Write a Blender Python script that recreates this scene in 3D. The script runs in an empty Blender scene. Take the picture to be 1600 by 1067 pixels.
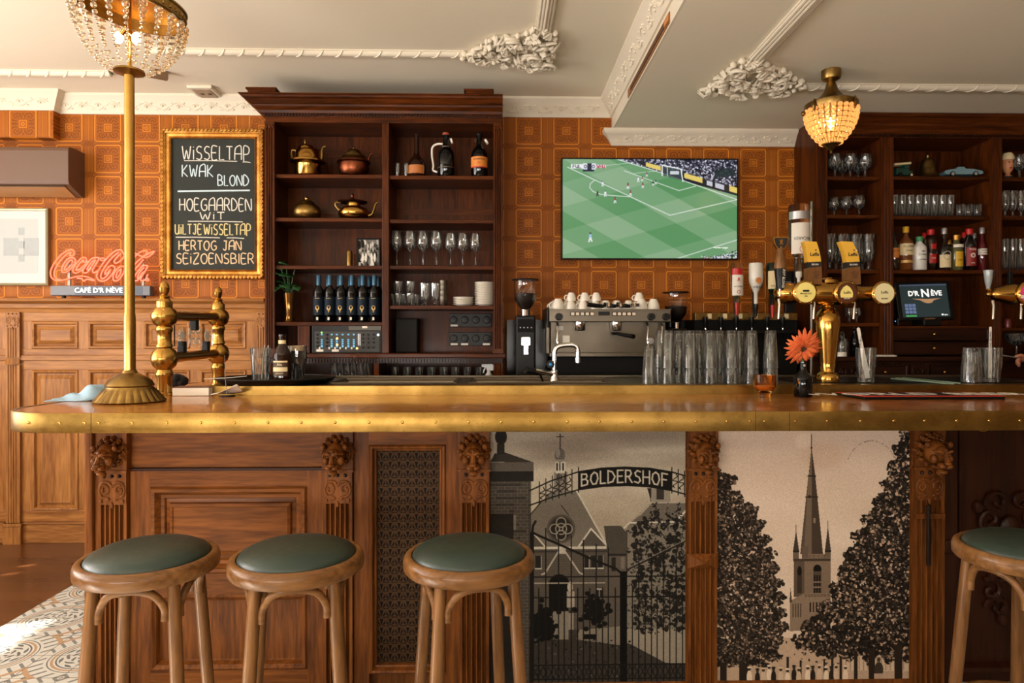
import bpy, bmesh, math, random
import numpy as np
from mathutils import Vector, Matrix
random.seed(7)
PI = math.pi
SC = bpy.context.scene
COL = SC.collection

# ------------------------------------------------------------------ camera
FPX = 1067.0
YAW, PITCH, EYE = 24 / FPX, 3.5 / FPX, 1.37
cam_d = bpy.data.cameras.new('camera')
cam_d.sensor_width = 36.0
cam_d.lens = 36.0 * FPX / 1600
cam_d.clip_start = 0.05
cam_d.dof.use_dof = True
cam_d.dof.focus_distance = 2.55
cam_d.dof.aperture_fstop = 4.0
cam = bpy.data.objects.new('camera', cam_d)
COL.objects.link(cam)
cam.location = (0, 0, EYE)
cam.rotation_euler = (PI / 2 - PITCH, 0, -YAW)
SC.camera = cam
_R = cam.rotation_euler.to_matrix()

# ------------------------------------------------------------------ view, world, daylight
SC.view_settings.view_transform = 'Standard'
SC.view_settings.look = 'None'
SC.view_settings.exposure = 0.0
SC.view_settings.gamma = 1.0
SC.view_settings.use_curve_mapping = False
SC.cycles.max_bounces = 14
SC.cycles.diffuse_bounces = 4
SC.cycles.glossy_bounces = 5
SC.cycles.transmission_bounces = 14
SC.cycles.transparent_max_bounces = 16
SC.cycles.sample_clamp_indirect = 4.0
SC.cycles.blur_glossy = 0.6
SC.cycles.caustics_reflective = False
world = bpy.data.worlds.new('sky')
SC.world = world
world.use_nodes = True
world.node_tree.nodes['Background'].inputs[0].default_value = (0.75, 0.85, 1.0, 1)
world.node_tree.nodes['Background'].inputs[1].default_value = 1.5

def lamp(name, kind, loc, rot, energy, color, size=None, **kw):
    d = bpy.data.lights.new(name, kind)
    d.energy = energy; d.color = color
    if kind == 'AREA':
        d.shape = 'RECTANGLE'; d.size, d.size_y = size
    for k, v in kw.items(): setattr(d, k, v)
    o = bpy.data.objects.new(name, d); COL.objects.link(o)
    o.location = loc; o.rotation_euler = rot
    return o
DAY = (1.0, 0.96, 0.90)
# left pane stands in for an unseen window; up-tilted lamps are added ceiling fill
lamp('ceiling_fill_left', 'AREA', (-4.5, 1.2, 1.45), (0, math.radians(-142), 0), 120, DAY, (1.3, 4.2))
lamp('daylight_left_pane', 'AREA', (-4.5, 2.0, 1.85), (0, math.radians(-90), 0), 130, DAY, (2.1, 2.8))
lamp('ceiling_fill_front', 'AREA', (-2.2, -3.05, 1.25), (math.radians(148), 0, math.radians(-6)), 370, DAY, (3.2, 1.4))
lamp('ceiling_fill_far', 'AREA', (1.0, -3.05, 1.3), (math.radians(158), 0, 0), 125, DAY, (1.8, 1.4))
lamp('sun', 'SUN', (-8, -2, 6), (0, math.radians(-57), math.radians(20)), 28.0, (1.0, 0.90, 0.76), angle=0.012)

# ------------------------------------------------------------------ pixel rays -> points at a real depth
def ray(px, py):
    return _R @ Vector(((px - 800) / FPX, (533.5 - py) / FPX, -1))
def P(px, py, Y):
    d = ray(px, py); t = Y / d.y
    return Vector((d.x * t, Y, EYE + d.z * t))
def X(px, Y): return P(px, 530, Y).x
def Z(py, Y, px=776): return P(px, py, Y).z
def PZ(px, py, z):
    d = ray(px, py); t = (z - EYE) / d.z
    return Vector((d.x * t, d.y * t, z))
def S(Y): return Y / FPX

# ------------------------------------------------------------------ colours and materials
def lin(v):
    v /= 255.0
    return v / 12.92 if v <= 0.04045 else ((v + 0.055) / 1.055) ** 2.4
def c(r, g, b): return (lin(r), lin(g), lin(b), 1.0)

class E:
    def __init__(s, g, sock): s.g, s.s = g, sock
    def __add__(s, o): return s.g.m('ADD', s, o)
    __radd__ = __add__
    def __sub__(s, o): return s.g.m('SUBTRACT', s, o)
    def __rsub__(s, o): return s.g.m('SUBTRACT', o, s)
    def __mul__(s, o): return s.g.m('MULTIPLY', s, o)
    __rmul__ = __mul__
    def __truediv__(s, o): return s.g.m('DIVIDE', s, o)
class G:
    """A small writer of node graphs for one material."""
    def __init__(s, name, **bsdf):
        s.mat = bpy.data.materials.new(name); s.mat.use_nodes = True
        s.nt = s.mat.node_tree; s.b = s.nt.nodes['Principled BSDF']
        s.set(**bsdf)
    def set(s, **kw):
        for k, v in kw.items():
            k = {'col': 'Base Color', 'rough': 'Roughness', 'metal': 'Metallic', 'trans': 'Transmission Weight', 'ior': 'IOR', 'coat': 'Coat Weight',
                 'coatr': 'Coat Roughness', 'emit': 'Emission Color', 'es': 'Emission Strength', 'alpha': 'Alpha', 'sss': 'Subsurface Weight', 'spec': 'Specular IOR Level',
                 'sheen': 'Sheen Weight'}[k]
            i = s.b.inputs[k]
            if isinstance(v, E): s.nt.links.new(v.s, i)
            else: i.default_value = v
        return s
    def n(s, t): return s.nt.nodes.new(t)
    def put(s, sock, v):
        if isinstance(v, E): s.nt.links.new(v.s, sock)
        else: sock.default_value = v
    def m(s, op, *a):
        nd = s.n('ShaderNodeMath'); nd.operation = op
        for i, v in enumerate(a): s.put(nd.inputs[i], v)
        return E(s, nd.outputs[0])
    def coord(s, kind='Object'):
        return E(s, s.n('ShaderNodeTexCoord').outputs[kind])
    def pos(s): return E(s, s.n('ShaderNodeNewGeometry').outputs['Position'])
    def sep(s, v):
        nd = s.n('ShaderNodeSeparateXYZ'); s.put(nd.inputs[0], v)
        return [E(s, nd.outputs[i]) for i in range(3)]
    def vec(s, x, y, z):
        nd = s.n('ShaderNodeCombineXYZ')
        for i, v in enumerate((x, y, z)): s.put(nd.inputs[i], v)
        return E(s, nd.outputs[0])
    def vmul(s, v, k):
        nd = s.n('ShaderNodeVectorMath'); nd.operation = 'MULTIPLY'
        s.put(nd.inputs[0], v); nd.inputs[1].default_value = k
        return E(s, nd.outputs[0])
    def noise(s, v, scale, detail=3.0, rough=0.55, dist=0.0):
        nd = s.n('ShaderNodeTexNoise'); s.put(nd.inputs['Vector'], v)
        nd.inputs['Scale'].default_value = scale; nd.inputs['Detail'].default_value = detail
        nd.inputs['Roughness'].default_value = rough; nd.inputs['Distortion'].default_value = dist
        return E(s, nd.outputs[0])
    def voro(s, v, scale):
        nd = s.n('ShaderNodeTexVoronoi'); s.put(nd.inputs['Vector'], v); nd.inputs['Scale'].default_value = scale
        return E(s, nd.outputs['Distance'])
    def mix(s, f, a, b):
        nd = s.n('ShaderNodeMix'); nd.data_type = 'RGBA'
        s.put(nd.inputs[0], f); s.put(nd.inputs[6], a); s.put(nd.inputs[7], b)
        return E(s, nd.outputs[2])
    def ss(s, v, lo, hi):
        nd = s.n('ShaderNodeMapRange'); nd.interpolation_type = 'SMOOTHSTEP'
        s.put(nd.inputs[0], v); nd.inputs[1].default_value = lo; nd.inputs[2].default_value = hi
        return E(s, nd.outputs[0])
    def frac(s, v): return s.m('FRACT', v)
    def abs(s, v): return s.m('ABSOLUTE', v)
    def mx(s, a, b): return s.m('MAXIMUM', a, b)
    def mn(s, a, b): return s.m('MINIMUM', a, b)
    def sin(s, v): return s.m('SINE', v)
    def sqrt(s, v): return s.m('SQRT', v)
    def length(s, a, b): return s.sqrt(a * a + b * b)
    def bump(s, h, dist=0.002, strength=0.6):
        nd = s.n('ShaderNodeBump'); s.put(nd.inputs['Height'], h)
        nd.inputs['Distance'].default_value = dist; nd.inputs['Strength'].default_value = strength
        s.nt.links.new(nd.outputs[0], s.b.inputs['Normal'])
    def attr(s, name):
        nd = s.n('ShaderNodeAttribute'); nd.attribute_name = name
        return E(s, nd.outputs['Color'])

def plain(name, col, rough=0.5, metal=0.0, var=0.12, scale=14.0, **kw):
    g = G(name, rough=rough, metal=metal, **kw)
    f = g.noise(g.coord(), scale, 3)
    lo = tuple(x * (1 - var) for x in col[:3]) + (1,); hi = tuple(min(1, x * (1 + var)) for x in col[:3]) + (1,)
    g.set(col=g.mix(f, lo, hi), rough=g.noise(g.coord(), scale * 2.2, 2) * (0.25 * rough) + rough * 0.87)
    return g.mat
def wood(name, dark, light, axis, rough=0.4, coat=0.0, fine=1.0, spec=0.2):
    g = G(name, coat=coat, coatr=0.12, spec=spec)
    k = {'x': (1.3, 14, 14), 'y': (14, 1.3, 14), 'z': (14, 14, 1.3)}[axis]
    v = g.vmul(g.coord(), k)
    a = g.noise(v, 1.0 * fine, 4, 0.6, 0.8)
    b = g.noise(g.vmul(g.coord(), tuple(q * 6 for q in k)), 1.0 * fine, 2, 0.5, 0.2)
    f = g.ss(a, 0.28, 0.72) * 0.58 + g.ss(b, .3, .7) * 0.42
    g.set(col=g.mix(f, dark, light), rough=b * 0.2 + (rough - 0.1))
    g.bump(b, 0.0006, 0.35)
    return g.mat
def woods(name, dark, light, **kw): return {a: wood(name + '_' + a, dark, light, a, **kw) for a in 'xyz'}
def glassy(name, col=(1, 1, 1, 1), rough=0.0, ior=1.45):
    return G(name, col=col, trans=1.0, rough=rough, ior=ior).mat
def brassy(name, col, dark, rough=0.22, scale=6.0):
    g = G(name, metal=1.0)
    v = g.coord()
    f = g.ss(g.noise(v, scale, 4, 0.6), 0.35, 0.75)
    f2 = g.noise(v, scale * 9, 3)
    g.set(col=g.mix(f * 0.7 + f2 * 0.3, dark, col), rough=f2 * 0.08 + (rough - 0.03) + (1 - f) * 0.03)
    return g.mat
def glow(name, col, strength):
    return G(name, col=col, emit=col, es=strength, rough=0.4).mat

W_BAR = woods('oak_bar', c(66, 33, 10), c(132, 77, 31), rough=0.42, coat=0.03, spec=0.14)
W_WAIN = woods('oak_wainscot', c(118, 70, 30), c(178, 122, 66), rough=0.45, coat=0.06)
W_CAB = woods('mahogany_cabinet', c(40, 16, 4), c(98, 47, 13), rough=0.34, coat=0.04, spec=0.12)
W_STOOL = woods('beech_stool', c(86, 54, 25), c(138, 95, 54), rough=0.34, coat=0.2)
W_DARK = woods('dark_walnut', c(26, 10, 3), c(56, 24, 9), rough=0.4, coat=0.06)
M = {
    'brass': brassy('brass', c(206, 164, 88), c(176, 134, 66)),
    'brass_old': brassy('aged_brass', c(178, 144, 82), c(108, 82, 42), 0.32, 9),
    'brass_bright': brassy('polished_brass', c(216, 172, 92), c(172, 126, 58), 0.13, 4),
    'copper': brassy('copper', c(150, 84, 56), c(84, 44, 28), 0.3),
    'steel': brassy('stainless_steel', c(122, 113, 100), c(106, 98, 86), 0.34, 3),
    'chrome': G('chrome', col=c(225, 225, 225), metal=1.0, rough=0.07).mat,
    'black': plain('black_plastic', c(13, 12, 12), 0.36, spec=.25),
    'black_matte': plain('black_matte', c(10, 9, 9), 0.7, spec=.2),
    'iron': plain('blackened_iron', c(38, 28, 24), 0.4, 0.6),
    'white': plain('white_ceramic', c(236, 228, 214), 0.22, var=0.03, coat=0.4),
    'plaster': plain('white_plaster', c(222, 211, 190), 0.7, var=0.03),
    'paper': plain('white_paper', c(236, 228, 214), 0.8, var=0.04),
    'cream': plain('cream_paper', c(226, 206, 160), 0.7, var=0.06),
    'glass': glassy('clear_glass'),
    'glass_amber': glassy('amber_glass', c(240, 176, 96)),
    'glass_brown': G('brown_bottle_glass', col=c(34, 16, 7), rough=0.07, spec=.4).mat,
    'glass_black': G('black_bottle_glass', col=c(7, 7, 8), rough=0.07, spec=.4).mat,
    'glass_green': G('green_bottle_glass', col=c(12, 28, 17), rough=0.07, spec=.4).mat,
    'leather': None, 'red': plain('red_plastic', c(190, 26, 20), 0.4), 'green': plain('green_plastic', c(60, 140, 90), 0.4),
    'yellow': plain('yellow_plastic', c(216, 170, 40), 0.4), 'silver': plain('silver_foil', c(190, 188, 190), 0.3, 0.7),
    'gold': brassy('gold_leaf', c(224, 170, 88), c(150, 98, 40), 0.34, 20),
    'ink': plain('black_ink', c(26, 22, 20), 0.6), 'navy': plain('navy_label', c(14, 28, 40), 0.6, spec=.2),
    'orange': plain('orange_label', c(216, 130, 48), 0.5), 'leaf': plain('green_leaf', c(40, 82, 40), 0.4, var=0.3),
    'skin': plain('skin', c(196, 128, 96), 0.5, var=0.05),
}
_g = G('thin_glass', spec=0.0)
_t = _g.n('ShaderNodeBsdfTransparent'); _t.inputs[0].default_value = (.97, .98, .97, 1)
_r = _g.n('ShaderNodeBsdfGlossy'); _r.inputs['Roughness'].default_value = .03
_w = _g.n('ShaderNodeLayerWeight'); _w.inputs[0].default_value = .30
_m = _g.n('ShaderNodeMixShader')
_g.nt.links.new((_g.ss(E(_g, _w.outputs['Fresnel']), 0.0, 1.0) * .75 + E(_g, _w.outputs['Facing']) * .30 + .05).s, _m.inputs[0])
_g.nt.links.new(_t.outputs[0], _m.inputs[1]); _g.nt.links.new(_r.outputs[0], _m.inputs[2])
_g.nt.links.new(_m.outputs[0], _g.nt.nodes['Material Output'].inputs[0])
_b = _g.n('ShaderNodeBump'); _b.inputs['Distance'].default_value = .0012; _b.inputs['Strength'].default_value = .12
_g.put(_b.inputs['Height'], _g.noise(_g.vmul(_g.coord(), (1, 1, .12)), 90, 2)); _g.nt.links.new(_b.outputs[0], _r.inputs['Normal'])
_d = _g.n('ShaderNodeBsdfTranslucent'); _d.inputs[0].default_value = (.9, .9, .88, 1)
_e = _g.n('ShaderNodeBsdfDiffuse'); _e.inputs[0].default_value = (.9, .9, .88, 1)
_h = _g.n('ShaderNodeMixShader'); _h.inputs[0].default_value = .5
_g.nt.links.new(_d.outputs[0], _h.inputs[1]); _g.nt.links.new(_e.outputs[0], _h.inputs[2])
_f = _g.n('ShaderNodeMixShader'); _g.put(_f.inputs[0], _g.ss(_g.noise(_g.vmul(_g.coord(), (1, 1, .06)), 110, 2), .52, .66) * .30 + .012)  # pale haze and streaks mixed in to imitate bright reflections
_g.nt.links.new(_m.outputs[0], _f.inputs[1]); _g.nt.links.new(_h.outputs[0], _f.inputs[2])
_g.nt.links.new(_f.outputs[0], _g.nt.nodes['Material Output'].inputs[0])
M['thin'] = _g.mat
_g = G('green_leather', coat=0.12, coatr=0.3)
_n = _g.noise(_g.coord(), 6, 4)
_g.set(col=_g.mix(_n, c(19, 34, 29), c(36, 56, 48)), rough=_g.noise(_g.coord(), 50, 2) * 0.2 + 0.3)
_g.bump(_g.voro(_g.coord(), 260), 0.0006, 0.3)
M['leather'] = _g.mat

# ------------------------------------------------------------------ mesh builder
def cr(pts, n=6, closed=False):
    """Catmull-Rom curve through pts."""
    p = [Vector(q) for q in pts]; out = []
    N = len(p)
    for i in range(N if closed else N - 1):
        a, b, d, e = (p[(i - 1) % N] if closed or i else p[0], p[i], p[(i + 1) % N], p[(i + 2) % N] if closed or i + 2 < N else p[-1])
        for k in range(n):
            t = k / n
            out.append(0.5 * ((2 * b) + (d - a) * t + (2 * a - 5 * b + 4 * d - e) * t * t + (3 * b - a - 3 * d + e) * t ** 3))
    if not closed: out.append(p[-1])
    return out

class MB:
    def __init__(s): s.v, s.f, s.mi, s.sm = [], [], [], []
    def add(s, vs, fs, mi=0, smooth=False, M=None):
        o = len(s.v)
        for q in vs:
            q = Vector(q)
            s.v.append(M @ q if M is not None else q)
        for f in fs:
            s.f.append(tuple(i + o for i in f)); s.mi.append(mi); s.sm.append(smooth)
        return s
    def box(s, x0, x1, y0, y1, z0, z1, mi=0, M=None):
        vs = [(x, y, z) for z in (z0, z1) for y in (y0, y1) for x in (x0, x1)]
        return s.add(vs, [(0, 2, 3, 1), (4, 5, 7, 6), (0, 1, 5, 4), (2, 6, 7, 3), (0, 4, 6, 2), (1, 3, 7, 5)], mi, False, M)
    def lathe(s, prof, seg=28, mi=0, M=None, smooth=True, wave=None, a0=0.0):
        vs, idx = [], []
        for r, z in prof:
            if r < 1e-6:
                idx.append([len(vs)] * seg); vs.append((0, 0, z))
            else:
                base = len(vs); idx.append([base + k for k in range(seg)])
                for k in range(seg):
                    a = a0 + 2 * PI * k / seg
                    rr = r * (wave(a, z) if wave else 1)
                    vs.append((rr * math.cos(a), rr * math.sin(a), z))
        fs = []
        for i in range(len(prof) - 1):
            p, q = idx[i], idx[i + 1]
            for k in range(seg):
                l = (k + 1) % seg
                f = [p[k], p[l], q[l], q[k]]
                f = [x for j, x in enumerate(f) if x not in f[:j]]
                if len(f) > 2: fs.append(tuple(f))
        return s.add(vs, fs, mi, smooth, M)
    def cyl(s, a, b, r, r2=None, seg=16, mi=0, smooth=True, M=None):
        a, b = Vector(a), Vector(b); d = b - a; L = d.length
        q = Matrix.Translation(a) @ d.to_track_quat('Z', 'Y').to_matrix().to_4x4()
        if M is not None: q = M @ q
        r2 = r if r2 is None else r2
        return s.lathe([(0, 0), (r, 0), (r2, L), (0, L)], seg, mi, q, smooth)
    def tube(s, pts, r, seg=8, closed=False, mi=0, M=None, flat=1.0, up=None):
        p = [Vector(q) for q in pts]; N = len(p)
        R = r if isinstance(r, (list, tuple)) else [r] * N
        vs, fs = [], []
        fix = Vector(up) if up is not None else None; up = fix
        for i in range(N):
            a = p[(i - 1) % N] if closed or i else p[0]; b = p[(i + 1) % N] if closed or i < N - 1 else p[-1]
            t = (b - a)
            if t.length < 1e-9: t = Vector((0, 0, 1))
            t.normalize()
            if up is None:
                up = Vector((0, 0, 1)) if abs(t.z) < 0.9 else Vector((0, 1, 0))
            u = t.cross(up)
            if u.length < 1e-6: u = t.orthogonal()
            u.normalize(); w = u.cross(t).normalized(); up = fix if fix is not None else w
            for k in range(seg):
                an = 2 * PI * k / seg
                vs.append(p[i] + (u * math.cos(an) + w * math.sin(an) * flat) * R[i])
        for i in range(N if closed else N - 1):
            j = (i + 1) % N
            for k in range(seg):
                l = (k + 1) % seg
                fs.append((i * seg + k, i * seg + l, j * seg + l, j * seg + k))
        if not closed:
            fs.append(tuple(range(seg))[::-1]); fs.append(tuple((N - 1) * seg + k for k in range(seg)))
        return s.add(vs, fs, mi, True, M)
    def ball(s, ctr, r, seg=14, rings=8, mi=0, M=None):
        r = r if isinstance(r, (list, tuple)) else (r, r, r)
        q = Matrix.Translation(Vector(ctr)) @ Matrix.Diagonal((r[0], r[1], r[2], 1))
        if M is not None: q = M @ q
        return s.lathe([(math.sin(PI * i / rings) if 0 < i < rings else 0, -math.cos(PI * i / rings)) for i in range(rings + 1)], seg, mi, q)
    def ext(s, poly, lo, hi, axis='y', mi=0, M=None, smooth=False):
        """Extrude a 2-D polygon: axis y takes (x,z), z takes (x,y), x takes (y,z)."""
        mk = {'y': lambda a, b, h: (a, h, b), 'z': lambda a, b, h: (a, b, h), 'x': lambda a, b, h: (h, a, b)}[axis]
        n = len(poly)
        vs = [mk(a, b, lo) for a, b in poly] + [mk(a, b, hi) for a, b in poly]
        fs = [tuple(range(n)), tuple(range(2 * n - 1, n - 1, -1))]
        s.add(vs, fs, mi, False, M)
        return s.add(vs, [(i, i + n, (i + 1) % n + n, (i + 1) % n) for i in range(n)], mi, smooth, M)
    def rings(s, x0, x1, z0, z1, prof, cap=True, mi=0, M=None):
        """Rectangular moulding: prof = [(inset, y), ...] from the outside in; cap closes the field."""
        vs, fs = [], []
        for i, y in prof:
            vs += [(x0 + i, y, z0 + i), (x1 - i, y, z0 + i), (x1 - i, y, z1 - i), (x0 + i, y, z1 - i)]
        for k in range(len(prof) - 1):
            for j in range(4):
                a, b = 4 * k + j, 4 * k + (j + 1) % 4
                fs.append((a, b, b + 4, a + 4))
        if cap:
            e = 4 * (len(prof) - 1); fs.append((e, e + 1, e + 2, e + 3))
        return s.add(vs, fs, mi, False, M)
    def sweep(s, prof, path, mi=0):
        """Profile [(out, z)] along an XY path whose left-hand normal points 'out'."""
        p = [Vector((a, b)) for a, b in path]; n = len(prof); vs, fs = [], []
        for i, q in enumerate(p):
            d0 = (q - p[i - 1]).normalized() if i else (p[1] - q).normalized()
            d1 = (p[i + 1] - q).normalized() if i < len(p) - 1 else d0
            n0, n1 = Vector((-d0.y, d0.x)), Vector((-d1.y, d1.x))
            w = (n0 + n1).normalized(); w = w / max(0.2, w.dot(n0))
            for o, z in prof: vs.append((q.x + w.x * o, q.y + w.y * o, z))
        for i in range(len(p) - 1):
            for k in range(n):
                l = (k + 1) % n
                fs.append((i * n + k, i * n + l, (i + 1) * n + l, (i + 1) * n + k))
        fs.append(tuple(range(n))); fs.append(tuple((len(p) - 1) * n + k for k in range(n - 1, -1, -1)))
        return s.add(vs, fs, mi)
    def text(s, txt, size, org, mi=0, depth=0.0006, warp=None, M=None, align='CENTER', xs=1.0, bold=0.0, shear=0.0):
        """Lettering in the XZ plane facing -Y, centred on org."""
        cu = bpy.data.curves.new('t', 'FONT'); cu.body = txt; cu.size = size; cu.align_x = align; cu.align_y = 'CENTER'
        cu.extrude = depth; cu.resolution_u = 2; cu.offset = bold; cu.shear = shear
        ob = bpy.data.objects.new('t', cu); COL.objects.link(ob)
        dg = bpy.context.evaluated_depsgraph_get(); dg.update()
        me = bpy.data.meshes.new_from_object(ob.evaluated_get(dg))
        vs = []
        for q in me.vertices:
            v = Vector((q.co.x * xs, -q.co.z, q.co.y)) + Vector(org)
            vs.append(warp(v) if warp else v)
        s.add(vs, [tuple(p.vertices) for p in me.polygons], mi, False, M)
        bpy.data.objects.remove(ob); bpy.data.curves.remove(cu); bpy.data.meshes.remove(me)
        return s
    def build(s, name, mats, parent=None, loc=None, bevel=0.0, angle=38, rotz=0.0, subsurf=0):
        me = bpy.data.meshes.new(name)
        me.from_pydata([tuple(q) for q in s.v], [], s.f)
        mats = mats if isinstance(mats, (list, tuple)) else [mats]
        for m in mats: me.materials.append(m)
        me.polygons.foreach_set('material_index', s.mi)
        bm = bmesh.new(); bm.from_mesh(me)
        bmesh.ops.recalc_face_normals(bm, faces=bm.faces); bm.to_mesh(me); bm.free()
        me.polygons.foreach_set('use_smooth', s.sm)
        if any(s.sm): me.set_sharp_from_angle(angle=math.radians(angle))
        o = bpy.data.objects.new(name, me); COL.objects.link(o)
        if parent: o.parent = parent
        if loc is not None: o.location = loc
        o.rotation_euler.z = rotz
        if bevel:
            b = o.modifiers.new('bevel', 'BEVEL'); b.width = bevel; b.segments = 2; b.limit_method = 'ANGLE'; b.angle_limit = math.radians(50)
        if subsurf:
            u = o.modifiers.new('smooth', 'SUBSURF'); u.levels = u.render_levels = subsurf
        return o

def tag(o, label, cat, group=None, kind=None):
    if label: o['label'] = label
    if cat: o['category'] = cat
    if group: o['group'] = group
    if kind: o['kind'] = kind
    return o
def thing(name, label, cat, loc=(0, 0, 0), rotz=0.0, group=None):
    o = bpy.data.objects.new(name, None); COL.objects.link(o)
    o.empty_display_size = 0.05
    o.location = loc; o.rotation_euler.z = rotz
    return tag(o, label, cat, group)
def dup(root, loc, rotz=0.0, label=None, group=None, scale=None):
    r = root.copy(); COL.objects.link(r); r.location = loc; r.rotation_euler.z = rotz
    if scale: r.scale = scale
    if label: r['label'] = label
    if group: r['group'] = group
    for ch in root.children:
        d = ch.copy(); COL.objects.link(d); d.parent = r
        for g in ch.children:
            e = g.copy(); COL.objects.link(e); e.parent = d
    return r
def structure(o):
    o['kind'] = 'structure'; return o
ORD = ['first', 'second', 'third', 'fourth', 'fifth', 'sixth', 'seventh', 'eighth', 'ninth', 'tenth', 'eleventh', 'twelfth', 'thirteenth', 'fourteenth', 'fifteenth', 'sixteenth']

# ------------------------------------------------------------------ stroke letters (chalk, wrought iron)
SF = {
 'A': (.8, [[(0, 0), (.05, .75), (.3, 1), (.75, 1), (.8, 0)], [(.05, .45), (.78, .45)]]),
 'B': (.7, [[(0, 0), (0, 1), (.5, .95), (.6, .75), (.45, .55), (0, .52)], [(.45, .52), (.68, .35), (.62, .08), (0, 0)]]),
 'D': (.75, [[(0, 0), (0, 1), (.45, .9), (.75, .5), (.5, .1), (0, 0)]]),
 'E': (.6, [[(.6, 1), (0, 1), (0, 0), (.6, 0)], [(0, .52), (.48, .52)]]),
 'F': (.6, [[(.6, 1), (0, 1), (0, 0)], [(0, .52), (.48, .52)]]),
 'G': (.8, [[(.75, .9), (.45, 1), (.08, .75), (.05, .3), (.35, 0), (.75, .12), (.75, .45), (.45, .45)]]),
 'H': (.7, [[(0, 0), (0, 1)], [(.7, 0), (.7, 1)], [(0, .5), (.7, .5)]]),
 'I': (.12, [[(.06, 0), (.06, 1)]]), 'i': (.12, [[(.06, 0), (.06, .72)], [(.06, .92), (.06, .97)]]),
 'J': (.6, [[(.1, 1), (.6, 1)], [(.45, 1), (.42, .12), (.2, 0), (0, .15)]]),
 'K': (.7, [[(0, 0), (0, 1)], [(.65, 1), (.02, .45), (.7, 0)]]),
 'L': (.55, [[(0, 1), (0, 0), (.55, 0)]]), 'N': (.75, [[(0, 0), (0, 1), (.75, 0), (.75, 1)]]),
 'O': (.8, [[(.4, 1), (.08, .8), (0, .4), (.25, .03), (.6, .03), (.8, .45), (.7, .85), (.4, 1)]]),
 'P': (.65, [[(0, -.1), (0, 1), (.5, .98), (.65, .75), (.5, .45), (0, .4)]]),
 'R': (.7, [[(0, 0), (0, 1), (.5, .98), (.62, .75), (.45, .5), (0, .47)], [(.3, .47), (.7, 0)]]),
 'S': (.65, [[(.62, .92), (.3, 1), (.05, .8), (.15, .57), (.5, .45), (.62, .2), (.4, 0), (0, .08)]]),
 'T': (.7, [[(0, 1), (.7, 1)], [(.36, 1), (.36, 0)]]), 'U': (.7, [[(0, 1), (.02, .2), (.3, 0), (.6, .15), (.68, 1)], [(.68, .5), (.7, 0)]]),
 'W': (1.0, [[(0, 1), (.25, 0), (.5, .7), (.75, 0), (1, 1)]]), 'Z': (.7, [[(0, 1), (.7, 1), (0, 0), (.7, 0)]]), ' ': (.5, []),
}
def strokes(txt, x0, x1, y0, y1):
    """Polylines of txt fitted into the box, in the box's own 2-D frame."""
    w = sum(SF[ch][0] + .28 for ch in txt) - .28
    k = (x1 - x0) / w; out = []; x = 0
    for ch in txt:
        for st in SF[ch][1]: out.append([(x0 + (x + a) * k, y0 + b * (y1 - y0)) for a, b in st])
        x += SF[ch][0] + .28
    return out

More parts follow.
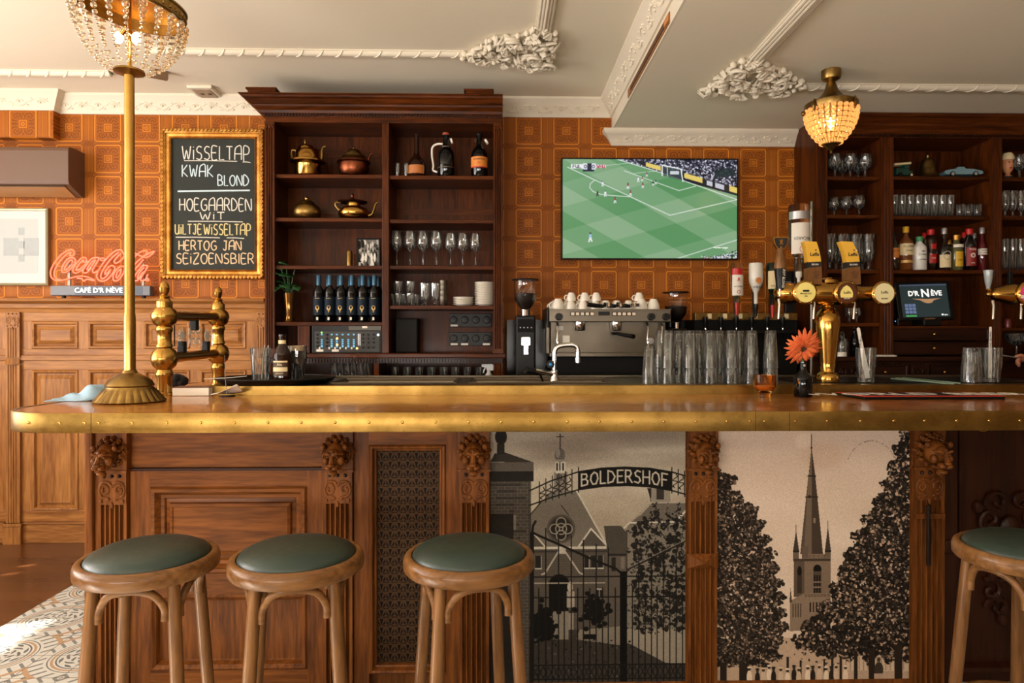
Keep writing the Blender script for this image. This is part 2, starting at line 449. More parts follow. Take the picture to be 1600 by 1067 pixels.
# ------------------------------------------------------------------ painted pictures: numpy raster -> dense coloured panel
class Paint:
    """Canvas addressed in photograph pixels (x0..x1, y0..y1); k canvas cells per pixel."""
    def __init__(s, x0, y0, x1, y1, k, col):
        s.x0, s.y0, s.k = x0, y0, k
        s.w, s.h = int((x1 - x0) * k), int((y1 - y0) * k)
        s.a = np.empty((s.h, s.w, 3)); s.a[:] = col
        s.rng = np.random.default_rng(3)
    def _win(s, xa, ya, xb, yb):
        i0, i1 = max(0, int((xa - s.x0) * s.k) - 1), min(s.w, int((xb - s.x0) * s.k) + 2)
        j0, j1 = max(0, int((ya - s.y0) * s.k) - 1), min(s.h, int((yb - s.y0) * s.k) + 2)
        if i0 >= i1 or j0 >= j1: return None
        xs = (np.arange(i0, i1) + .5) / s.k + s.x0; ys = (np.arange(j0, j1) + .5) / s.k + s.y0
        return (slice(j0, j1), slice(i0, i1)), xs[None, :], ys[:, None]
    def _put(s, sl, mask, col, al=1.0):
        v = s.a[sl]; m = (mask * al)[..., None]
        s.a[sl] = v * (1 - m) + np.asarray(col, float) * m
    def poly(s, pts, col, al=1.0):
        p = np.asarray(pts, float); q = s._win(*p.min(0), *p.max(0))
        if q is None: return
        sl, xs, ys = q; ins = np.zeros((ys.shape[0], xs.shape[1]), bool)
        for (xa, ya), (xb, yb) in zip(p, np.roll(p, -1, 0)):
            if ya == yb: continue
            ins ^= ((ya > ys) != (yb > ys)) & (xs < (xb - xa) * (ys - ya) / (yb - ya) + xa)
        s._put(sl, ins.astype(float), col, al)
    def rect(s, xa, ya, xb, yb, col, al=1.0): s.poly([(xa, ya), (xb, ya), (xb, yb), (xa, yb)], col, al)
    def ell(s, cx, cy, rx, ry, col, al=1.0, soft=0.0, rot=0.0):
        R = max(rx, ry) * (1 + soft); q = s._win(cx - R, cy - R, cx + R, cy + R)
        if q is None: return
        sl, xs, ys = q; dx, dy = xs - cx, ys - cy
        u, v = dx * math.cos(rot) + dy * math.sin(rot), -dx * math.sin(rot) + dy * math.cos(rot)
        d = np.sqrt((u / rx) ** 2 + (v / ry) ** 2)
        s._put(sl, np.clip((1 + soft - d) / max(soft, .12), 0, 1), col, al)
    def line(s, pts, w, col, al=1.0):
        for (xa, ya), (xb, yb) in zip(pts, pts[1:]):
            q = s._win(min(xa, xb) - w, min(ya, yb) - w, max(xa, xb) + w, max(ya, yb) + w)
            if q is None: continue
            sl, xs, ys = q; L = (xb - xa) ** 2 + (yb - ya) ** 2 + 1e-9
            t = np.clip(((xs - xa) * (xb - xa) + (ys - ya) * (yb - ya)) / L, 0, 1)
            d = np.hypot(xs - xa - t * (xb - xa), ys - ya - t * (yb - ya))
            s._put(sl, np.clip((w / 2 - d) * s.k + .5, 0, 1), col, al)
    def ring(s, cx, cy, r, w, col, al=1.0):
        s.line([(cx + r * math.cos(t * PI / 14), cy + r * math.sin(t * PI / 14)) for t in range(29)], w, col, al)
    def cloud(s, scale, amp):
        out = np.zeros((s.h, s.w)); f = scale
        for o in range(4):
            gh, gw = int(s.h / s.k / f) + 3, int(s.w / s.k / f) + 3
            g = s.rng.standard_normal((gh, gw))
            yy, xx = np.arange(s.h) / s.k / f, np.arange(s.w) / s.k / f
            j, i = yy.astype(int), xx.astype(int); fy, fx = (yy - j)[:, None], (xx - i)[None, :]
            fy, fx = fy * fy * (3 - 2 * fy), fx * fx * (3 - 2 * fx)
            a = g[j][:, i] * (1 - fx) + g[j][:, i + 1] * fx; b = g[j + 1][:, i] * (1 - fx) + g[j + 1][:, i + 1] * fx
            out += (a * (1 - fy) + b * fy) * 0.55 ** o; f = max(1.0, f / 2)
        s.a *= (1 + amp * out)[..., None]
    def foliage(s, n, inside, tone, r0, r1):
        for _ in range(n):
            x = s.x0 + s.rng.random() * s.w / s.k; y = s.y0 + s.rng.random() * s.h / s.k
            if not inside(x, y): continue
            t = tone(x, y); r = s.rng.uniform(r0, r1)
            s.ell(x, y, r, r * s.rng.uniform(.45, .8), t, .92, rot=s.rng.uniform(0, PI))
    def panel(s, name, X0, X1, Y, Z0, Z1, mat, parent=None, thick=0.004):
        """A board of real thickness whose front face carries the picture."""
        nx, ny = s.w, s.h
        gx, gz = np.linspace(X0, X1, nx), np.linspace(Z1, Z0, ny)
        co = np.empty((ny, nx, 3)); co[..., 0] = gx[None]; co[..., 1] = Y; co[..., 2] = gz[:, None]
        base = np.arange(ny * nx).reshape(ny, nx)
        q = np.stack([base[:-1, :-1], base[1:, :-1], base[1:, 1:], base[:-1, 1:]], -1).reshape(-1, 4)
        V = co.reshape(-1, 3); nb = len(V)
        bk = np.array([[X0, Y + thick, Z1], [X1, Y + thick, Z1], [X1, Y + thick, Z0], [X0, Y + thick, Z0]])
        V = np.vstack([V, bk])
        A, B, Cc, D = base[0, 0], base[0, -1], base[-1, -1], base[-1, 0]; a, b, cc, d = range(nb, nb + 4)
        q = np.vstack([q, [[a, b, cc, d], [A, B, b, a], [B, Cc, cc, b], [Cc, D, d, cc], [D, A, a, d]]])
        me = bpy.data.meshes.new(name)
        me.vertices.add(len(V)); me.vertices.foreach_set('co', V.astype(np.float32).ravel())
        me.loops.add(q.size); me.loops.foreach_set('vertex_index', q.astype(np.int32).ravel())
        me.polygons.add(len(q)); me.polygons.foreach_set('loop_start', np.arange(0, q.size, 4, dtype=np.int32))
        me.update(calc_edges=True)
        s.a = np.clip(s.a, 0, 255) / 255
        L = np.where(s.a <= 0.04045, s.a / 12.92, ((s.a + .055) / 1.055) ** 2.4)
        C4 = np.ones((len(V), 4), np.float32); C4[:nb, :3] = L.reshape(-1, 3); C4[nb:, :3] = 0.05
        at = me.color_attributes.new('picture', 'FLOAT_COLOR', 'POINT'); at.data.foreach_set('color', C4.ravel())
        me.materials.append(mat)
        o = bpy.data.objects.new(name, me); COL.objects.link(o)
        if parent: o.parent = parent
        return o
# ------------------------------------------------------------------ room shell
YW = 4.70                       # face of the back wall
CEIL = Z(153, YW, 300)          # upper ceiling
SOF = Z(205, YW, 1000)          # underside of the dropped ceiling on the right
XS = X(958, YW)                 # left face of the dropped ceiling
XL, XR, YF = -4.6, 4.2, -3.2
XT = PZ(65, 942, 0).x           # seam between floorboards and encaustic tiles

def wallpaper():
    g = G('embossed_wallpaper')
    x, y, z = g.sep(g.pos())
    x0, z0 = X(885, YW), Z(252.5, YW, 885)
    pw, ph = 59.0 * S(YW), 48.1 * S(YW)
    a = (g.frac((x - x0) / pw + 0.5) - 0.5) * pw
    b = (g.frac((z - z0) / ph + 0.5) - 0.5) * ph
    A, B = g.abs(a), g.abs(b)
    ex, ez = g.mx(A - 0.072, 0.0), g.mx(B - 0.078, 0.0)
    d = g.length(ex, ez) - 0.015                      # rounded square
    q = g.mx(A, B)
    rim = 1 - g.ss(g.abs(d), 0.002, 0.006)
    rim2 = 1 - g.ss(g.abs(d + 0.012), 0.0012, 0.003)
    bead = rim2 * g.ss(g.sin(a * 520.0) * g.sin(b * 520.0 + 1.5), -0.4, 0.2)
    sq = 1 - g.ss(g.abs(q - 0.024), 0.001, 0.0035)
    sq2 = 1 - g.ss(g.abs(q - 0.032), 0.001, 0.002)
    r = g.length(a, b)
    ring = 1 - g.ss(g.abs(r - 0.010), 0.001, 0.004)
    an = g.m('ARCTAN2', A - 0.045, B - 0.045)
    rr = g.length(A - 0.045, B - 0.045)
    scroll = g.ss(g.sin(an * 2.0 + rr * 330.0), -0.1, 0.7) * (1 - g.ss(q, 0.070, 0.076)) * g.ss(q, 0.036, 0.040)
    leaf = g.ss(g.sin(A * 310.0 - B * 170.0) * g.sin(B * 280.0 + A * 90.0), 0.1, 0.6) * (1 - g.ss(q, 0.070, 0.076)) * g.ss(q, 0.036, 0.040)
    out = g.ss(A, 0.094, 0.098)
    reed = out * g.ss(g.sin(A * 700.0), -0.2, 0.5) * (1 - g.ss(B, 0.085, 0.092))
    knot = out * g.ss(g.sin(A * 420.0 + 1.0) * g.sin(b * 420.0), 0.0, 0.5) * g.ss(B, 0.08, 0.088)
    h = g.mx(g.mx(rim, bead * 0.8), g.mx(sq, g.mx(sq2 * 0.7, ring)))
    h = g.mx(h, g.mx(g.mx(scroll, leaf * 0.6) * 0.75, g.mx(reed * 0.65, knot * 0.8)))
    var = g.noise(g.pos(), 1.6, 3)
    lo = g.mix(var, c(84, 40, 6), c(100, 50, 8)); mid = g.mix(var, c(150, 80, 16), c(170, 94, 22)); hi = g.mix(var, c(200, 118, 34), c(220, 138, 46))
    edge = g.mx(g.mx(rim, sq), g.mx(reed * .3, ring)); cut = g.mx(g.mx(scroll, leaf * .7), g.mx(knot * .9, sq2))
    cut = g.mx(cut, g.mx(out * (1 - reed) * .4, 1 - g.ss(g.abs(d - .008), .001, .004)) * g.ss(A + B, .02, .03)); cut = cut * (1 - rim)
    g.set(col=g.mix(cut * .6, g.mix(edge, mid, hi), lo), rough=0.5, spec=0.25)
    g.bump(h, 0.003, 0.8)
    return g.mat
M['wallpaper'] = wallpaper()
M['ceiling'] = plain('ceiling_paint', c(236, 226, 204), 0.8, var=0.02, scale=3)
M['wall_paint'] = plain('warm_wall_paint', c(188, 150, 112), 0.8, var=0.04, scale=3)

def floor_boards():
    g = G('oak_floorboards')
    x, y, z = g.sep(g.pos())
    row = g.m('FLOOR', y / 0.145)
    f = g.frac(y / 0.145)
    v = g.vec(x * 1.5 + row * 7.31, y * 16.0, row * 3.7)
    n = g.noise(v, 1.0, 4, 0.6, 1.0)
    tone = g.frac(g.sin(row * 12.9898) * 43758.5)
    gap = g.ss(g.abs(f - 0.5), 0.485, 0.497)
    col = g.mix(n * 0.6 + tone * 0.4, c(52, 28, 12), c(104, 62, 30))
    g.set(col=g.mix(gap, col, c(22, 10, 4)), rough=n * 0.15 + 0.22, coat=0.3, coatr=0.2)
    return g.mat
def encaustic():
    g = G('encaustic_tiles')
    x, y, z = g.sep(g.pos())
    p = 0.20
    u, v = (x - XT) / p, y / p
    a, b = g.frac(u) - 0.5, g.frac(v) - 0.5
    # large circles centred on every second corner, bands crossing diagonally between them
    U, V = g.frac(u * 0.5) - 0.5, g.frac(v * 0.5) - 0.5
    R = g.length(U, V) * 2
    cream, grey, tan = c(206, 208, 202), c(64, 86, 94), c(176, 140, 104)
    an = g.m('ARCTAN2', U, V)
    flo = g.ss(g.sin(an * 8.0 + g.sin(R * 22.0) * 1.6) * g.sin(R * 26.0), 0.12, 0.3) * (1 - g.ss(R, 0.56, 0.58))
    dg = g.abs(g.abs(U) + g.abs(V) - 0.72)
    band = lambda t, w: 1 - g.ss(g.abs(t), w * 0.6, w)
    col = g.mix(flo, cream, grey)
    col = g.mix(band(R - 0.62, 0.022), col, grey)
    col = g.mix(band(R - 0.70, 0.035), col, tan)
    col = g.mix(band(R - 0.78, 0.016), col, grey)
    outer = g.ss(R, 0.84, 0.86)
    st = g.ss(g.sin((g.abs(U) - g.abs(V)) * 40.0), 0.45, 0.7) * outer
    col = g.mix(st * 0.85, col, grey)
    col = g.mix(g.ss(R, 1.1, 1.12) * (1 - g.ss(R, 1.2, 1.22)), col, tan)
    jt = g.ss(g.mx(g.abs(a), g.abs(b)), 0.488, 0.495)
    wear = g.noise(g.pos(), 30, 3)
    col = g.mix(wear * 0.35, col, c(186, 180, 166))
    g.set(col=g.mix(jt, col, c(96, 90, 80)), rough=wear * 0.2 + 0.25)
    return g.mat
structure(MB().box(XL, XT, YF, YW, -0.1, 0).build('floor', floor_boards()))
structure(MB().box(XT, XR, YF, YW, -0.1, 0).build('floor_tiles', encaustic()))
structure(MB().box(XL - .2, XR + .2, YW, YW + .2, -0.1, CEIL + .2).build('wall_back', M['wallpaper']))
mb = MB()                                      # unseen left wall; small high opening shaped to cast the sun patch
oy0, oy1, oz0, oz1 = 2.02, 2.50, 1.50, 1.82
sy0, sy1, sz0, sz1 = -2.9, 0.85, 0.85, 2.75       # opening added so sun on the floor brightens the ceiling
mb.box(XL - .2, XL, YF - .2, sy0, -.1, CEIL + .2); mb.box(XL - .2, XL, sy1, oy0, -.1, CEIL + .2)
mb.box(XL - .2, XL, sy0, sy1, -.1, sz0); mb.box(XL - .2, XL, sy0, sy1, sz1, CEIL + .2)
for yy in (-1.6, -.4): mb.box(XL - .14, XL - .06, yy - .03, yy + .03, sz0, sz1)
sp_ = PZ(30, 890, 0); tt = (sp_.x - (XL - .1)) / .79                # added split opening, shaped to cast sun spots on the boards
wy, wz_ = sp_.y - .287 * tt, .545 * tt
mb.box(XL - .2, XL, oy1, wy - .13, -.1, CEIL + .2); mb.box(XL - .2, XL, wy + .13, YW, -.1, CEIL + .2); mb.box(XL - .2, XL, wy - .02, wy + .02, wz_ - .1, wz_ + .1)
mb.box(XL - .2, XL, wy - .13, wy + .13, -.1, wz_ - .095); mb.box(XL - .2, XL, wy - .13, wy + .13, wz_ + .095, CEIL + .2)
mb.box(XL - .2, XL, oy0, oy1, -.1, oz0); mb.box(XL - .2, XL, oy0, oy1, oz1, CEIL + .2)
structure(mb.build('wall_left', M['wall_paint']))
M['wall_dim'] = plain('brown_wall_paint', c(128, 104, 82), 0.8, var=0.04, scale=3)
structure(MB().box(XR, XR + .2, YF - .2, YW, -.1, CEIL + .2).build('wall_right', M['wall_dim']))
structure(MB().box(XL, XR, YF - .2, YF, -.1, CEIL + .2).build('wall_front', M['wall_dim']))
structure(MB().box(XL, XR, YF, YW, CEIL, CEIL + .1).build('ceiling', M['ceiling']))
mb = MB().box(XS, XR, YF, YW, SOF, CEIL - .002); structure(mb.build('ceiling_drop', M['ceiling']))
structure(MB().box(XS - .012, XS, YF, YW, SOF, CEIL - .002).build('trim_1', M['plaster']))
XBOX, YBOX = X(84, 4.63), 4.63                 # papered boxing above the air conditioner
structure(MB().box(XL, XBOX, YBOX, YW, Z(215, YBOX, 60), CEIL).build('wall_boxing', M['wallpaper']))

def scrolls(mb, pt, n, h):
    """Running leaf scroll: pt(t, v) -> point on the cornice face; n repeats, alternately up and down."""
    for i in range(n):
        sg = 1 if i % 2 else -1
        q = [pt((i + 0.05 + 0.9 * t / 9) / n, 0.5 + sg * 0.36 * math.sin(PI * t / 9)) for t in range(10)]
        mb.tube(q, [0.003 + 0.0035 * math.sin(PI * t / 9) for t in range(10)], 5)
        ctr = pt((i + .55) / n, 0.5 - sg * .05)
        sp = [pt((i + .55 + .22 * (1 - t / 9) * math.cos(t * .8)) / n, .5 - sg * .05 + .26 * (1 - t / 9) * math.sin(t * .8)) for t in range(10)]
        mb.tube(sp, 0.0045, 5)
        mb.ball(ctr, 0.009, 7, 4)
        for k in (-.3, .1, .4): mb.ball(pt((i + .5 + k) / n, .5 + sg * .3), (0.012, 0.006, 0.007), 6, 4)
hc = CEIL - Z(180, YW, 300)
pr = [(0, CEIL - hc), (0.012, CEIL - hc), (0.016, CEIL - hc + .012), (0.03, CEIL - hc * .72), (0.06, CEIL - hc * .36), (0.066, CEIL - hc * .3), (0.085, CEIL - hc * .12), (0.085, CEIL), (0, CEIL)]
mb = MB().sweep(pr, [(XS - .012, YF), (XS - .012, YW), (XBOX, YW), (XBOX, YBOX), (XL, YBOX)])
def face(p0, p1, nrm, z0, z1, o0, o1):
    p0, p1, nrm = Vector(p0), Vector(p1), Vector(nrm)
    def f(t, v):
        q = p0.lerp(p1, t) + nrm * (o0 + (o1 - o0) * v)
        return Vector((q.x, q.y, z0 + (z1 - z0) * v))
    return f
zA, zB = CEIL - hc * .84, CEIL - hc * .36
scrolls(mb, face((XBOX, YW), (XS - .1, YW), (0, -1), zA, zB, .022, .06), 34, 0)
scrolls(mb, face((XL, YBOX), (XBOX, YBOX), (0, -1), zA, zB, .022, .06), 12, 0)
scrolls(mb, face((XS - .012, YW - .1), (XS - .012, 0.6), (-1, 0), zA, zB, .022, .06), 34, 0)
structure(mb.build('trim_2', M['plaster']))
hl = SOF - Z(229, YW, 1100)
pr = [(0, SOF - hl), (0.012, SOF - hl), (0.03, SOF - hl * .7), (0.055, SOF - hl * .34), (0.062, SOF - hl * .3), (0.075, SOF - hl * .12), (0.075, SOF), (0, SOF)]
XRC = X(1240, YW)
mb = MB().sweep(pr, [(XRC, YW), (XS, YW), (XS, YW + .05)])
scrolls(mb, face((XS + .02, YW), (XRC - .02, YW), (0, -1), SOF - hl * .86, SOF - hl * .36, .02, .052), 11, 0)
structure(mb.build('trim_3', M['plaster']))

# ceiling mouldings: ribbon-wound bars across, reeded bars along the room
def bar_x(name, x0, x1, y, z):
    mb = MB(); r = .024
    mb.box(x0, x1, y - r - .006, y + r + .006, z - .006, z)
    mb.tube([(x0, y, z - .004), (x1, y, z - .004)], r, 14)
    n = max(2, int((x1 - x0) / .11))
    for i in range(n):
        xx = x0 + (i + .5) * (x1 - x0) / n
        mb.tube([(xx + .03 * math.cos(t * PI / 8), y - math.cos(t * PI / 8) * r, z - .004 - math.sin(t * PI / 8) * r) for t in range(9)], .005, 5)
    return structure(mb.build(name, M['plaster']))
def bar_y(name, x, y0, y1, z):
    mb = MB(); mb.box(x - .045, x + .045, y0, y1, z - .01, z)
    for k in range(5): mb.tube([(x + (k - 2) * .016, y0, z - .008 - .012 * (1 - abs(k - 2) / 3)), (x + (k - 2) * .016, y1, z - .008 - .012 * (1 - abs(k - 2) / 3))], .009, 8)
    return structure(mb.build(name, M['plaster']))
yA = PZ(80, 112, CEIL).y; bar_x('trim_4', XL, PZ(172, 112, CEIL).x, yA, CEIL)
yB = PZ(500, 80, CEIL).y; bar_x('trim_5', PZ(240, 80, CEIL).x, PZ(725, 82, CEIL).x, yB, CEIL)
q = PZ(850, 42, CEIL); bar_y('trim_6', q.x, -1.0, q.y + .05, CEIL)
q2 = PZ(1183, 90, SOF); bar_y('trim_7', q2.x, -1.0, q2.y + .03, SOF)
q3 = PZ(1420, 134, SOF); bar_x('trim_8', PZ(1255, 133, SOF).x, XR, q3.y, SOF)

def rococo(name, label, outline, z, n, seed, trellis):
    """Corner ornament of scrolls, shells and leaves modelled on the ceiling."""
    rnd = random.Random(seed); mb = MB()
    pts = [PZ(a, b, z) for a, b in outline]; cx = sum(p.x for p in pts) / len(pts); cy = sum(p.y for p in pts) / len(pts)
    poly = [(p.x, p.y) for p in pts]
    def ins(x, y):
        r = False
        for (xa, ya), (xb, yb) in zip(poly, poly[1:] + poly[:1]):
            if (ya > y) != (yb > y) and x < (xb - xa) * (y - ya) / (yb - ya) + xa: r = not r
        return r
    base = [((x - cx) * .9 + cx, (y - cy) * .9 + cy) for x, y in poly]
    mb.ext(base, z - .014, z, 'z')
    xs, ys = [p[0] for p in poly], [p[1] for p in poly]; k = 0
    while k < n:
        x, y = rnd.uniform(min(xs), max(xs)), rnd.uniform(min(ys), max(ys))
        if not ins(x, y): continue
        k += 1; a0 = rnd.uniform(0, 2 * PI); r = rnd.uniform(.025, .06); sg = rnd.choice((-1, 1)); h = rnd.uniform(.014, .045)
        if k % 3 == 0:
            mb.tube([(x + r * (1 - t / 13) * math.cos(a0 + sg * t * .5), y + r * (1 - t / 13) * math.sin(a0 + sg * t * .5), z - h - .004 * math.sin(t)) for t in range(12)],
                    [.006 + .006 * math.sin(PI * (t + 1) / 13) for t in range(12)], 6)
        elif k % 3 == 1:
            L = rnd.uniform(.04, .085)
            for j in (-1, 0, 1):
                a = a0 + j * .45
                mb.tube([(x, y, z - h), (x + L * .5 * math.cos(a), y + L * .5 * math.sin(a), z - h - .016), (x + L * math.cos(a + sg * .3), y + L * math.sin(a + sg * .3), z - h * .6)], [.007, .013, .004], 6, flat=.6)
        else:
            mb.ball((x, y, z - h), (rnd.uniform(.008, .016), rnd.uniform(.008, .014), .014), 8, 5)
    for (xa, ya), (xb, yb) in trellis:
        p, q = PZ(xa, ya, z), PZ(xb, yb, z); mb.tube([(p.x, p.y, z - .02), (q.x, q.y, z - .02)], .005, 5)
    # raised border of scroll lobes round the edge
    for i, (x, y) in enumerate(poly):
        nx, ny = poly[(i + 1) % len(poly)]
        m = max(1, int(math.hypot(nx - x, ny - y) / .055))
        for t in range(m):
            u = (t + .5) / m; mb.ball((x + (nx - x) * u, y + (ny - y) * u, z - .018), (rnd.uniform(.010, .022), rnd.uniform(.009, .018), .018), 8, 5)
    return tag(mb.build(name, M['plaster']), label, 'ornament', 'plaster ornaments on the ceiling')
rococo('plaster_ornament', 'white plaster scrollwork corner on the upper ceiling left of the beam',
       [(719, 82), (748, 72), (765, 56), (800, 52), (818, 50), (838, 38), (868, 42), (866, 60), (862, 78), (860, 96), (842, 102), (810, 98), (778, 92), (745, 92)], CEIL, 120, 5,
       [((815, 72), (845, 90)), ((822, 90), (840, 70)), ((812, 82), (850, 80))])
rococo('plaster_ornament', 'white plaster scrollwork corner on the lower ceiling near the crystal lamp',
       [(1098, 140), (1115, 125), (1135, 108), (1150, 92), (1170, 88), (1195, 90), (1200, 100), (1232, 106), (1236, 116), (1258, 124), (1252, 134), (1225, 140), (1190, 138), (1150, 142)], SOF, 130, 9,
       [((1140, 132), (1165, 118)), ((1150, 120), (1165, 134)), ((1150, 136), (1180, 122))])

# ventilation slot in the face of the dropped ceiling
mb = MB(); zc = (SOF + CEIL) / 2
def slot(py_px, off):                                   # points on the plane x = XS - .012
    px, py = py_px; d = ray(px, py); t = (XS - .013) / d.x
    return Vector((XS - .013 - off, d.y * t, EYE + d.z * t))
a, b = slot((1047, 22), 0), slot((982, 150), 0)
t = thing('linear_air_vent', 'long brown linear air vent set in the white beam face', 'air vent', (XS - .012, (a.y + b.y) / 2, (a.z + b.z) / 2))
hl2 = abs(a.y - b.y) / 2
MB().box(-.006, 0, -hl2, hl2, -.026, .026).build('vent_frame', plain('vent_bronze', c(150, 96, 50), .4, .3), t, bevel=.003)
MB().box(-.009, -.006, -hl2 * .97, hl2 * .80, -.013, .013).build('slat', plain('vent_dark', c(74, 40, 18), .5), t)
MB().box(-.011, -.006, -hl2 * .99, -hl2 * .84, -.016, .016).build('damper', plain('vent_light', c(190, 120, 62), .4), t, bevel=.002)

# small emergency fitting and bracket on the ceiling
q = PZ(321, 141, CEIL)
t = thing('ceiling_sensor', 'flat rectangular white ceiling sensor above the wainscot near the tall cabinet', 'sensor', (q.x, q.y, CEIL))
MB().box(-.08, .08, -.10, .10, -.022, 0).build('housing', M['plaster'], t, bevel=.006)
MB().box(-.055, .055, -.07, .07, -.026, -.022).build('lens', plain('smoked_lens', c(150, 120, 90), .3), t)
for dx in (-.02, .03): MB().lathe([(0, -.032), (.012, -.03), (.012, -.026)], 12, M=Matrix.Translation((dx, 0, 0))).build('led', M['steel'], t)
q = PZ(248, 110, CEIL)
tag(MB().box(-.05, .05, -.02, .02, -.05, 0).build('ceiling_bracket', plain('bracket_brown', c(120, 92, 66), .5), None, (q.x, q.y, CEIL), bevel=.004, rotz=.6),
    'small brown bracket on the ceiling behind the bar lamp crystals', 'bracket')

# ------------------------------------------------------------------ wainscot on the back wall
YP = 4.66
XE = X(417, YP)
def rect(x0, y0, x1, y1, Y): return X(x0, Y), X(x1, Y), Z(y1, Y, (x0 + x1) / 2), Z(y0, Y, (x0 + x1) / 2)
zl1, zl0, = Z(467, YP, 200), Z(488, YP, 200)
mb = MB().box(XL, XE, YP + .012, YW, 0.0, zl1 - .005)
w = mb.build('trim_9', W_WAIN['z']); structure(w)
mb = MB().sweep([(0, zl0), (.012, zl0), (.018, zl0 + .02), (.03, zl0 + .03), (.034, zl0 + .055), (.06, zl1 - .022), (.075, zl1 - .018), (.08, zl1), (0, zl1)], [(XE, YP + .012), (XL, YP + .012)])
mb.build('ledge', W_WAIN['x'], w)
cols = [(-37 - 87 * 3, 36 - 87 * 3), (-37 - 87 * 2, 36 - 87 * 2), (-37 - 87, 36 - 87), (50, 123), (138, 210), (225, 297), (312, 385)]
zr = [Z(v, YP, 150) for v in (502, 545, 555, 563, 578, 797, 815, 840)]
mb = MB()
for z0, z1, o in ((zr[3], zr[2], .012), (zr[1], zr[2], 0), (zr[4], zr[3], 0), (zr[6], zr[5], 0), (zr[0], zl0, 0)): mb.box(XL, XE, YP - o, YP + .012, z0, z1)
mb.box(XL, XE, YP - .006, YP + .012, 0, zr[6]); mb.box(XL, XE, YP - .016, YP + .012, zr[6] - .012, zr[6])
mb.build('rails', W_WAIN['x'], w, bevel=.003)
edges = [XL] + [q for a, b in cols for q in (X(a, YP), X(b, YP))] + [XE]
mb = MB()
for i in range(0, len(edges), 2):
    for z0, z1 in ((zr[1], zr[0]), (zr[5], zr[4])): mb.box(edges[i], edges[i + 1], YP, YP + .012, z0, z1)
mb.build('stiles', W_WAIN['z'], w)
prof = [(0, YP), (.006, YP - .008), (.016, YP - .006), (.022, YP + .012), (.034, YP + .010), (.055, YP - .004), (.058, YP - .002)]
for a, b in cols:
    if X(b, YP) < XL: continue
    x0, x1 = max(XL, X(a, YP)), X(b, YP)
    MB().rings(x0, x1, zr[1], zr[0], prof).build('panel', W_WAIN['x'], w)
    MB().rings(x0, x1, zr[5], zr[4], prof).build('panel', W_WAIN['z'], w)

def fluted(x0, x1, yf, z0, z1, n, depth=.006, margin=.14):
    """Plate with n rounded flutes cut in its front (towards -y), extruded up z."""
    wd = x1 - x0; m = wd * margin; p = (wd - 2 * m) / n; poly = [(x0, yf + .02), (x0, yf)]
    for i in range(n):
        c0 = x0 + m + p * (i + .5); hw = p * .38
        for k in range(7):
            a = PI * k / 6; poly.append((c0 - hw * math.cos(a), yf + depth * math.sin(a)))
    poly += [(x1, yf), (x1, yf + .02)]
    return MB().ext(poly, z0, z1, 'z')
def capital(mb, x0, x1, yf, z0, z1, studs=True):
    """Carved block: stud row on top, pair of scrolls and drops below, standing on the face yf."""
    wd, hh = x1 - x0, z1 - z0; xm = (x0 + x1) / 2
    mb.box(x0, x1, yf, yf + .02, z0, z1)
    for sg in (-1, 1):
        sp = []
        for t in range(16):
            a, r = 1.2 + t * .42, .18 * (1 - t / 20)
            sp.append((xm + sg * (wd * .27 + wd * r * math.cos(a)), yf - .002, z0 + hh * .44 + wd * r * math.sin(a) * 1.1))
        mb.tube(sp, wd * .05, 6, flat=.6, up=(0, 1, 0))
        mb.tube(cr([(xm, yf - .002, z0 + hh * .54), (xm + sg * wd * .12, yf - .003, z0 + hh * .68), (xm + sg * wd * .34, yf - .003, z0 + hh * .66), (xm + sg * wd * .44, yf - .002, z0 + hh * .45), (xm + sg * wd * .36, yf - .002, z0 + hh * .25), (xm + sg * wd * .12, yf - .002, z0 + hh * .2)], 4), wd * .045, 6, flat=.6, up=(0, 1, 0))
        mb.ball((xm + sg * wd * .38, yf - .002, z0 + hh * .1), (wd * .06, .005, wd * .07), 8, 5)
        mb.ball((xm + sg * wd * .14, yf - .002, z0 + hh * .16), (wd * .08, .005, wd * .06), 8, 5)
    mb.ball((xm, yf - .002, z0 - hh * .02), (wd * .06, .005, wd * .12), 8, 5)
    if studs:
        for k in (-1, 0, 1): mb.ball((xm + k * wd * .28, yf, z1 - hh * .1), (wd * .07, .008, wd * .07), 8, 5)
    return mb
for px0, px1 in ((12, 34), (401, 423)):
    x0, x1 = X(px0, YP), X(px1, YP)
    o = fluted(x0, x1, YP - .022, zr[3] + .02, Z(512, YP, 20), 4).build('pilaster', W_WAIN['z'], w)
    mb = fluted(x0, x1, YP - .022, zr[6], zr[3] - .03, 4); mb.box(x0 - .012, x1 + .012, YP - .034, YP, 0, zr[6]); mb.box(x0 - .018, x1 + .018, YP - .04, YP, zr[6] - .02, zr[6])
    mb.ext([(x0, YP - .022), ((x0 + x1) / 2, YP - .05), (x1, YP - .022)], zr[3] - .025, zr[3] + .015, 'z')
    mb.build('pilaster', W_WAIN['z'], w)
    capital(MB(), x0, x1, YP - .022, Z(512, YP, 20), zl0).build('capital', W_WAIN['z'], w)
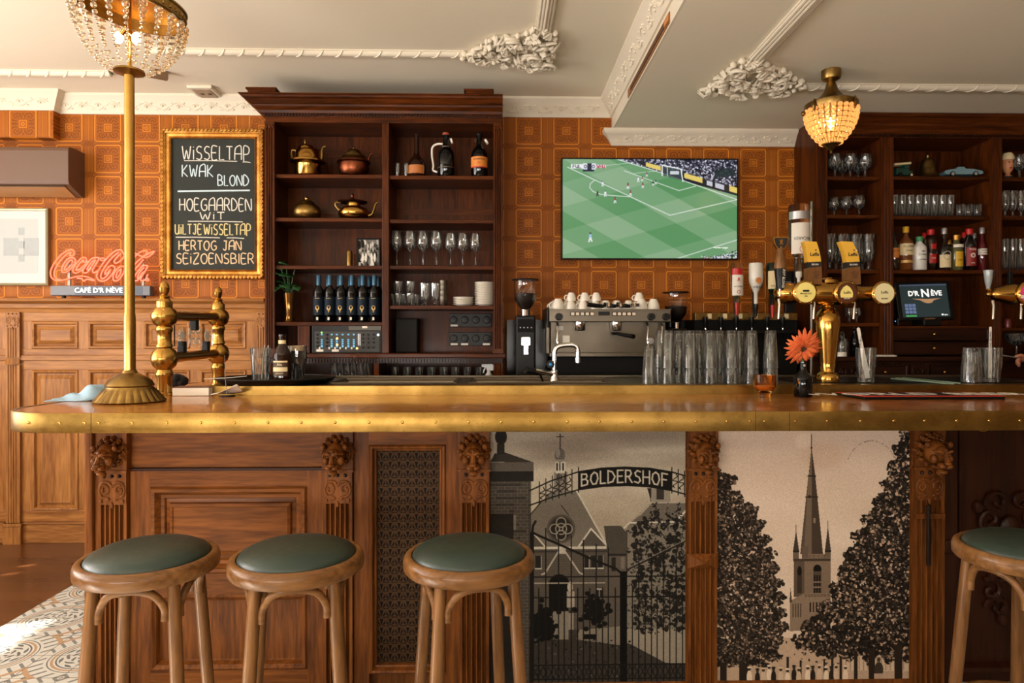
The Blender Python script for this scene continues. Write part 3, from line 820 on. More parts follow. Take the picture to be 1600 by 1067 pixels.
# ------------------------------------------------------------------ built-in cabinets against the back wall
def rebase(t, loc):
    loc = Vector(loc); t.location = loc
    for ch in t.children: ch.location = Vector(ch.location) - loc
    return t
def beads(x0, x1, y, z, r, pitch):
    mb = MB(); n = int((x1 - x0) / pitch)
    for i in range(n):
        xx = x0 + (i + .5) * (x1 - x0) / n
        mb.box(xx - pitch * .32, xx + pitch * .32, y - r, y + r, z - r, z + r)
    return mb
YC = 4.36
CL, CR = X(415, YC), X(785.5, YC)
pi0, pi1 = X(430, YC), X(771, YC)
d0, d1 = X(597, YC), X(608, YC)
def zc_(py): return Z(py, YC, 600)
zb = zc_(552)
cab = thing('bar_cabinet', 'tall mahogany open-shelved cabinet holding brass kettles and wine glasses', 'cabinet')
wx, wz = W_CAB['x'], W_CAB['z']
MB().box(CL + .01, CR - .01, YW - .03, YW - .004, 0.02, zc_(186)).build('back_panel', wz, cab)
for nm, x0, x1 in (('side_panel', CL + .008, pi0 - .012), ('side_panel', pi1 + .012, CR - .008)):
    MB().box(x0, x1, YC + .02, YW - .03, 0.0, zc_(186)).build(nm, wz, cab)
MB().box(d0, d1, YC, YW - .03, zb, zc_(192)).build('divider', wz, cab, bevel=.004)
MB().box(CL, CR, YC - .002, YW - .03, zc_(192), zc_(183)).build('top_rail', wx, cab, bevel=.003)
MB().box(pi0, d0, YW - .034, YW - .03, zc_(228), zc_(214)).build('back_rail', W_CAB['x'], cab)
MB().box(pi0, pi1, YW - .034, YW - .03, zc_(322), zc_(312)).build('back_rail', W_CAB['x'], cab)
zcor0, zcor1 = zc_(184), Z(146, 4.24, 600)
hcor = zcor1 - zcor0
pr = [(0, zcor0), (.012, zcor0), (.014, zcor0 + hcor * .1), (.03, zcor0 + hcor * .16), (.034, zcor0 + hcor * .3), (.06, zcor0 + hcor * .45), (.064, zcor0 + hcor * .55), (.075, zcor0 + hcor * .58), (.095, zcor0 + hcor * .78), (.11, zcor0 + hcor * .82), (.112, zcor0 + hcor * .93), (.125, zcor0 + hcor * .95), (.125, zcor1), (0, zcor1)]
cn = MB().sweep(pr, [(CR, YC), (CL, YC), (CL, YW - .03)])
cn.box(CL, CR, YC, YW - .03, zcor0 + .02, zcor1 - .002)
for a, b in ((389, 432), (728, 770)):
    cn.box(X(a, 4.24), X(b, 4.24), 4.225, YW - .1, zcor1 - .001, zcor1 + .028); cn.box(X(a, 4.24) - .012, X(b, 4.24) + .006, 4.218, YW - .1, zcor1 + .016, zcor1 + .026)
co = cn.build('cornice', wx, cab)
beads(CL - .005, CR, YC - .016, zcor0 + .012, .009, .019).build('bead_moulding', W_DARK['x'], co)
for x0, x1 in ((CL, pi0), (pi1, CR)):
    p = fluted(x0, x1, YC - .012, zc_(545), zc_(199), 3, .008).build('pilaster', wz, cab)
    mb = MB().box(x0, x1, YC - .012, YC + .02, zc_(199), zc_(192))
    for k in range(3): mb.ball((x0 + (x1 - x0) * (k + .5) / 3, YC - .012, zc_(199)), ((x1 - x0) * .13, .006, .014), 8, 5)
    mb.box(x0 - .004, x1 + .004, YC - .02, YC + .02, zb - .01, zc_(545)); mb.build('capital', wz, p)
shL = [272, 340, 414.5, 503]; shR = [273, 342, 414.5, 477]
for py in shL: MB().box(pi0 - .012, d0, YC + .015, YW - .03, zc_(py) - .024, zc_(py)).build('shelf', wx, cab, bevel=.003)
for py in shR: MB().box(d1, pi1 + .012, YC + .015, YW - .03, zc_(py) - .024, zc_(py)).build('shelf', wx, cab, bevel=.003)
bb = MB().box(CL - .02, CR + .02, YC - .035, YW - .03, zb - .03, zb).build('bottom_board', wx, cab, bevel=.006)
beads(CL, CR, YC - .02, zb - .046, .010, .019).build('bead_moulding', W_DARK['x'], bb)
MB().box(CL, CR, YC - .012, YC + .03, zb - .062, zb - .03).build('frieze', W_DARK['x'], bb)
zlow = zc_(592)
MB().box(CL, CR, YC - .03, YW - .03, zlow - .05, zlow).build('counter_shelf', wx, cab)
MB().box(CL, CR, YC, YC + .03, 0, zlow - .05).build('base_front', wz, cab)
MB().box(X(584, YC), X(592, YC), YC, YW - .03, zlow, zb - .03).build('divider', wz, cab)
for x0, x1 in ((CL - .0, pi0), (pi1, CR)):
    fluted(x0, x1, YC - .015, zlow, zb - .062, 3, .008).build('pilaster', wz, cab)
rebase(cab, ((CL + CR) / 2, (YC + YW) / 2, 0))

# right-hand cabinet under the dropped ceiling
YD = 4.37
def zd(py): return Z(py, YD, 1420)
RX = [(X(1275, YD), X(1291, YD)), (X(1375, YD), X(1394, YD)), (X(1547, YD), X(1563, YD)), (X(1648, YD), X(1664, YD))]
RL, RR = RX[0][0], RX[3][1]
cab2 = thing('bar_cabinet', 'dark mahogany cabinet on the right holding spirits, glasses and the till', 'cabinet')
MB().box(RL, RR, YW - .03, YW - .004, .02, zd(200)).build('back_panel', wz, cab2)
MB().box(RL - .001, RL + .02, YD + .015, YW - .004, 0, SOF - .004).build('side_panel', wz, cab2)
MB().box(RR - .02, RR, YD + .015, YW - .03, 0, SOF - .004).build('side_panel', wz, cab2)
for k in (1, 2): MB().box(RX[k][0] + .01, RX[k][1] - .01, YD + .01, YW - .03, zd(557), zd(216)).build('divider', wz, cab2)
ztop = SOF - .004; z0 = zd(216); hh = ztop - z0
pr = [(0, z0), (.012, z0), (.014, z0 + hh * .12), (.026, z0 + hh * .16), (.03, z0 + hh * .36), (.05, z0 + hh * .48), (.055, z0 + hh * .6), (.085, z0 + hh * .8), (.1, z0 + hh * .86), (.105, ztop), (0, ztop)]
cn = MB().sweep(pr, [(RR, YD), (RL + .02, YD)]); cn.box(RL, RR, YD, YW - .03, z0, ztop)
co = cn.build('cornice', wx, cab2)
beads(RL, RR, YD - .014, z0 + .012, .008, .015).build('bead_moulding', W_DARK['x'], co)
for x0, x1 in RX:
    p = fluted(x0, x1, YD - .012, zd(555), z0, 3, .008).build('pilaster', wz, cab2)
RSH = [[275, 335, 421], [274, 336, 421, 509], [275, 336, 421]]
for k, sh in enumerate(RSH):
    for py in sh: MB().box(RX[k][1] - .008, RX[k + 1][0] + .008, YD + .02, YW - .03, zd(py) - .024, zd(py)).build('shelf', wx, cab2, bevel=.003)
zw = zd(557)
led = MB().box(RL - .01, RR, YD - .06, YW - .03, zw - .03, zw).build('ledge', W_DARK['x'], cab2, bevel=.006)
beads(RL, RR, YD - .045, zw - .042, .007, .014).build('bead_moulding', W_DARK['x'], led)
MB().box(RL, RR, YD - .02, YW - .03, 0, zw - .03).build('base', W_DARK['x'], cab2)
for a, b in ((1306, 1338), (1418, 1446)):
    x0, x1 = X(a, YD), X(b, YD); m = capital(MB(), x0, x1, YD - .04, zd(592), zd(566), False); m.build('carved_block', W_DARK['z'], cab2)
for a, b in ((1340, 1416), (1448, 1545)):
    dr = MB().rings(X(a, YD), X(b, YD), zd(598), zd(568), [(0, YD - .02), (.004, YD - .032), (.014, YD - .032), (.018, YD - .026)]).build('drawer', W_DARK['x'], cab2)
    for fx in ((.5,) if b - a < 80 else (.22, .78)):
        xx = X(a + (b - a) * fx, YD); MB().ball((xx, YD - .042, zd(581)), .011, 10, 6).build('knob', M['brass'], dr)
# drawer under the till
x0, x1 = RX[1][1] + .002, RX[2][0] - .002
for a, b in ((512, 532), (534, 554)):
    dr = MB().rings(x0, x1, zd(b), zd(a), [(0, YD + .02), (.003, YD + .004), (.01, YD + .004), (.014, YD + .008)]).build('drawer', W_DARK['x'], cab2)
    MB().ball((X(1459, YD), YD - .006, zd((a + b) / 2)), .011, 10, 6).build('knob', M['brass'], dr)
rebase(cab2, ((RL + RR) / 2, (YD + YW) / 2, 0))

# counter, splash panel and bottle rail between the two cabinets
x0, x1 = CR + .03, RL - .02
bc = thing('back_counter', 'dark back counter under the television carrying the espresso machine', 'counter')
zbc = 1.09
MB().box(x0, x1, 4.08, YW - .004, zbc - .04, zbc).build('counter_top', M['black_matte'], bc, bevel=.004)
MB().box(x0, x1, 4.14, YW - .004, 0, zbc - .04).build('base', M['black_matte'], bc)
MB().box(x0, x1, 4.6, YW - .004, zbc, Z(500, 4.6, 1100)).build('backsplash', plain('black_tile', c(24, 22, 22), .2), bc)
rebase(bc, ((x0 + x1) / 2, 4.4, 0))
YO = 4.38
opt = thing('optic_rail', 'brass-topped black rail of spirit measures right of the espresso machine', 'bottle rail')
ox0, ox1 = X(1086, YO), X(1246, YO)
MB().box(ox0, ox1, YO, YO + .05, Z(500, YO, 1150), Z(489, YO, 1150)).build('brass_band', M['brass_old'], opt, bevel=.002)
MB().box(ox0, ox1, YO + .01, YO + .2, zbc + .001, Z(500, YO, 1150)).build('backing', M['black_matte'], opt)
MB().box(ox0, ox1, YO - .10, YO + .01, Z(520, YO, 1150), Z(516, YO, 1150)).build('shelf', M['black'], opt)
for px in range(1100, 1244, 24):
    q = P(px, 505, YO)
    ms = MB().lathe([(0, -.03), (.009, -.03), (.011, -.006), (.014, .0), (.014, .04), (0, .042)], 12, M=Matrix.Translation((q.x, YO - .03, q.z))).build('measure', M['black'], opt)
    MB().lathe([(0, -.05), (.004, -.05), (.005, -.03), (0, -.03)], 8, M=Matrix.Translation((q.x, YO - .03, q.z))).build('nozzle', M['chrome'], ms)
    MB().box(q.x + .022, q.x + .046, YO - .012, YO, q.z + .030, q.z + .062).build('price_tag', M['cream'], opt)
rebase(opt, ((ox0 + ox1) / 2, YO, zbc))
# ------------------------------------------------------------------ the bar
YB, YS = 2.60, 2.34                     # panelled front; face of the brass edge
ZT, ZU = Z(644.5, YS), Z(674.5, YS)     # worktop and underside of the edge
XEND = 2.75
XA = X(20, YS + .17)                    # left edge of the worktop
YL = 3.10                               # foot of the raised brass ledge
ZL = Z(602, YL)                         # height of the service surface behind it
XLED = X(322, YL)
YARM = 4.02

def bar_wood():
    g = G('varnished_parquet', coat=0.7, coatr=0.10)
    x, y, z = g.sep(g.pos())
    u = x / 0.26
    k = g.abs(g.frac(u) - 0.5) * 2
    t = y + k * 0.13
    row = g.m('FLOOR', t / 0.05); f = g.frac(t / 0.05)
    side = g.m('FLOOR', u * 2.0)
    tone = g.frac(g.sin(row * 12.9 + side * 78.2) * 4375.5)
    n = g.noise(g.vec(x * 9.0 + side * 3.1, t * 60.0, row), 1.0, 3)
    gap = g.ss(g.abs(f - .5), .47, .495)
    col = g.mix(n * .5 + tone * .5, c(138, 78, 24), c(206, 134, 56))
    g.set(col=g.mix(gap, col, c(84, 42, 14)), rough=n * .1 + .24)
    g.bump(g.noise(g.vec(x * 6.0, y * 6.0, z), 1.0, 3), .004, .12)
    return g.mat
def edge_brass():
    g = G('patinated_brass', metal=1.0)
    v = g.pos()
    a = g.ss(g.noise(v, 3.2, 5, .65), .36, .70)
    b = g.noise(g.vmul(v, (1.0, 1, 3.0)), 38, 4, .7)
    sp = g.ss(g.noise(v, 130, 2), .66, .74)
    col = g.mix(a * .65 + b * .35, c(112, 84, 36), c(180, 142, 76))
    g.set(col=g.mix(sp * .5, col, c(76, 58, 28)), rough=b * .22 + .24)
    g.bump(g.noise(v, 26, 3), .0012, .25)
    return g.mat
M['parquet'] = bar_wood(); M['edge'] = edge_brass()
RC = .24
out = [(XEND, YS)] + [(XA + RC - RC * math.sin(a), YS + RC - RC * math.cos(a)) for a in [PI / 2 * i / 12 for i in range(13)]] + [(XA, YARM)]
ctr = thing('bar_counter', 'long varnished wooden bar top with brass edge and rounded left end', 'bar counter')
poly = [(a, b) for a, b in out] + [(XLED, YARM), (XLED, YL + .02), (XEND, YL + .02)]
MB().ext(poly, ZT - .05, ZT, 'z').build('worktop', M['parquet'], ctr)
ed = MB().sweep([(0, ZU), (.003, ZU), (.004, ZU + .004), (.004, ZT - .003), (.002, ZT + .0015), (-.012, ZT + .0015), (-.012, ZT), (0, ZT - .004)], out).build('brass_edge', M['edge'], ctr)

ed.data.polygons.foreach_set('use_smooth', [True] * len(ed.data.polygons)); ed.data.set_sharp_from_angle(angle=math.radians(25))
rv = [(45, 663), (94, 663), (133, 663), (155, 663), (207, 663), (261, 663), (314, 662), (367, 662), (419, 662), (471, 661), (524, 661), (577, 661), (629, 660), (681, 660), (732, 660), (783, 659), (834, 659), (886, 659), (936, 659), (987, 659), (1037, 659), (1087, 659), (1135, 659), (1171, 659), (1194, 659), (1242, 659), (1292, 659), (1344, 659), (1396, 659), (1444, 659), (1494, 659), (1545, 659), (1593, 659), (1645, 659)]
r0 = None; zr_ = Z(659, YS)
for px, py in rv:
    x = X(px, YS); y = YS - .004
    if x < XA + RC:
        for _ in range(6): x = X(px, y); y = YS + RC - math.sqrt(max(0, RC ** 2 - (XA + RC - max(x, XA)) ** 2)) - .004
        x = max(x, XA - .003)
    if r0 is None: r0 = o = MB().ball((0, 0, 0), (.0055, .004, .0055), 8, 5).build('rivet', M['brass_bright'], ctr)
    else: o = r0.copy(); COL.objects.link(o); o.parent = ctr
    o.location = (x, y, zr_)
for px in (143, 1180, 1233): MB().box(X(px, YS) - .0006, X(px, YS) + .0006, YS - .0046, YS - .003, ZU, ZT).build('seam', M['black_matte'], ctr)
lg = MB().sweep([(0, ZT - .03), (.004, ZT - .03), (.004, ZL - .002), (.001, ZL), (-.09, ZL), (-.09, ZL - .004), (0, ZL - .004)], [(XEND, YL), (XLED, YL), (XLED, YARM)]).build('brass_ledge', M['edge'], ctr)
rebase(ctr, (0.5, 2.7, 0))

# service surface behind the ledge, with two sink bowls
svc = thing('service_counter', 'stainless steel service counter with sink bowls behind the raised brass ledge', 'counter')
x0s, x1s, y0s, y1s = XLED + .096, XEND, YL + .095, 3.74
b1 = (X(530, 3.4), X(708, 3.4)); b2 = (X(742, 3.4), X(950, 3.4)); yb0, yb1 = YL + .16, 3.60
mb = MB()
for a, b in ((x0s, b1[0]), (b1[1], b2[0]), (b2[1], x1s)): mb.box(a, b, y0s, y1s, ZL - .03, ZL - .002)
for a, b in (b1, b2): mb.box(a, b, y0s, yb0, ZL - .03, ZL - .002); mb.box(a, b, yb1, y1s, ZL - .03, ZL - .002)
mb.build('steel_top', M['steel'], svc)
MB().box(x0s, x1s, y1s - .012, y1s, ZL - .002, ZL + .012).build('rear_rim', M['steel'], svc, bevel=.003)
for a, b in (b1, b2):
    m = MB(); q = [(0, ZL), (.006, ZL + .006), (.02, ZL + .005), (.03, ZL - .01), (.06, ZL - .17)]
    vs, fs = [], []
    for i, z in q: vs += [(a - .03 + i, yb0 - .03 + i, z), (b + .03 - i, yb0 - .03 + i, z), (b + .03 - i, yb1 + .03 - i, z), (a - .03 + i, yb1 + .03 - i, z)]
    for k in range(len(q) - 1):
        for j in range(4): fs.append((4 * k + j, 4 * k + (j + 1) % 4, 4 * k + 4 + (j + 1) % 4, 4 * k + 4 + j))
    fs.append((16, 17, 18, 19)); m.add(vs, fs); m.build('sink_bowl', M['steel'], svc)
MB().box(x0s, XEND, y0s + .02, y1s - .02, 0.0, ZL - .20).build('cabinet_body', M['black_matte'], svc)
MB().box(X(1230, 3.4), X(1600, 3.4), YL + .12, 3.66, ZL - .0018, ZL + .004).build('drip_tray', M['black'], svc, bevel=.002)
rebase(svc, (0.5, 3.4, 0))

def bx(px): return X(px, YB)
def bz(py): return Z(py, YB)
bar = thing('bar', 'carved oak bar front with fluted pilasters and lion heads under the worktop', 'bar')
oz, ox = W_BAR['z'], W_BAR['x']
ZB = ZT - .05
XBL = bx(133)
XBR = bx(1478)
MB().box(XBL, XBR, YB + .05, YL - .02, 0, ZB - .001).build('carcass', oz, bar)
MB().box(XBL, bx(146), YB - .012, YB + .05, 0, ZB - .001).build('corner_post', oz, bar, bevel=.008)
MB().box(bx(146), bx(158), YB + .01, YB + .05, 0, ZB - .001).build('stile', oz, bar)
MB().box(bx(203), bx(507), YB + .006, YB + .05, bz(729), ZB - .001).build('header', ox, bar, bevel=.003)
MB().box(bx(203), bx(507), YB - .004, YB + .05, bz(733.5), bz(729)).build('bead', W_DARK['x'], bar, bevel=.002)
for a, b in ((203, 234), (480, 507)): MB().box(bx(a), bx(b), YB, YB + .05, 0, bz(733.5)).build('stile', oz, bar)
MB().box(bx(234), bx(480), YB, YB + .05, bz(758), bz(733.5)).build('rail', ox, bar)
MB().box(bx(234), bx(480), YB, YB + .05, bz(925), bz(893)).build('rail', ox, bar)
MB().box(bx(234), bx(480), YB, YB + .05, 0, .12).build('rail', ox, bar)
MB().rings(bx(234), bx(480), bz(893), bz(758), [(0, YB), (.008, YB - .010), (.02, YB - .008), (.034, YB + .014), (.046, YB + .016), (.05, YB + .026), (.064, YB + .024), (.068, YB + .012), (.078, YB + .008), (.082, YB + .012), (.088, YB + .012)]).build('raised_panel', ox, bar)
MB().rings(bx(234), bx(480), .12, bz(925), [(0, YB), (.008, YB - .006), (.02, YB + .004), (.026, YB + .022), (.032, YB + .028)]).build('lower_panel', oz, bar)
# pierced panel
MB().box(bx(553), bx(576), YB, YB + .05, 0, ZB - .001).build('stile', oz, bar)
MB().box(bx(697), bx(719), YB, YB + .05, 0, ZB - .001).build('stile', oz, bar)
MB().box(bx(576), bx(697), YB, YB + .05, bz(694), ZB - .001).build('rail', ox, bar)
MB().rings(bx(576), bx(697), .10, bz(694), [(0, YB), (.006, YB - .008), (.014, YB - .006), (.02, YB + .012), (.026, YB + .014), (.028, YB + .03)], cap=False).build('panel_moulding', oz, bar)
def pierced():
    g = G('pierced_leather_panel')
    x, y, z = g.sep(g.pos())
    p = .0335
    u, v = (g.frac((x - bx(587)) / p) - .5), g.frac(z / p)
    r = g.length(u, v - 0.05)
    an = g.m('ARCTAN2', u, v - 0.02)
    fan = g.ss(g.sin(g.abs(an) * 9.0 + 1.2), -.15, .1) * g.ss(r, .12, .2) * (1 - g.ss(v, .84, .88)) * (1 - g.ss(g.abs(u), .40, .46))
    n = g.noise(g.pos(), 40, 2)
    g.set(col=g.mix(fan, g.mix(n, c(56, 38, 22), c(78, 55, 34)), c(16, 8, 4)), rough=.7, spec=.15)
    g.bump(1 - fan, .004, .8)
    return g.mat
MB().box(bx(584), bx(688), YB + .028, YB + .049, .12, bz(706)).build('pierced_panel', pierced(), bar)

def lion(mb, x, y, z, k=1.0):
    """Lion mask with open jaws and a curled mane, looking out along -y."""
    T = Matrix.Translation((x, y, z)) @ Matrix.Rotation(math.radians(14), 4, 'X') @ Matrix.Scale(k, 4)
    F = Matrix.Translation((x, y, z)) @ Matrix.Rotation(math.radians(14), 4, 'X') @ Matrix.Scale(k * 1.22, 4)
    B = lambda p, r, s=12, n=8: mb.ball(p, r, s, n, 0, F)
    B((0, 0, .004), (.036, .048, .044), 16, 10)
    B((0, -.036, .020), (.024, .022, .018))
    mb.tube([(0, -.050, .034), (0, -.064, .012), (0, -.076, -.004)], [.008, .0075, .011], 8, M=F)
    B((0, -.080, -.007), (.013, .008, .007))
    for s in (-1, 1):
        B((s * .012, -.066, -.020), (.013, .018, .010)); B((s * .027, -.040, -.006), (.013, .016, .016))
        mb.tube(cr([(s * .005, -.060, .024), (s * .018, -.060, .030), (s * .034, -.040, .022)], 3), [.0055] * 4 + [.005] * 3, 6, M=F)
        B((s * .017, -.052, .014), (.006, .006, .005)); B((s * .040, -.016, .036), (.010, .010, .012))
        mb.tube(cr([(s * .005, -.078, -.024), (s * .018, -.062, -.030), (s * .028, -.040, -.034)], 3), .0035, 6, M=F)
    B((0, -.056, -.046), (.016, .018, .008)); B((0, -.046, -.056), (.012, .014, .011))
    for ring, (R, n, yy) in enumerate(((.056, 11, .016), (.066, 14, .034))):
        for i in range(n):
            a = 2 * PI * i / n + ring * .25 + PI / 2
            cx_, cz = R * math.cos(a), R * math.sin(a) * 1.08
            sp = [(cx_ + .011 * (1 - t / 9) * math.cos(a + t * .8 + 2), yy - .006 - .006 * math.sin(PI * t / 9), cz + .011 * (1 - t / 9) * math.sin(a + t * .8 + 2)) for t in range(9)]
            mb.tube(sp, [.005] * 9, 5, M=T); mb.ball((cx_, yy + .006, cz), (.012, .014, .012), 8, 5, 0, T)
    return mb
PIL = [(158, 202, 1), (507, 552, 0), (718, 764, 0), (1074, 1118, 0), (1424, 1470, 0)]
for i, (a, b, wide) in enumerate(PIL):
    x0, x1 = bx(a), bx(b); xm = (x0 + x1) / 2; wd = x1 - x0
    zcap0, zcap1 = bz(783), bz(733)
    yf = YB - .022
    mid = i in (3, 4)
    zm0, zm1 = (bz(886), bz(866)) if i == 3 else (bz(812), bz(804))
    if mid:
        f = fluted(x0, x1, yf, 0, zm0, 5, .017, .06)
        f2 = fluted(x0, x1, yf, zm1, zcap0, 5, .017, .06); f.add(f2.v, f2.f)
        if i == 3: f.add([(x0 - .004, yf, zm0 - .004), (x1 + .004, yf, zm0 - .004), (x1 + .004, yf, zm1 + .004), (x0 - .004, yf, zm1 + .004), (xm, yf - .028, (zm0 + zm1) / 2), (x0 - .004, yf + .03, zm0), (x1 + .004, yf + .03, zm0), (x1 + .004, yf + .03, zm1), (x0 - .004, yf + .03, zm1)],
                         [(0, 1, 4), (1, 2, 4), (2, 3, 4), (3, 0, 4), (0, 5, 6, 1), (1, 6, 7, 2), (2, 7, 8, 3), (3, 8, 5, 0), (5, 8, 7, 6)])
        else: f.box(x0 - .002, x1 + .002, yf - .004, yf + .02, zm0, zm1)
    else: f = fluted(x0, x1, yf, 0, zcap0, 5, .017, .08)
    f.box(x0, x1, yf + .019, YB + .05, 0, ZB - .001)
    p = f.build('pilaster', oz, bar)
    cm = capital(MB(), x0, x1, yf - .002, zcap0, zcap1, False)
    cp = cm.build('capital', oz, p)
    mb = MB()
    for k in (-1, 0, 1): mb.ball((xm + k * wd * .27, yf - .004, zcap1 - .016), (.0068, .008, .0068), 10, 6)
    mb.build('studs', M['iron'], p)
    bl = MB().box(x0 - .003, x1 + .003, yf - .004, YB + .05, zcap1, ZB - .001)
    bl.box(x0 - .006, x1 + .006, yf - .012, YB + .04, zcap1 - .003, zcap1 + .006)
    bl.build('corbel_block', oz, p)
    lion(MB(), xm, yf - .030, bz(706), wd / .132).build('lion_head', oz if i < 3 else W_BAR['z'], p)
# end pieces: filler stiles between pilasters and murals, recessed right-hand bay
for a, b in ((764, 766), (1071, 1074), (1118, 1121), (1421, 1424), (1470, 1478)): MB().box(bx(a), bx(b), YB + .004, YB + .05, 0, ZB - .001).build('edge_strip', oz, bar)
MB().box(bx(1441), bx(1446), YB - .036, YB - .024, bz(885), bz(790)).build('hinge_pin', M['iron'], bar, bevel=.004)
rebase(bar, (0, YB + .2, 0))
YR = 2.655
rec = thing('bar_side_door', 'dark carved wooden door in the recess at the right end of the bar', 'door')
rx0, rx1 = XBR, XEND
dz_, dx_ = W_DARK['z'], W_DARK['x']
MB().box(rx0, rx1, YR + .03, YR + .08, 0, ZB - .002).build('door_leaf', dz_, rec)
MB().box(rx0, X(1492, YR), YR - .02, YR + .03, 0, ZB - .002).build('stile', dz_, rec, bevel=.004)
MB().rings(X(1498, YR), X(1720, YR), Z(852, YR), ZB - .004, [(0, YR + .03), (.004, YR), (.014, YR + .004), (.02, YR + .03)], cap=False).build('upper_panel', dx_, rec)
MB().box(X(1470, YR), rx1, YR - .03, YR + .03, Z(868, YR), Z(846, YR)).build('rail', dx_, rec, bevel=.006)
MB().rings(X(1492, YR), X(1720, YR), .05, Z(874, YR), [(0, YR + .03), (.006, YR - .006), (.02, YR), (.03, YR + .03)], cap=False).build('lower_panel', dz_, rec)
mb = MB(); rnd = random.Random(4)
xm = X(1585, YR)
for s in (-1, 1):
    for k in range(7):
        zz = .30 + k * .07; r = .05
        mb.tube([(xm + s * (.05 + .03 * (k % 2) + r * (1 - t / 15) * math.cos(t * .5 + k)), YR + .02, zz + r * (1 - t / 15) * math.sin(t * .5 + k)) for t in range(14)], .010, 6)
    for k in range(6): mb.ball((xm + s * (.03 + .02 * k), YR + .022, .25 + .09 * k), (.02, .016, .028), 8, 5)
mb.ball((xm, YR + .02, .62), (.04, .02, .05)); mb.build('carving', dz_, rec)
MB().tube(cr([(X(1500, YR), YR, Z(975, YR)), (X(1498, YR), YR - .012, Z(1000, YR)), (X(1503, YR), YR - .012, Z(1020, YR)), (X(1499, YR), YR, Z(1040, YR))], 4), .007, 6).build('iron_latch', M['iron'], rec)
hk = MB().tube([(X(1548, YS + .2) + .022 * math.cos(a), YS + .24, Z(671, YS + .24) + .016 * math.sin(a) + .004) for a in [PI + PI * t / 10 for t in range(11)]], .003, 6)
hk.ball((X(1530, YS + .2), YS + .24, Z(672, YS + .24)), .005)
hk.box(X(1520, YS + .2), X(1570, YS + .2), YS + .235, YS + .25, Z(671, YS + .24) + .002, ZT - .051)
tag(hk.build('bag_hook', M['brass']), 'small brass hook under the bar top near its right end', 'hook')
rebase(rec, ((rx0 + rx1) / 2, YR, 0))

# ------------------------------------------------------------------ photo murals on the bar front
def picture_mat(name, rough=.55):
    g = G(name, rough=rough); g.set(col=g.attr('picture')); return g.mat
MP = picture_mat('printed_picture', .8); MP.node_tree.nodes['Principled BSDF'].inputs['Specular IOR Level'].default_value = .08
rg = np.random.default_rng(11)
p = Paint(765, 672, 1072, 1067, 1.5, (178, 154, 122))
K = (30, 25, 21)
for i in range(26):
    p.ell(rg.uniform(770, 1070), rg.uniform(690, 800), rg.uniform(25, 70), rg.uniform(8, 22), (208, 190, 158), .25, soft=.9)
for i in range(14): p.ell(rg.uniform(830, 1070), rg.uniform(676, 730), rg.uniform(30, 60), rg.uniform(6, 14), (138, 116, 92), .22, soft=.9)
p.poly([(827, 808), (846, 783), (862, 768), (884, 766), (902, 769), (950, 857), (950, 1000), (827, 1000)], (122, 108, 90))
p.line([(901, 769), (950, 857)], 2.6, (206, 192, 166)); p.line([(827, 806), (846, 783)], 2, (60, 52, 44))
p.rect(865, 738, 886, 772, (132, 116, 96)); p.rect(867, 721, 883, 740, (202, 188, 160))
for x in (869.5, 874, 879): p.rect(x - 1.3, 724, x + 1.3, 736, (50, 42, 36))
for x in (870, 876, 882): p.rect(x - 1, 742, x + 1, 752, (60, 52, 44))
p.ell(874, 712, 8.5, 12, (104, 92, 78)); p.ell(871, 708, 3.5, 8, (150, 136, 114), .8); p.rect(864, 719, 885, 722, (150, 134, 112))
p.line([(874.5, 702), (874.5, 679)], 1.8, (60, 50, 42)); p.line([(869, 683), (880, 683)], 1.4, (60, 50, 42))
p.ell(876, 827, 22, 22, (70, 60, 50)); p.ring(876, 827, 21, 3.0, (92, 80, 66)); p.ell(876, 827, 17.5, 17.5, (44, 37, 31))
for a in range(4): p.ring(876 + 10 * math.cos(a * PI / 2), 827 + 10 * math.sin(a * PI / 2), 7.5, 1.6, (158, 144, 120))
p.ring(876, 827, 8.5, 1.6, (158, 144, 120)); p.line([(876, 790), (888, 806)], 1.2, (50, 42, 36))
p.rect(829, 858, 949, 1000, (92, 79, 64))
for y in np.arange(862, 1000, 4.0): p.line([(829, y), (949, y)], .7, (70, 60, 49), .6)
p.poly([(905, 853), (923, 829), (947, 854)], (88, 75, 62)); p.line([(904, 854), (923, 827), (949, 855)], 2.6, (212, 198, 172))
p.poly([(832, 840), (836, 836), (852, 856), (832, 856)], (88, 75, 62)); p.line([(835, 836), (852, 856)], 2.4, (204, 190, 164))
p.rect(832, 855, 949, 858.5, (200, 186, 160)); p.rect(832, 861, 949, 864, (66, 56, 46))
for x0, x1 in ((836, 845), (913, 920), (923, 931), (934, 942)): p.rect(x0, 869, x1, 888, (40, 34, 29)); p.rect(x0 - 1, 888, x1 + 1, 890, (188, 174, 148)); p.line([(x1, 869), (x1, 888)], 1, (176, 160, 136))
p.line([(872, 862), (851, 896), (846, 898)], 2.6, (178, 164, 138)); p.line([(882, 862), (905, 896), (910, 898)], 2.6, (178, 164, 138)); p.rect(873, 858, 883, 866, (190, 176, 150))
p.ell(873, 913, 17, 16, (22, 18, 15)); p.rect(857, 912, 888, 956, (22, 18, 15))
p.ell(890, 918, 4.5, 9, (186, 168, 140)); p.rect(885, 925, 897, 950, (170, 152, 126)); p.rect(888, 958, 896, 990, (150, 134, 110)); p.rect(883, 955, 899, 959, (60, 52, 44))
for x in (936, 949, 963): p.rect(x - 4, 922, x + 5, 934, (40, 34, 29)); p.rect(x - 4, 921, x + 5, 923, (190, 176, 150)); p.line([(x, 922), (x, 934)], 1.2, (170, 154, 130))
p.rect(832, 911, 970, 913, (160, 146, 122)); p.rect(945, 865, 982, 990, (98, 84, 68))
p.poly([(943, 823), (970, 823), (981, 836), (981, 866), (949, 866)], (84, 73, 60))
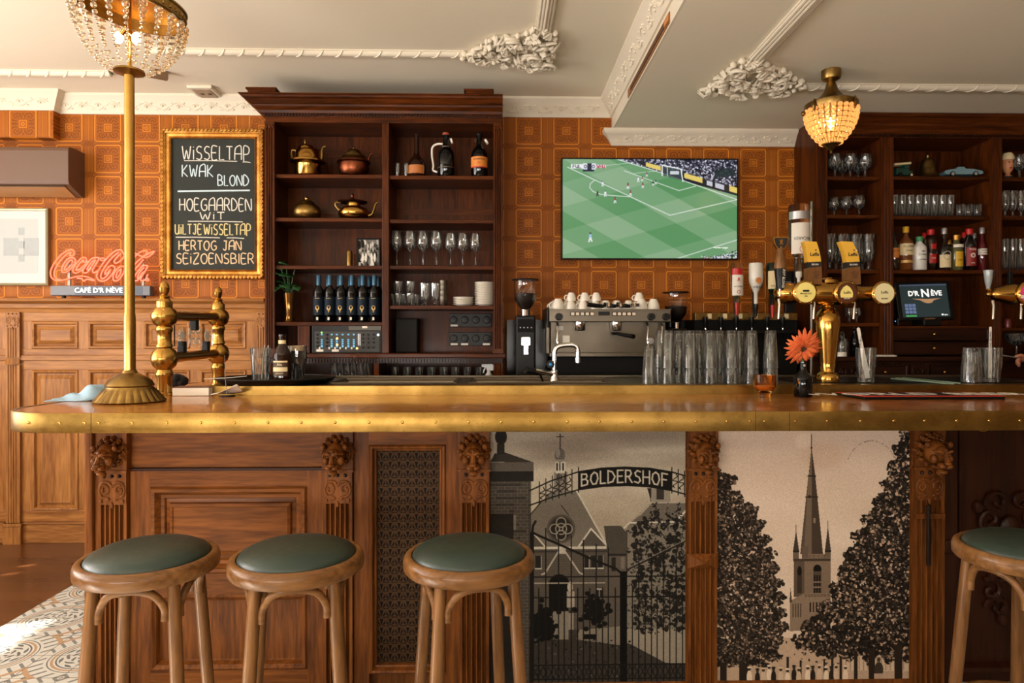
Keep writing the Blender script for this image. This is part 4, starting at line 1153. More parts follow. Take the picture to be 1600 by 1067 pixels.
for x in np.arange(946, 981, 2.6): p.line([(x, 824), (x + 2, 865)], .8, (60, 52, 43), .7)
p.rect(949, 866, 981, 870, (46, 40, 34)); p.rect(955, 872, 962, 894, (44, 38, 32)); p.rect(970, 872, 976, 890, (120, 106, 88))
p.poly([(975, 826), (1000, 806), (1018, 787), (1072, 787), (1072, 820), (980, 822)], (116, 102, 84))
for y in np.arange(790, 818, 3.2): p.line([(1012 - (y - 790), y), (1072, y)], .8, (88, 76, 62), .7)
p.line([(975, 826), (984, 818), (1072, 817)], 2.6, (214, 200, 174)); p.line([(1000, 806), (1018, 787), (1072, 787)], 1.6, (176, 160, 134))
p.rect(1016, 765, 1048, 786, (150, 134, 112)); p.rect(1026, 765, 1038, 782, (58, 50, 42)); p.poly([(1011, 764), (1018, 764), (1017, 786), (1013, 770)], (50, 43, 36))
p.rect(980, 822, 1072, 985, (132, 117, 97)); p.line([(979, 830), (979, 900)], 2, (70, 60, 50)); p.line([(1072, 800), (1060, 812)], 3, (216, 202, 176))
p.rect(765, 985, 1072, 1067, (64, 55, 45))
p.poly([(960, 985), (1072, 985), (1072, 1040), (1040, 1038), (985, 1008), (960, 1000)], (158, 140, 114)); p.poly([(860, 956), (888, 956), (888, 1000), (860, 1000)], (140, 124, 100)); p.poly([(905, 985), (970, 980), (970, 1010), (900, 1000)], (138, 121, 98))
p.foliage(2600, lambda x, y: x > 990 + max(0, (825 - y) * .9) and 806 + 10 * math.sin(x * .33) < y < 990, lambda x, y: (34, 29, 24), 3.0, 6.0)
p.foliage(6500, lambda x, y: x > 985 + max(0, (812 - y) * .9) + 9 * math.sin(y * .21) and 795 + 10 * math.sin(x * .33) < y < 992 and not (y < 830 and x < 1010),
          lambda x, y: tuple(np.array((1.0, .87, .72)) * rg.choice([22, 34, 50, 76, 112], p=[.3, .26, .22, .15, .07])), 1.0, 2.4)
for cx, cy, r in ((845, 966, 21), (928, 957, 26), (850, 985, 18), (768, 960, 20)): 
    for i in range(70): p.ell(cx + rg.normal(0, r * .45), cy + rg.normal(0, r * .42), 4.5, 4, (22, 18, 15), .95)
p.foliage(1500, lambda x, y: y > 1000 and x < 985 + (y - 1000) * .6, lambda x, y: tuple(np.array((1.0, .88, .74)) * rg.choice([26, 40, 62, 96])), 1.0, 2.6)
p.rect(911, 992, 932, 1000, (24, 20, 17))
# brick gate pier
p.rect(765, 745, 826.5, 1067, (74, 63, 51))
for j, y in enumerate(np.arange(750, 1067, 5.2)):
    p.line([(765, y), (826, y)], .9, (112, 98, 80), .7)
    for x in np.arange(768 + (j % 2) * 5, 826, 10): p.line([(x, y), (x, y + 5)], .9, (112, 98, 80), .7)
    if j % 2: p.rect(765 + rg.uniform(0, 48), y, 765 + rg.uniform(20, 60), y + 5, (40, 34, 28), .5)
p.rect(765, 803, 802, 1067, (34, 28, 23), .85); p.rect(802, 805, 806, 828, (150, 132, 108), .6); p.rect(826, 748, 829, 1067, (40, 34, 29), .7)
p.rect(765, 737, 833, 753, (40, 34, 29)); p.poly([(765, 723), (833, 723), (833, 737), (765, 737)], (98, 86, 70))
p.poly([(765, 722), (772, 709), (788, 707), (833, 723)], (62, 53, 44)); p.rect(776, 694, 788, 710, (52, 45, 37)); p.ell(782, 683, 10, 13, (44, 37, 31))
# wrought-iron arch and gates
tp = [(827, 767), (860, 752), (903, 738), (940, 732.5), (976, 731), (1015, 733), (1050, 739), (1075, 746)]
bt = [(827, 790), (860, 778), (903, 766), (940, 761), (980, 759.5), (1015, 762), (1050, 768), (1075, 775)]
p.poly(tp[2:7] + bt[2:7][::-1], (27, 23, 20))
for st in strokes('BOLDERSHOF', 908, 1043, 0, 1):
    f = lambda x, v: (x, np.interp(x, [q[0] for q in bt], [q[1] for q in bt]) - 5 - v * (np.interp(x, [q[0] for q in bt], [q[1] for q in bt]) - np.interp(x, [q[0] for q in tp], [q[1] for q in tp]) - 9.5))
    p.line([f(x, v) for x, v in st], 2.4, (204, 186, 154))
p.line(tp, 2.2, K); p.line(bt, 2.2, K)
for x in list(np.arange(842, 904, 10.2)) + [1050, 1060, 1070]:
    ya, yb = np.interp(x, [q[0] for q in tp], [q[1] for q in tp]), np.interp(x, [q[0] for q in bt], [q[1] for q in bt])
    p.line([(x, ya - 7), (x, yb + 4)], 1.6, K)
    if x < 893 or 1049 < x < 1066:
        h = yb - ya
        p.line([(x + 5 + (3.4 * math.cos(-1.2 + t * .45) if t < 11 else -3.4 * math.cos(-1.2 + (22 - t) * .45)), ya + 4 + (h - 8) * t / 22 + (2.2 * math.sin(-1.2 + t * .9) if t in (0, 1, 21, 22) else 0)) for t in range(23)], 1.4, K)
p.line([(836, 815), (832, 822), (831, 832), (838, 836), (870, 850), (930, 877), (962, 890), (972, 898)], 3.6, K)
p.line([(975, 898), (985, 889), (1030, 868), (1074, 846)], 2.6, (40, 34, 29)); p.line([(985, 887), (1074, 844.5)], 1.0, (150, 134, 110))
p.rect(968.5, 894, 980, 1067, (19, 16, 14)); p.rect(827, 832, 834, 1067, K)
for i, x in enumerate((841, 852, 862, 872, 881, 892, 902, 911, 921, 931, 941, 950, 961)):
    t = (826 + (x - 852) * .32) if x in (852, 872, 892, 911, 931, 950) else 920
    p.line([(x, t), (x, 1067)], 1.9, K)
for i, x in enumerate((988, 998, 1008, 1018, 1027, 1037, 1047, 1057, 1067)):
    p.line([(x, 866 if i % 2 else 918), (x, 1067)], 1.7, (24, 20, 17))
for y in (902, 934, 1040, 1062): p.line([(829, y), (1072, y)], 2.2, K)
for x in np.arange(832, 1072, 8.0): p.line([(x, 1042), (x + 8, 1060)], 1.3, K); p.line([(x + 8, 1042), (x, 1060)], 1.3, K)
p.a *= (1 + rg.normal(0, .07, p.a.shape[:2]))[..., None]
YM = YB - .001
for q, nm, lb in ((p, 'photo_mural', 'sepia photo mural of iron gates reading BOLDERSHOF on the bar front'),):
    x0, x1, zt = bx(766), bx(1071), ZB - .002; gr_ = q.a.mean(-1, keepdims=True); q.a = (q.a * .6 + gr_ * .4) * .9
    pxm = (zt - bz(672)) / S(YB)
    pad = int(max(0, (bz(672) - 0) / S(YB) - 395) * p.k)          # run the foot of the picture down to the floor
    q.a = np.vstack([np.repeat(q.a[:1], max(0, int(pxm * p.k)), 0), q.a, np.repeat(q.a[-1:], 1, 0)]); q.h = q.a.shape[0]
    o = q.panel(nm, x0, x1, YM, bz(1067), zt, MP, thick=.012)
    tag(o, lb, 'mural', 'photo murals')

p = Paint(1120, 672, 1422, 1067, 1.5, (214, 184, 158))
for i in range(30): p.ell(rg.uniform(1120, 1420), rg.uniform(672, 960), rg.uniform(20, 70), rg.uniform(8, 26), [(224, 198, 174), (204, 170, 142)][i % 2], .2, soft=.9)
p.ell(1255, 690, 9, 9, (234, 206, 178), .6, soft=.8); p.ell(1285, 715, 24, 14, (200, 146, 108), .3, soft=.9)
for i in range(60):
    a = rg.uniform(-2.7, -.2); p.ell(1362 + 42 * math.cos(a), 745 + 54 * math.sin(a), .9, .9, (110, 84, 62), .5)
D1, D2, L1 = (70, 54, 41), (44, 34, 26), (140, 112, 87)
p.line([(1267.5, 681), (1267.5, 705)], 1.4, D1); p.ell(1267.5, 702, 1.8, 1.8, D2)
p.poly([(1267, 703), (1268, 703), (1268, 869), (1250, 869), (1259, 780), (1263.5, 745)], (112, 90, 69)); p.poly([(1268, 703), (1273.5, 745), (1277, 780), (1286, 869), (1268, 869)], D1)
p.poly([(1267, 705), (1262, 760), (1256, 869), (1250, 869), (1259, 780)], (88, 69, 53))
for y in (746, 779): p.line([(1262 - (y - 746) * .1, y), (1274 + (y - 746) * .1, y)], 2, D2)
p.rect(1271, 812, 1274, 820, L1); p.rect(1263, 776, 1266, 781, D2)
for cx, top in ((1243.5, 832), (1293.5, 826)):
    p.line([(cx, top - 9), (cx, top)], 1, D1); p.poly([(cx, top - 2), (cx + 5, 865), (cx - 5, 865)], D1); p.rect(cx - 4.5, 864, cx + 4.5, 880, (104, 84, 65)); p.rect(cx - 5, 863, cx + 5, 866, D2)
p.rect(1253, 856, 1263, 878, (100, 80, 62)); p.rect(1263, 869, 1289, 877, L1)
for x in np.arange(1264, 1289, 2.2): p.line([(x, 870), (x, 876)], .9, D1)
p.poly([(1240, 878), (1256, 875), (1298, 875), (1298, 936), (1240, 936)], (126, 100, 77)); p.rect(1240, 880, 1257, 936, (92, 72, 55)); p.rect(1240, 876, 1298, 880, D1)
p.ell(1277, 893, 6.8, 8, (26, 20, 15)); p.rect(1270.5, 896, 1283.5, 930, (84, 66, 51)); p.ell(1249, 896, 3.8, 9, (30, 23, 17)); p.rect(1245.5, 902, 1252.5, 930, (60, 47, 36))
for x in (1272.5, 1276.5, 1280.5): p.rect(x - 1.4, 902, x + 1.4, 930, (32, 25, 19))
for y in (912, 920): p.rect(1271, y, 1283, y + 2, L1)
p.poly([(1234, 942), (1257, 930), (1298, 934), (1298, 986), (1234, 990)], (136, 109, 85)); p.rect(1257, 931, 1298, 937, L1)
for x in np.arange(1258, 1298, 2.3): p.line([(x, 932), (x, 936)], .9, D1)
for x in (1266, 1271, 1276, 1281): p.rect(x - 1.3, 945, x + 1.3, 960, D2)
for x in (1239, 1243, 1247, 1251): p.rect(x - 1, 947, x + 1, 968, (84, 66, 51))
p.poly([(1233, 945), (1235, 921), (1237.5, 945)], (80, 62, 48)); p.line([(1301, 912), (1301, 935)], 2, D1)
p.poly([(1120, 1000), (1422, 1000), (1422, 1067), (1120, 1067)], (188, 152, 120))
p.poly([(1318, 1028), (1422, 1015), (1422, 1055), (1318, 1052)], (206, 172, 138))
for x in np.arange(1322, 1420, 7): p.line([(x, 1022), (x, 1052)], 1.6, (160, 126, 98)); 
def tones(v, pr): return lambda x, y: tuple(np.array((1.0, .79, .62)) * rg.choice(v, p=pr))
p.foliage(1700, lambda x, y: 985 < y < 1045 and abs(x - 1262) < 55 and y > 1036 - 58 * (1 - abs(x - 1270) / 62), tones([60, 96, 140, 180], [.25, .3, .3, .15]), 1.0, 2.6)
le = ([735, 748, 772, 790, 812, 850, 882, 912, 950, 985, 1005, 1040, 1050], [1128, 1143, 1150, 1174, 1186, 1199, 1210, 1217, 1222, 1226, 1222, 1208, 1180])
re_ = ([672, 690, 720, 760, 800, 840, 872, 902, 940, 972, 990, 1015, 1040], [1412, 1406, 1396, 1380, 1362, 1336, 1324, 1310, 1294, 1268, 1248, 1240, 1330])
inL = lambda x, y: 735 < y < 1044 and x < np.interp(y, *le) + 6 * math.sin(y * .27) + 3 * math.sin(y * .9)
inR = lambda x, y: y < 1034 + 8 * math.sin(x * .2) and x > np.interp(y, *re_) + 5 * math.sin(y * .23) + 3 * math.sin(y * 1.1)
p.foliage(7000, inL, tones([30, 40, 52, 60], [.3, .3, .2, .2]), 3.0, 5.5)
p.foliage(9000, inL, tones([30, 44, 62, 110], [.4, .3, .2, .1]), 2.0, 4.0)
p.foliage(5200, inL, tones([34, 62, 104, 150, 190], [.22, .25, .25, .2, .08]), 1.1, 2.7)
p.foliage(8000, inR, tones([28, 36, 46, 58], [.3, .3, .2, .2]), 3.0, 5.5)
p.foliage(9000, inR, tones([26, 36, 54, 96], [.42, .3, .18, .1]), 2.0, 4.2)
p.foliage(6200, inR, tones([28, 44, 96, 158, 204], [.3, .22, .16, .2, .12]), 1.3, 3.3)
for x, w, t in ((1130, 11, 1038), (1160, 11, 1040), (1168, 5, 1044), (1405, 13, 1012), (1363, 10, 1018), (1338, 6, 1022), (1314, 4, 1030), (1301, 4, 1032), (1288, 3, 1034), (1231, 4, 1030), (1251, 3, 1036)): p.rect(x - w / 2, t, x + w / 2, 1067, (46, 34, 25))
for i in range(16):
    x = 1172 + i * 9.8 + rg.uniform(-3, 3); y = 1052 + rg.uniform(-3, 3); col = [(226, 196, 164), (44, 34, 26), (206, 170, 138)][i % 3]
    p.ell(x, y + 10, 4.4, 12, col); p.ell(x, y - 3, 2.6, 3, (58, 44, 34)); p.ell(x, y - 5.5, 3.6, 1.6, col)
p.ell(1374, 1036, 3, 4, (70, 54, 42)); p.ell(1374, 1052, 7.5, 13, (62, 48, 37)); p.rect(1367, 1058, 1381, 1067, (180, 146, 116))
gr_ = p.a.mean(-1, keepdims=True); p.a = p.a * .72 + gr_ * .28
p.a *= (1 + rg.normal(0, .05, p.a.shape[:2]))[..., None]
zt = ZB - .002
p.a = np.vstack([np.repeat(p.a[:1], max(0, int((zt - bz(672)) / S(YB) * p.k)), 0), p.a]); p.h = p.a.shape[0]
tag(p.panel('photo_mural', bx(1121), bx(1421), YM, bz(1067), zt, MP, thick=.012), 'sepia photo mural of a tall church spire between trees on the bar front', 'mural', 'photo murals')
for a, b in ((766, 1071), (1121, 1421)):
    o = MB().box(bx(a), bx(b), YB, YB + .05, 0, bz(1067) - .001).build('plinth', oz, bar); o.location = -bar.location
# ------------------------------------------------------------------ bar stools
def make_stool(label):
    """Bentwood stool, origin on the floor at its centre; legs at 45 degree steps."""
    t = thing('bar_stool', label, 'stool', group='bentwood bar stools')
    zs, Ro = .765, .182
    MB().lathe([(.150, zs - .030), (Ro - .006, zs - .030), (Ro - .001, zs - .024), (Ro, zs - .004), (Ro - .004, zs + .008), (Ro - .012, zs + .014), (.160, zs + .012), (.158, zs + .002), (.150, zs - .002), (.150, zs - .030)], 56).build('seat_ring', W_STOOL['x'], t, angle=50)
    MB().lathe([(0, zs - .012), (.156, zs - .012), (.1575, zs + .010), (.150, zs + .022), (.125, zs + .034), (.085, zs + .041), (.04, zs + .044), (0, zs + .045)], 56).build('seat_cushion', M['leather'], t, angle=70)
    L = lambda a, z: Vector((math.cos(a), math.sin(a), 0)) * (.138 + (zs - .03 - z) * .082) + Vector((0, 0, z))
    for k in range(4):
        a = PI / 4 + k * PI / 2
        q = [L(a, zs - .03), L(a, .5), L(a, .25), L(a, .0)]
        MB().tube(q, [.0165, .0175, .0165, .0135], 14).build('leg', W_STOOL['z'], t)
    for k in range(4):
        a0, a1 = PI / 4 + k * PI / 2 + .02, PI / 4 + (k + 1) * PI / 2 - .02
        am = (a0 + a1) / 2; z1, z0 = zs - .042, zs - .125
        p0, p1 = L(a0, z0), L(a1, z0); side = Vector((-math.sin(am), math.cos(am), 0))
        n = Vector((math.cos(am), math.sin(am), 0))
        w = (p1 - p0).length
        q = [p0 + side * .020 - Vector((0, 0, .004)) + n * .004, p0 + side * .022 + Vector((0, 0, .03)) + n * .004, p0 + side * w * .24 + Vector((0, 0, .070)) + n * .016,
             (p0 + p1) / 2 + n * .022 + Vector((0, 0, .082)), p1 - side * w * .24 + Vector((0, 0, .070)) + n * .016, p1 - side * .022 + Vector((0, 0, .03)) + n * .004, p1 - side * .020 - Vector((0, 0, .004)) + n * .004]
        MB().tube(cr(q, 6), .0105, 10).build('brace', W_STOOL['x'], t)
    zf = .30; rf = L(0, zf).length; rf = .138 + (zs - .03 - zf) * .082 - .012
    MB().tube([(rf * math.cos(i * PI / 24), rf * math.sin(i * PI / 24), zf) for i in range(48)], .0125, 10, closed=True).build('foot_ring', W_STOOL['x'], t)
    return t
st = None
ST = [(232, 6, 'wooden bar stool with green leather seat, first from the left end of the bar'),
      (464, 13, 'wooden bar stool with green leather seat second from the left end of the bar'),
      (733, 15, 'wooden bar stool with green leather seat between the pierced panel and the gate mural'),
      (1613, 14, 'wooden bar stool with green leather seat alone at the right by the dark door')]
YST = 1.90
for px, rot, lb in ST:
    x = X(px, YST); y = YST + (0.02 if px > 1000 else 0)
    if st is None: st = make_stool(lb); o = st
    else: o = dup(st, (0, 0, 0), 0, lb)
    o.location = (x, y, 0); o.rotation_euler.z = math.radians(rot)

# ------------------------------------------------------------------ crystal lamp standing on the bar
b = PZ(203, 628, ZT)
t = thing('bar_lamp', 'tall brass pole lamp with crystal bead basket standing on the bar', 'lamp', (b.x, b.y, ZT))
def fl(a, z): return 1 + (.05 * abs(math.sin(a * 13)) if .004 < z < .052 else 0)
MB().lathe([(0, 0), (.126, 0), (.128, .006), (.122, .012), (.108, .03), (.092, .05), (.088, .056), (.086, .062), (.090, .068), (.078, .088), (.055, .104), (.040, .112), (.030, .116), (.024, .128), (0, .128)], 78, wave=fl).build('base', M['brass_old'], t, angle=30)
zb_ = P(197, 118, b.y).z - ZT
MB().lathe([(.0, .12), (.0215, .12), (.0215, .34), (.019, .36), (.0185, zb_), (0, zb_)], 24).build('pole', M['brass'], t)
hb = .118
zr0, zr1 = P(190, 62, b.y).z - ZT, P(190, -22, b.y).z - ZT
Rr = 79 * S(b.y)
MB().lathe([(.019, zb_), (.058, zb_ + .012), (.056, zb_ + .02), (.019, zb_ + .018)], 28).build('lower_cup', M['brass_old'], t)
MB().cyl((0, 0, zb_), (0, 0, zr1 + .02), .008).build('stem', M['brass'], t)
tilt = Matrix.Translation((0, 0, (zr0 + zr1) / 2 + .03)) @ Matrix.Rotation(math.radians(9), 4, 'Y')
rg_ = MB().lathe([(Rr - .004, -.026), (Rr + .003, -.026), (Rr + .005, -.018), (Rr, -.014), (Rr, .016), (Rr + .006, .02), (Rr + .006, .026), (Rr - .004, .026), (Rr - .004, -.026)], 56, M=tilt)
for k in range(40):
    a = 2 * PI * k / 40; q = tilt @ Vector(((Rr + .001) * math.cos(a), (Rr + .001) * math.sin(a), .001))
    rg_.ball(q, (.007, .007, .010), 6, 4)
rg_.build('ring', M['brass_old'], t)
MB().lathe([(0, .030), (Rr * .5, .028), (Rr - .005, .018), (Rr - .005, .022), (Rr * .5, .032), (0, .034)], 40, M=tilt).build('reflector', M['brass'], t)
crystal = G('crystal_beads', col=c(255, 240, 214), trans=.92, rough=.03, ior=1.55).mat
gem = bpy.data.meshes.new('gem')
def gem_into(mb, q, r): mb.lathe([(0, -r), (r * .62, -r * .72), (r, -r * .25), (r, r * .25), (r * .62, r * .72), (0, r)], 8, smooth=False, M=Matrix.Translation(q))
for k in range(22):
    a = 2 * PI * k / 22; mb = MB()
    top = tilt @ Vector(((Rr - .002) * math.cos(a), (Rr - .002) * math.sin(a), -.03)); bot = Vector((.054 * math.cos(a), .054 * math.sin(a), zb_ + .018))
    n = 11; u = 0
    for i in range(n):
        s = (i + .35) / n; s2 = s ** .82
        rad = (1 - s2 * s2) ** .62
        h = top.lerp(bot, s2); R0 = Vector((math.cos(a), math.sin(a), 0)) * (.054 + (Rr - .056) * rad)
        z = top.z + (bot.z - top.z) * (s2 ** 1.0)
        q = Vector((R0.x, R0.y, z)); r = (.0165, .0145, .0115, .010)[i] if i < 4 else .0072
        gem_into(mb, q, r)
    mb.build('bead_strand', crystal, t)
for i, (a, zz) in enumerate(((2.7, zr0 + .02), (5.6, zr0 - .012))):
    d = Vector((math.cos(a), math.sin(a), 0))
    h = MB().cyl(d * .012 + Vector((0, 0, zz + .035)), d * .045 + Vector((0, 0, zz + .012)), .009, seg=12).build('bulb_holder', M['brass'], t)
    q = d * .062 + Vector((0, 0, zz))
    MB().ball(q, (.017, .017, .024), 14, 8).build('bulb', glow('bulb_glow', (1, .72, .38, 1), 14), h)
    lamp('bar_lamp_light', 'POINT', Vector((b.x, b.y, ZT)) + q, (0, 0, 0), 2.2, (1, .72, .42), shadow_soft_size=.03)
for k in range(3):
    a = 2 * PI * k / 3; q = tilt @ Vector(((Rr - .01) * math.cos(a), (Rr - .01) * math.sin(a), .02))
    MB().tube([q, (0.02 * math.cos(a), .02 * math.sin(a), zr1 + .10)], .003, 6).build('rod', M['brass'], t)
MB().lathe([(0, zr1 + .0), (.008, zr1), (.03, zr1 + .10), (.034, zr1 + .11), (0, zr1 + .125)], 20).build('crown', M['brass'], t)

# ------------------------------------------------------------------ brass gantry at the left end
yn, yf_ = PZ(257, 618, ZT).y, 3.72
pn, pf = P(257, 600, yn), P(341, 590, yf_)
t = thing('brass_gantry', 'double brass post rail with ball joints and etched glass at the bar end', 'rail', (pn.x, yn, ZT))
dv = Vector((pf.x - pn.x, yf_ - yn, 0))
k = S(yn)
ht = lambda py: (618 - py) * k
H = [ht(v) for v in (442, 463, 468, 480, 486, 512, 570, 582, 605, 618)]
post = [(0, 0), (.036, 0), (.036, .012), (.031, .016), (.031, ht(590)), (.036, ht(588)), (.036, ht(583)), (.034, ht(581)), (.030, ht(578)), (.048, ht(572)), (.056, ht(563)), (.056, ht(558)), (.048, ht(549)), (.030, ht(543.5)), (.035, ht(543)), (.035, ht(540)), (.030, ht(538)), (.030, ht(520)),
        (.035, ht(518)), (.035, ht(513)), (.030, ht(511)), (.048, ht(506)), (.056, ht(497)), (.056, ht(493)), (.048, ht(486)), (.034, ht(482)), (.034, ht(473)), (.028, ht(471)), (.020, ht(467)), (.026, ht(465.5)), (.018, ht(463)), (.012, ht(462)), (.020, ht(457)), (.0215, ht(452)), (.022, ht(451.5)), (.021, ht(451)), (.018, ht(446)), (.008, ht(442)), (0, ht(441.5))]
kf = 1.05
for nm, off, kk in (('post', Vector((0, 0, 0)), 1.0), ('post', dv, kf)):
    MB().lathe([(r, z * kk) for r, z in post], 32, M=Matrix.Translation(off)).build(nm, M['brass'], t, angle=45)
zu, zd_ = ht(495), ht(560)
for z in (zu, zd_): MB().cyl((0, 0, z), dv + Vector((0, 0, z * kf)), .024, seg=20).build('cross_tube', M['brass'], t)
# etched glass plate hung between the tubes
g0, g1 = dv * .16, dv * .86
n_ = Vector((dv.y, -dv.x, 0)).normalized()
def plate(u, z): return g0.lerp(g1, u) + Vector((0, 0, z))
zg0, zg1 = zd_ + .052, zu - .038
MB().add([plate(0, zg0) - n_ * .003, plate(1, zg0) - n_ * .003, plate(1, zg1) - n_ * .003, plate(0, zg1) - n_ * .003, plate(0, zg0) + n_ * .003, plate(1, zg0) + n_ * .003, plate(1, zg1) + n_ * .003, plate(0, zg1) + n_ * .003],
         [(0, 1, 2, 3), (4, 7, 6, 5), (0, 4, 5, 1), (1, 5, 6, 2), (2, 6, 7, 3), (3, 7, 4, 0)]).build('glass_plate', M['glass'], t)
mb = MB(); zm = (zg0 + zg1) / 2; gl = (g1 - g0).length; ax = (g1 - g0).normalized()
def on(u, z): return (g0 + g1) / 2 + ax * u * 1.5 + Vector((0, 0, zm + z)) + n_ * .0045
hz = (zg1 - zg0) * .44
for s in (-1, 1):
    for j, an in enumerate((-1.15, -.75, -.38, 0, .38, .75, 1.15)):
        L = hz * (1.15 if abs(an) < .1 else .95)
        o_ = (s * .05 * (gl / .5), 0)
        q = [(o_[0] + s * (.03 + L * u * math.cos(an)) * 1.2, L * u * math.sin(an)) for u in (0, .33, .66, 1)]
        mb.tube([on(a, b2) for a, b2 in q], [.003, .0055, .005, .001], 6, flat=.3, up=n_)
    for s2 in (-1, 1):
        q = [(s * (.018 + .016 * math.cos(tt * .45)) * 1.3, s2 * (.012 + hz * .55 - .018 * math.sin(tt * .45)) - s2 * .012 * tt / 9) for tt in range(10)]
        mb.tube([on(a, b2) for a, b2 in q], .004, 6, flat=.4, up=n_)
mb.build('etched_leaves', plain('etched_frosting', c(244, 240, 230), .8, var=.02), t)
for u, z, s in ((.5, zg1 + .004, 1), (.18, zg0 - .004, -1), (.82, zg0 - .004, -1)):
    q = plate(u, z); MB().box(-.016, .016, -.018, .018, -.026, .026, M=Matrix.Translation(q)).build('clamp', M['black'], t, bevel=.003)

# blue cloth, black cap, card box, receipt spike
q = PZ(130, 626, ZT)
bm_ = MB(); n1, n2 = 26, 18; rnd = random.Random(2)
vs, fs = [], []
for j in range(n2 + 1):
    for i in range(n1 + 1):
        u, v = i / n1, j / n2
        x = -.135 + .225 * u; y = -.06 + .20 * v + .10 * u * u
        edge = min(u, 1 - u, v, 1 - v) * 5
        h = min(1, edge) ** .7 * (.016 + .046 * math.exp(-((u - .72) / .25) ** 2 - ((v - .55) / .4) ** 2)) + .005 * math.sin(u * 19 + v * 6) * min(1, edge) + .004 * math.sin(v * 22 - u * 8) * min(1, edge)
        y += .02 * math.sin(u * 7); x += .02 * math.sin(v * 6 + 1)
        vs.append((x, y, max(.004, h)))
for j in range(n2):
    for i in range(n1):
        a = j * (n1 + 1) + i; fs.append((a, a + 1, a + n1 + 2, a + n1 + 1))
bm_.add(vs, fs, 0, True)
gc = G('blue_cotton', rough=.9); gn = gc.noise(gc.coord(), 200, 2); gc.set(col=gc.mix(gn, c(128, 158, 180), c(166, 192, 208))); gc.bump(gn, .001, .4)
o = bm_.build('cleaning_cloth', gc.mat, None, (q.x, q.y, ZT), angle=180)
md = o.modifiers.new('thickness', 'SOLIDIFY'); md.thickness = .003
tag(o, 'crumpled pale blue cleaning cloth on the bar beside the lamp base', 'cloth')
q = PZ(254, 610, ZT)
mb = MB(); rnd = random.Random(5)
mb.ball((0, 0, .038), (.055, .045, .038), 16, 10)
for i in range(9): a = rnd.uniform(0, 6.3); mb.ball((.04 * math.cos(a), .035 * math.sin(a), .03 + .025 * rnd.random()), (.022, .02, .02), 8, 5)
tag(mb.build('black_glove', plain('black_wool', c(16, 16, 18), .9), None, (q.x + .01, q.y + .12, ZT)), 'black bundled glove lying behind the near brass post', 'glove')
q = PZ(296, 619, ZT)
t = thing('card_box', 'small white box of cards lying on the bar by the brass post', 'box', (q.x, q.y + .05, ZT), .06)
MB().box(-.078, .078, -.045, .045, .001, .036).build('box', M['paper'], t, bevel=.002)
MB().box(-.078, .078, -.045, .045, .0365, .040).build('top_card', plain('brown_card', c(120, 84, 62), .6), t)
q = PZ(352, 620, ZT)
t = thing('receipt_spike', 'metal spike holding a white receipt on the bar front of the tray', 'receipt spike', (q.x, q.y + .02, ZT))
MB().lathe([(0, 0), (.034, 0), (.034, .004), (0, .006)], 24).build('base', M['black'], t)
MB().tube([(0, 0, .004), (-.008, 0, .08), (-.010, .0, .18)], [.0016, .0016, .0006], 6).build('spike', M['steel'], t)
mb = MB(); vs, fs = [], []
for j in range(5):
    for i in range(9):
        u, v = i / 8, j / 4
        vs.append((-.062 + .115 * u + .012 * v, -.03 + .06 * v, .010 + .030 * u * u + .014 * math.sin(v * 3 + u * 2) * (.3 + u)))
for j in range(4):
    for i in range(8): a = j * 9 + i; fs.append((a, a + 1, a + 10, a + 9))
mb.add(vs, fs, 0, True); o = mb.build('receipt', M['paper'], t, angle=180); md = o.modifiers.new('thickness', 'SOLIDIFY'); md.thickness = .0006

# ------------------------------------------------------------------ generic vessels
def tumbler(r0, r1, h, base=.012, wall=.0022, step=None):
    """Closed glass profile standing on z = 0."""
    o = [(0, 0), (r0 * .92, 0), (r0, .002)]
    if step: o += [(r0 + (r1 - r0) * step - .0005, h * step), (r0 + (r1 - r0) * step + .0022, h * step + .006)]
    o += [(r1, h - .001), (r1 - wall * .5, h)]
    i = [(r1 - wall, h - .001), (r0 - wall, base + .004), (r0 * .7, base), (0, base)]
    return o + i
def stemware(rb, rr, h, stem, foot, bowl, wall=.0012):
    """Wine glass: foot radius, rim radius, height, stem height, widest bowl radius."""
    return [(0, 0), (foot, 0), (foot, .002), (foot * .4, .005), (rb, .012), (rb, stem - .01), (bowl * .35, stem + .003), (bowl * .8, stem + (h - stem) * .16), (bowl, stem + (h - stem) * .36), ((bowl + rr) / 2 + .001, stem + (h - stem) * .7), (rr, h), (rr - wall, h),
            ((bowl + rr) / 2, stem + (h - stem) * .7), (bowl - wall, stem + (h - stem) * .36), (bowl * .76, stem + (h - stem) * .18), (bowl * .3, stem + .008), (0, stem + .006)]
def glass_thing(name, label, cat, prof, loc, group=None, mat=None, seg=28, inv=False, liquid=None, foam=None, rotz=0):
    """A drinking glass; the liquid in it is a part."""
    h = max(z for r, z in prof)
    pr_ = [(r, h - z) for r, z in prof] if inv else prof
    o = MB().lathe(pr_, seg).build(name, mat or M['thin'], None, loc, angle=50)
    tag(o, label, cat, group)
    if liquid: MB().lathe(liquid[0], seg).build('drink', liquid[1], o)
    if foam: MB().lathe(foam[0], seg).build('foam', foam[1], o)
    return o
def copy_to(o, loc, label, rotz=0, scale=None):
    c_ = o.copy(); COL.objects.link(c_); c_.location = loc; c_['label'] = label; c_.rotation_euler.z = rotz
    if scale: c_.scale = scale
    for ch in o.children:
        d = ch.copy(); COL.objects.link(d); d.parent = c_
    return c_
def wrap(r, org):
    """Bends flat lettering (XZ plane, centred on org) round an upright cylinder of radius r facing -y."""
    def f(v):
        a = (v.x - org[0]) / r
        return Vector((org[0] + (r - (v.y - org[1])) * math.sin(a), org[1] - (r - (v.y - org[1])) * math.cos(a), v.z))
    return f
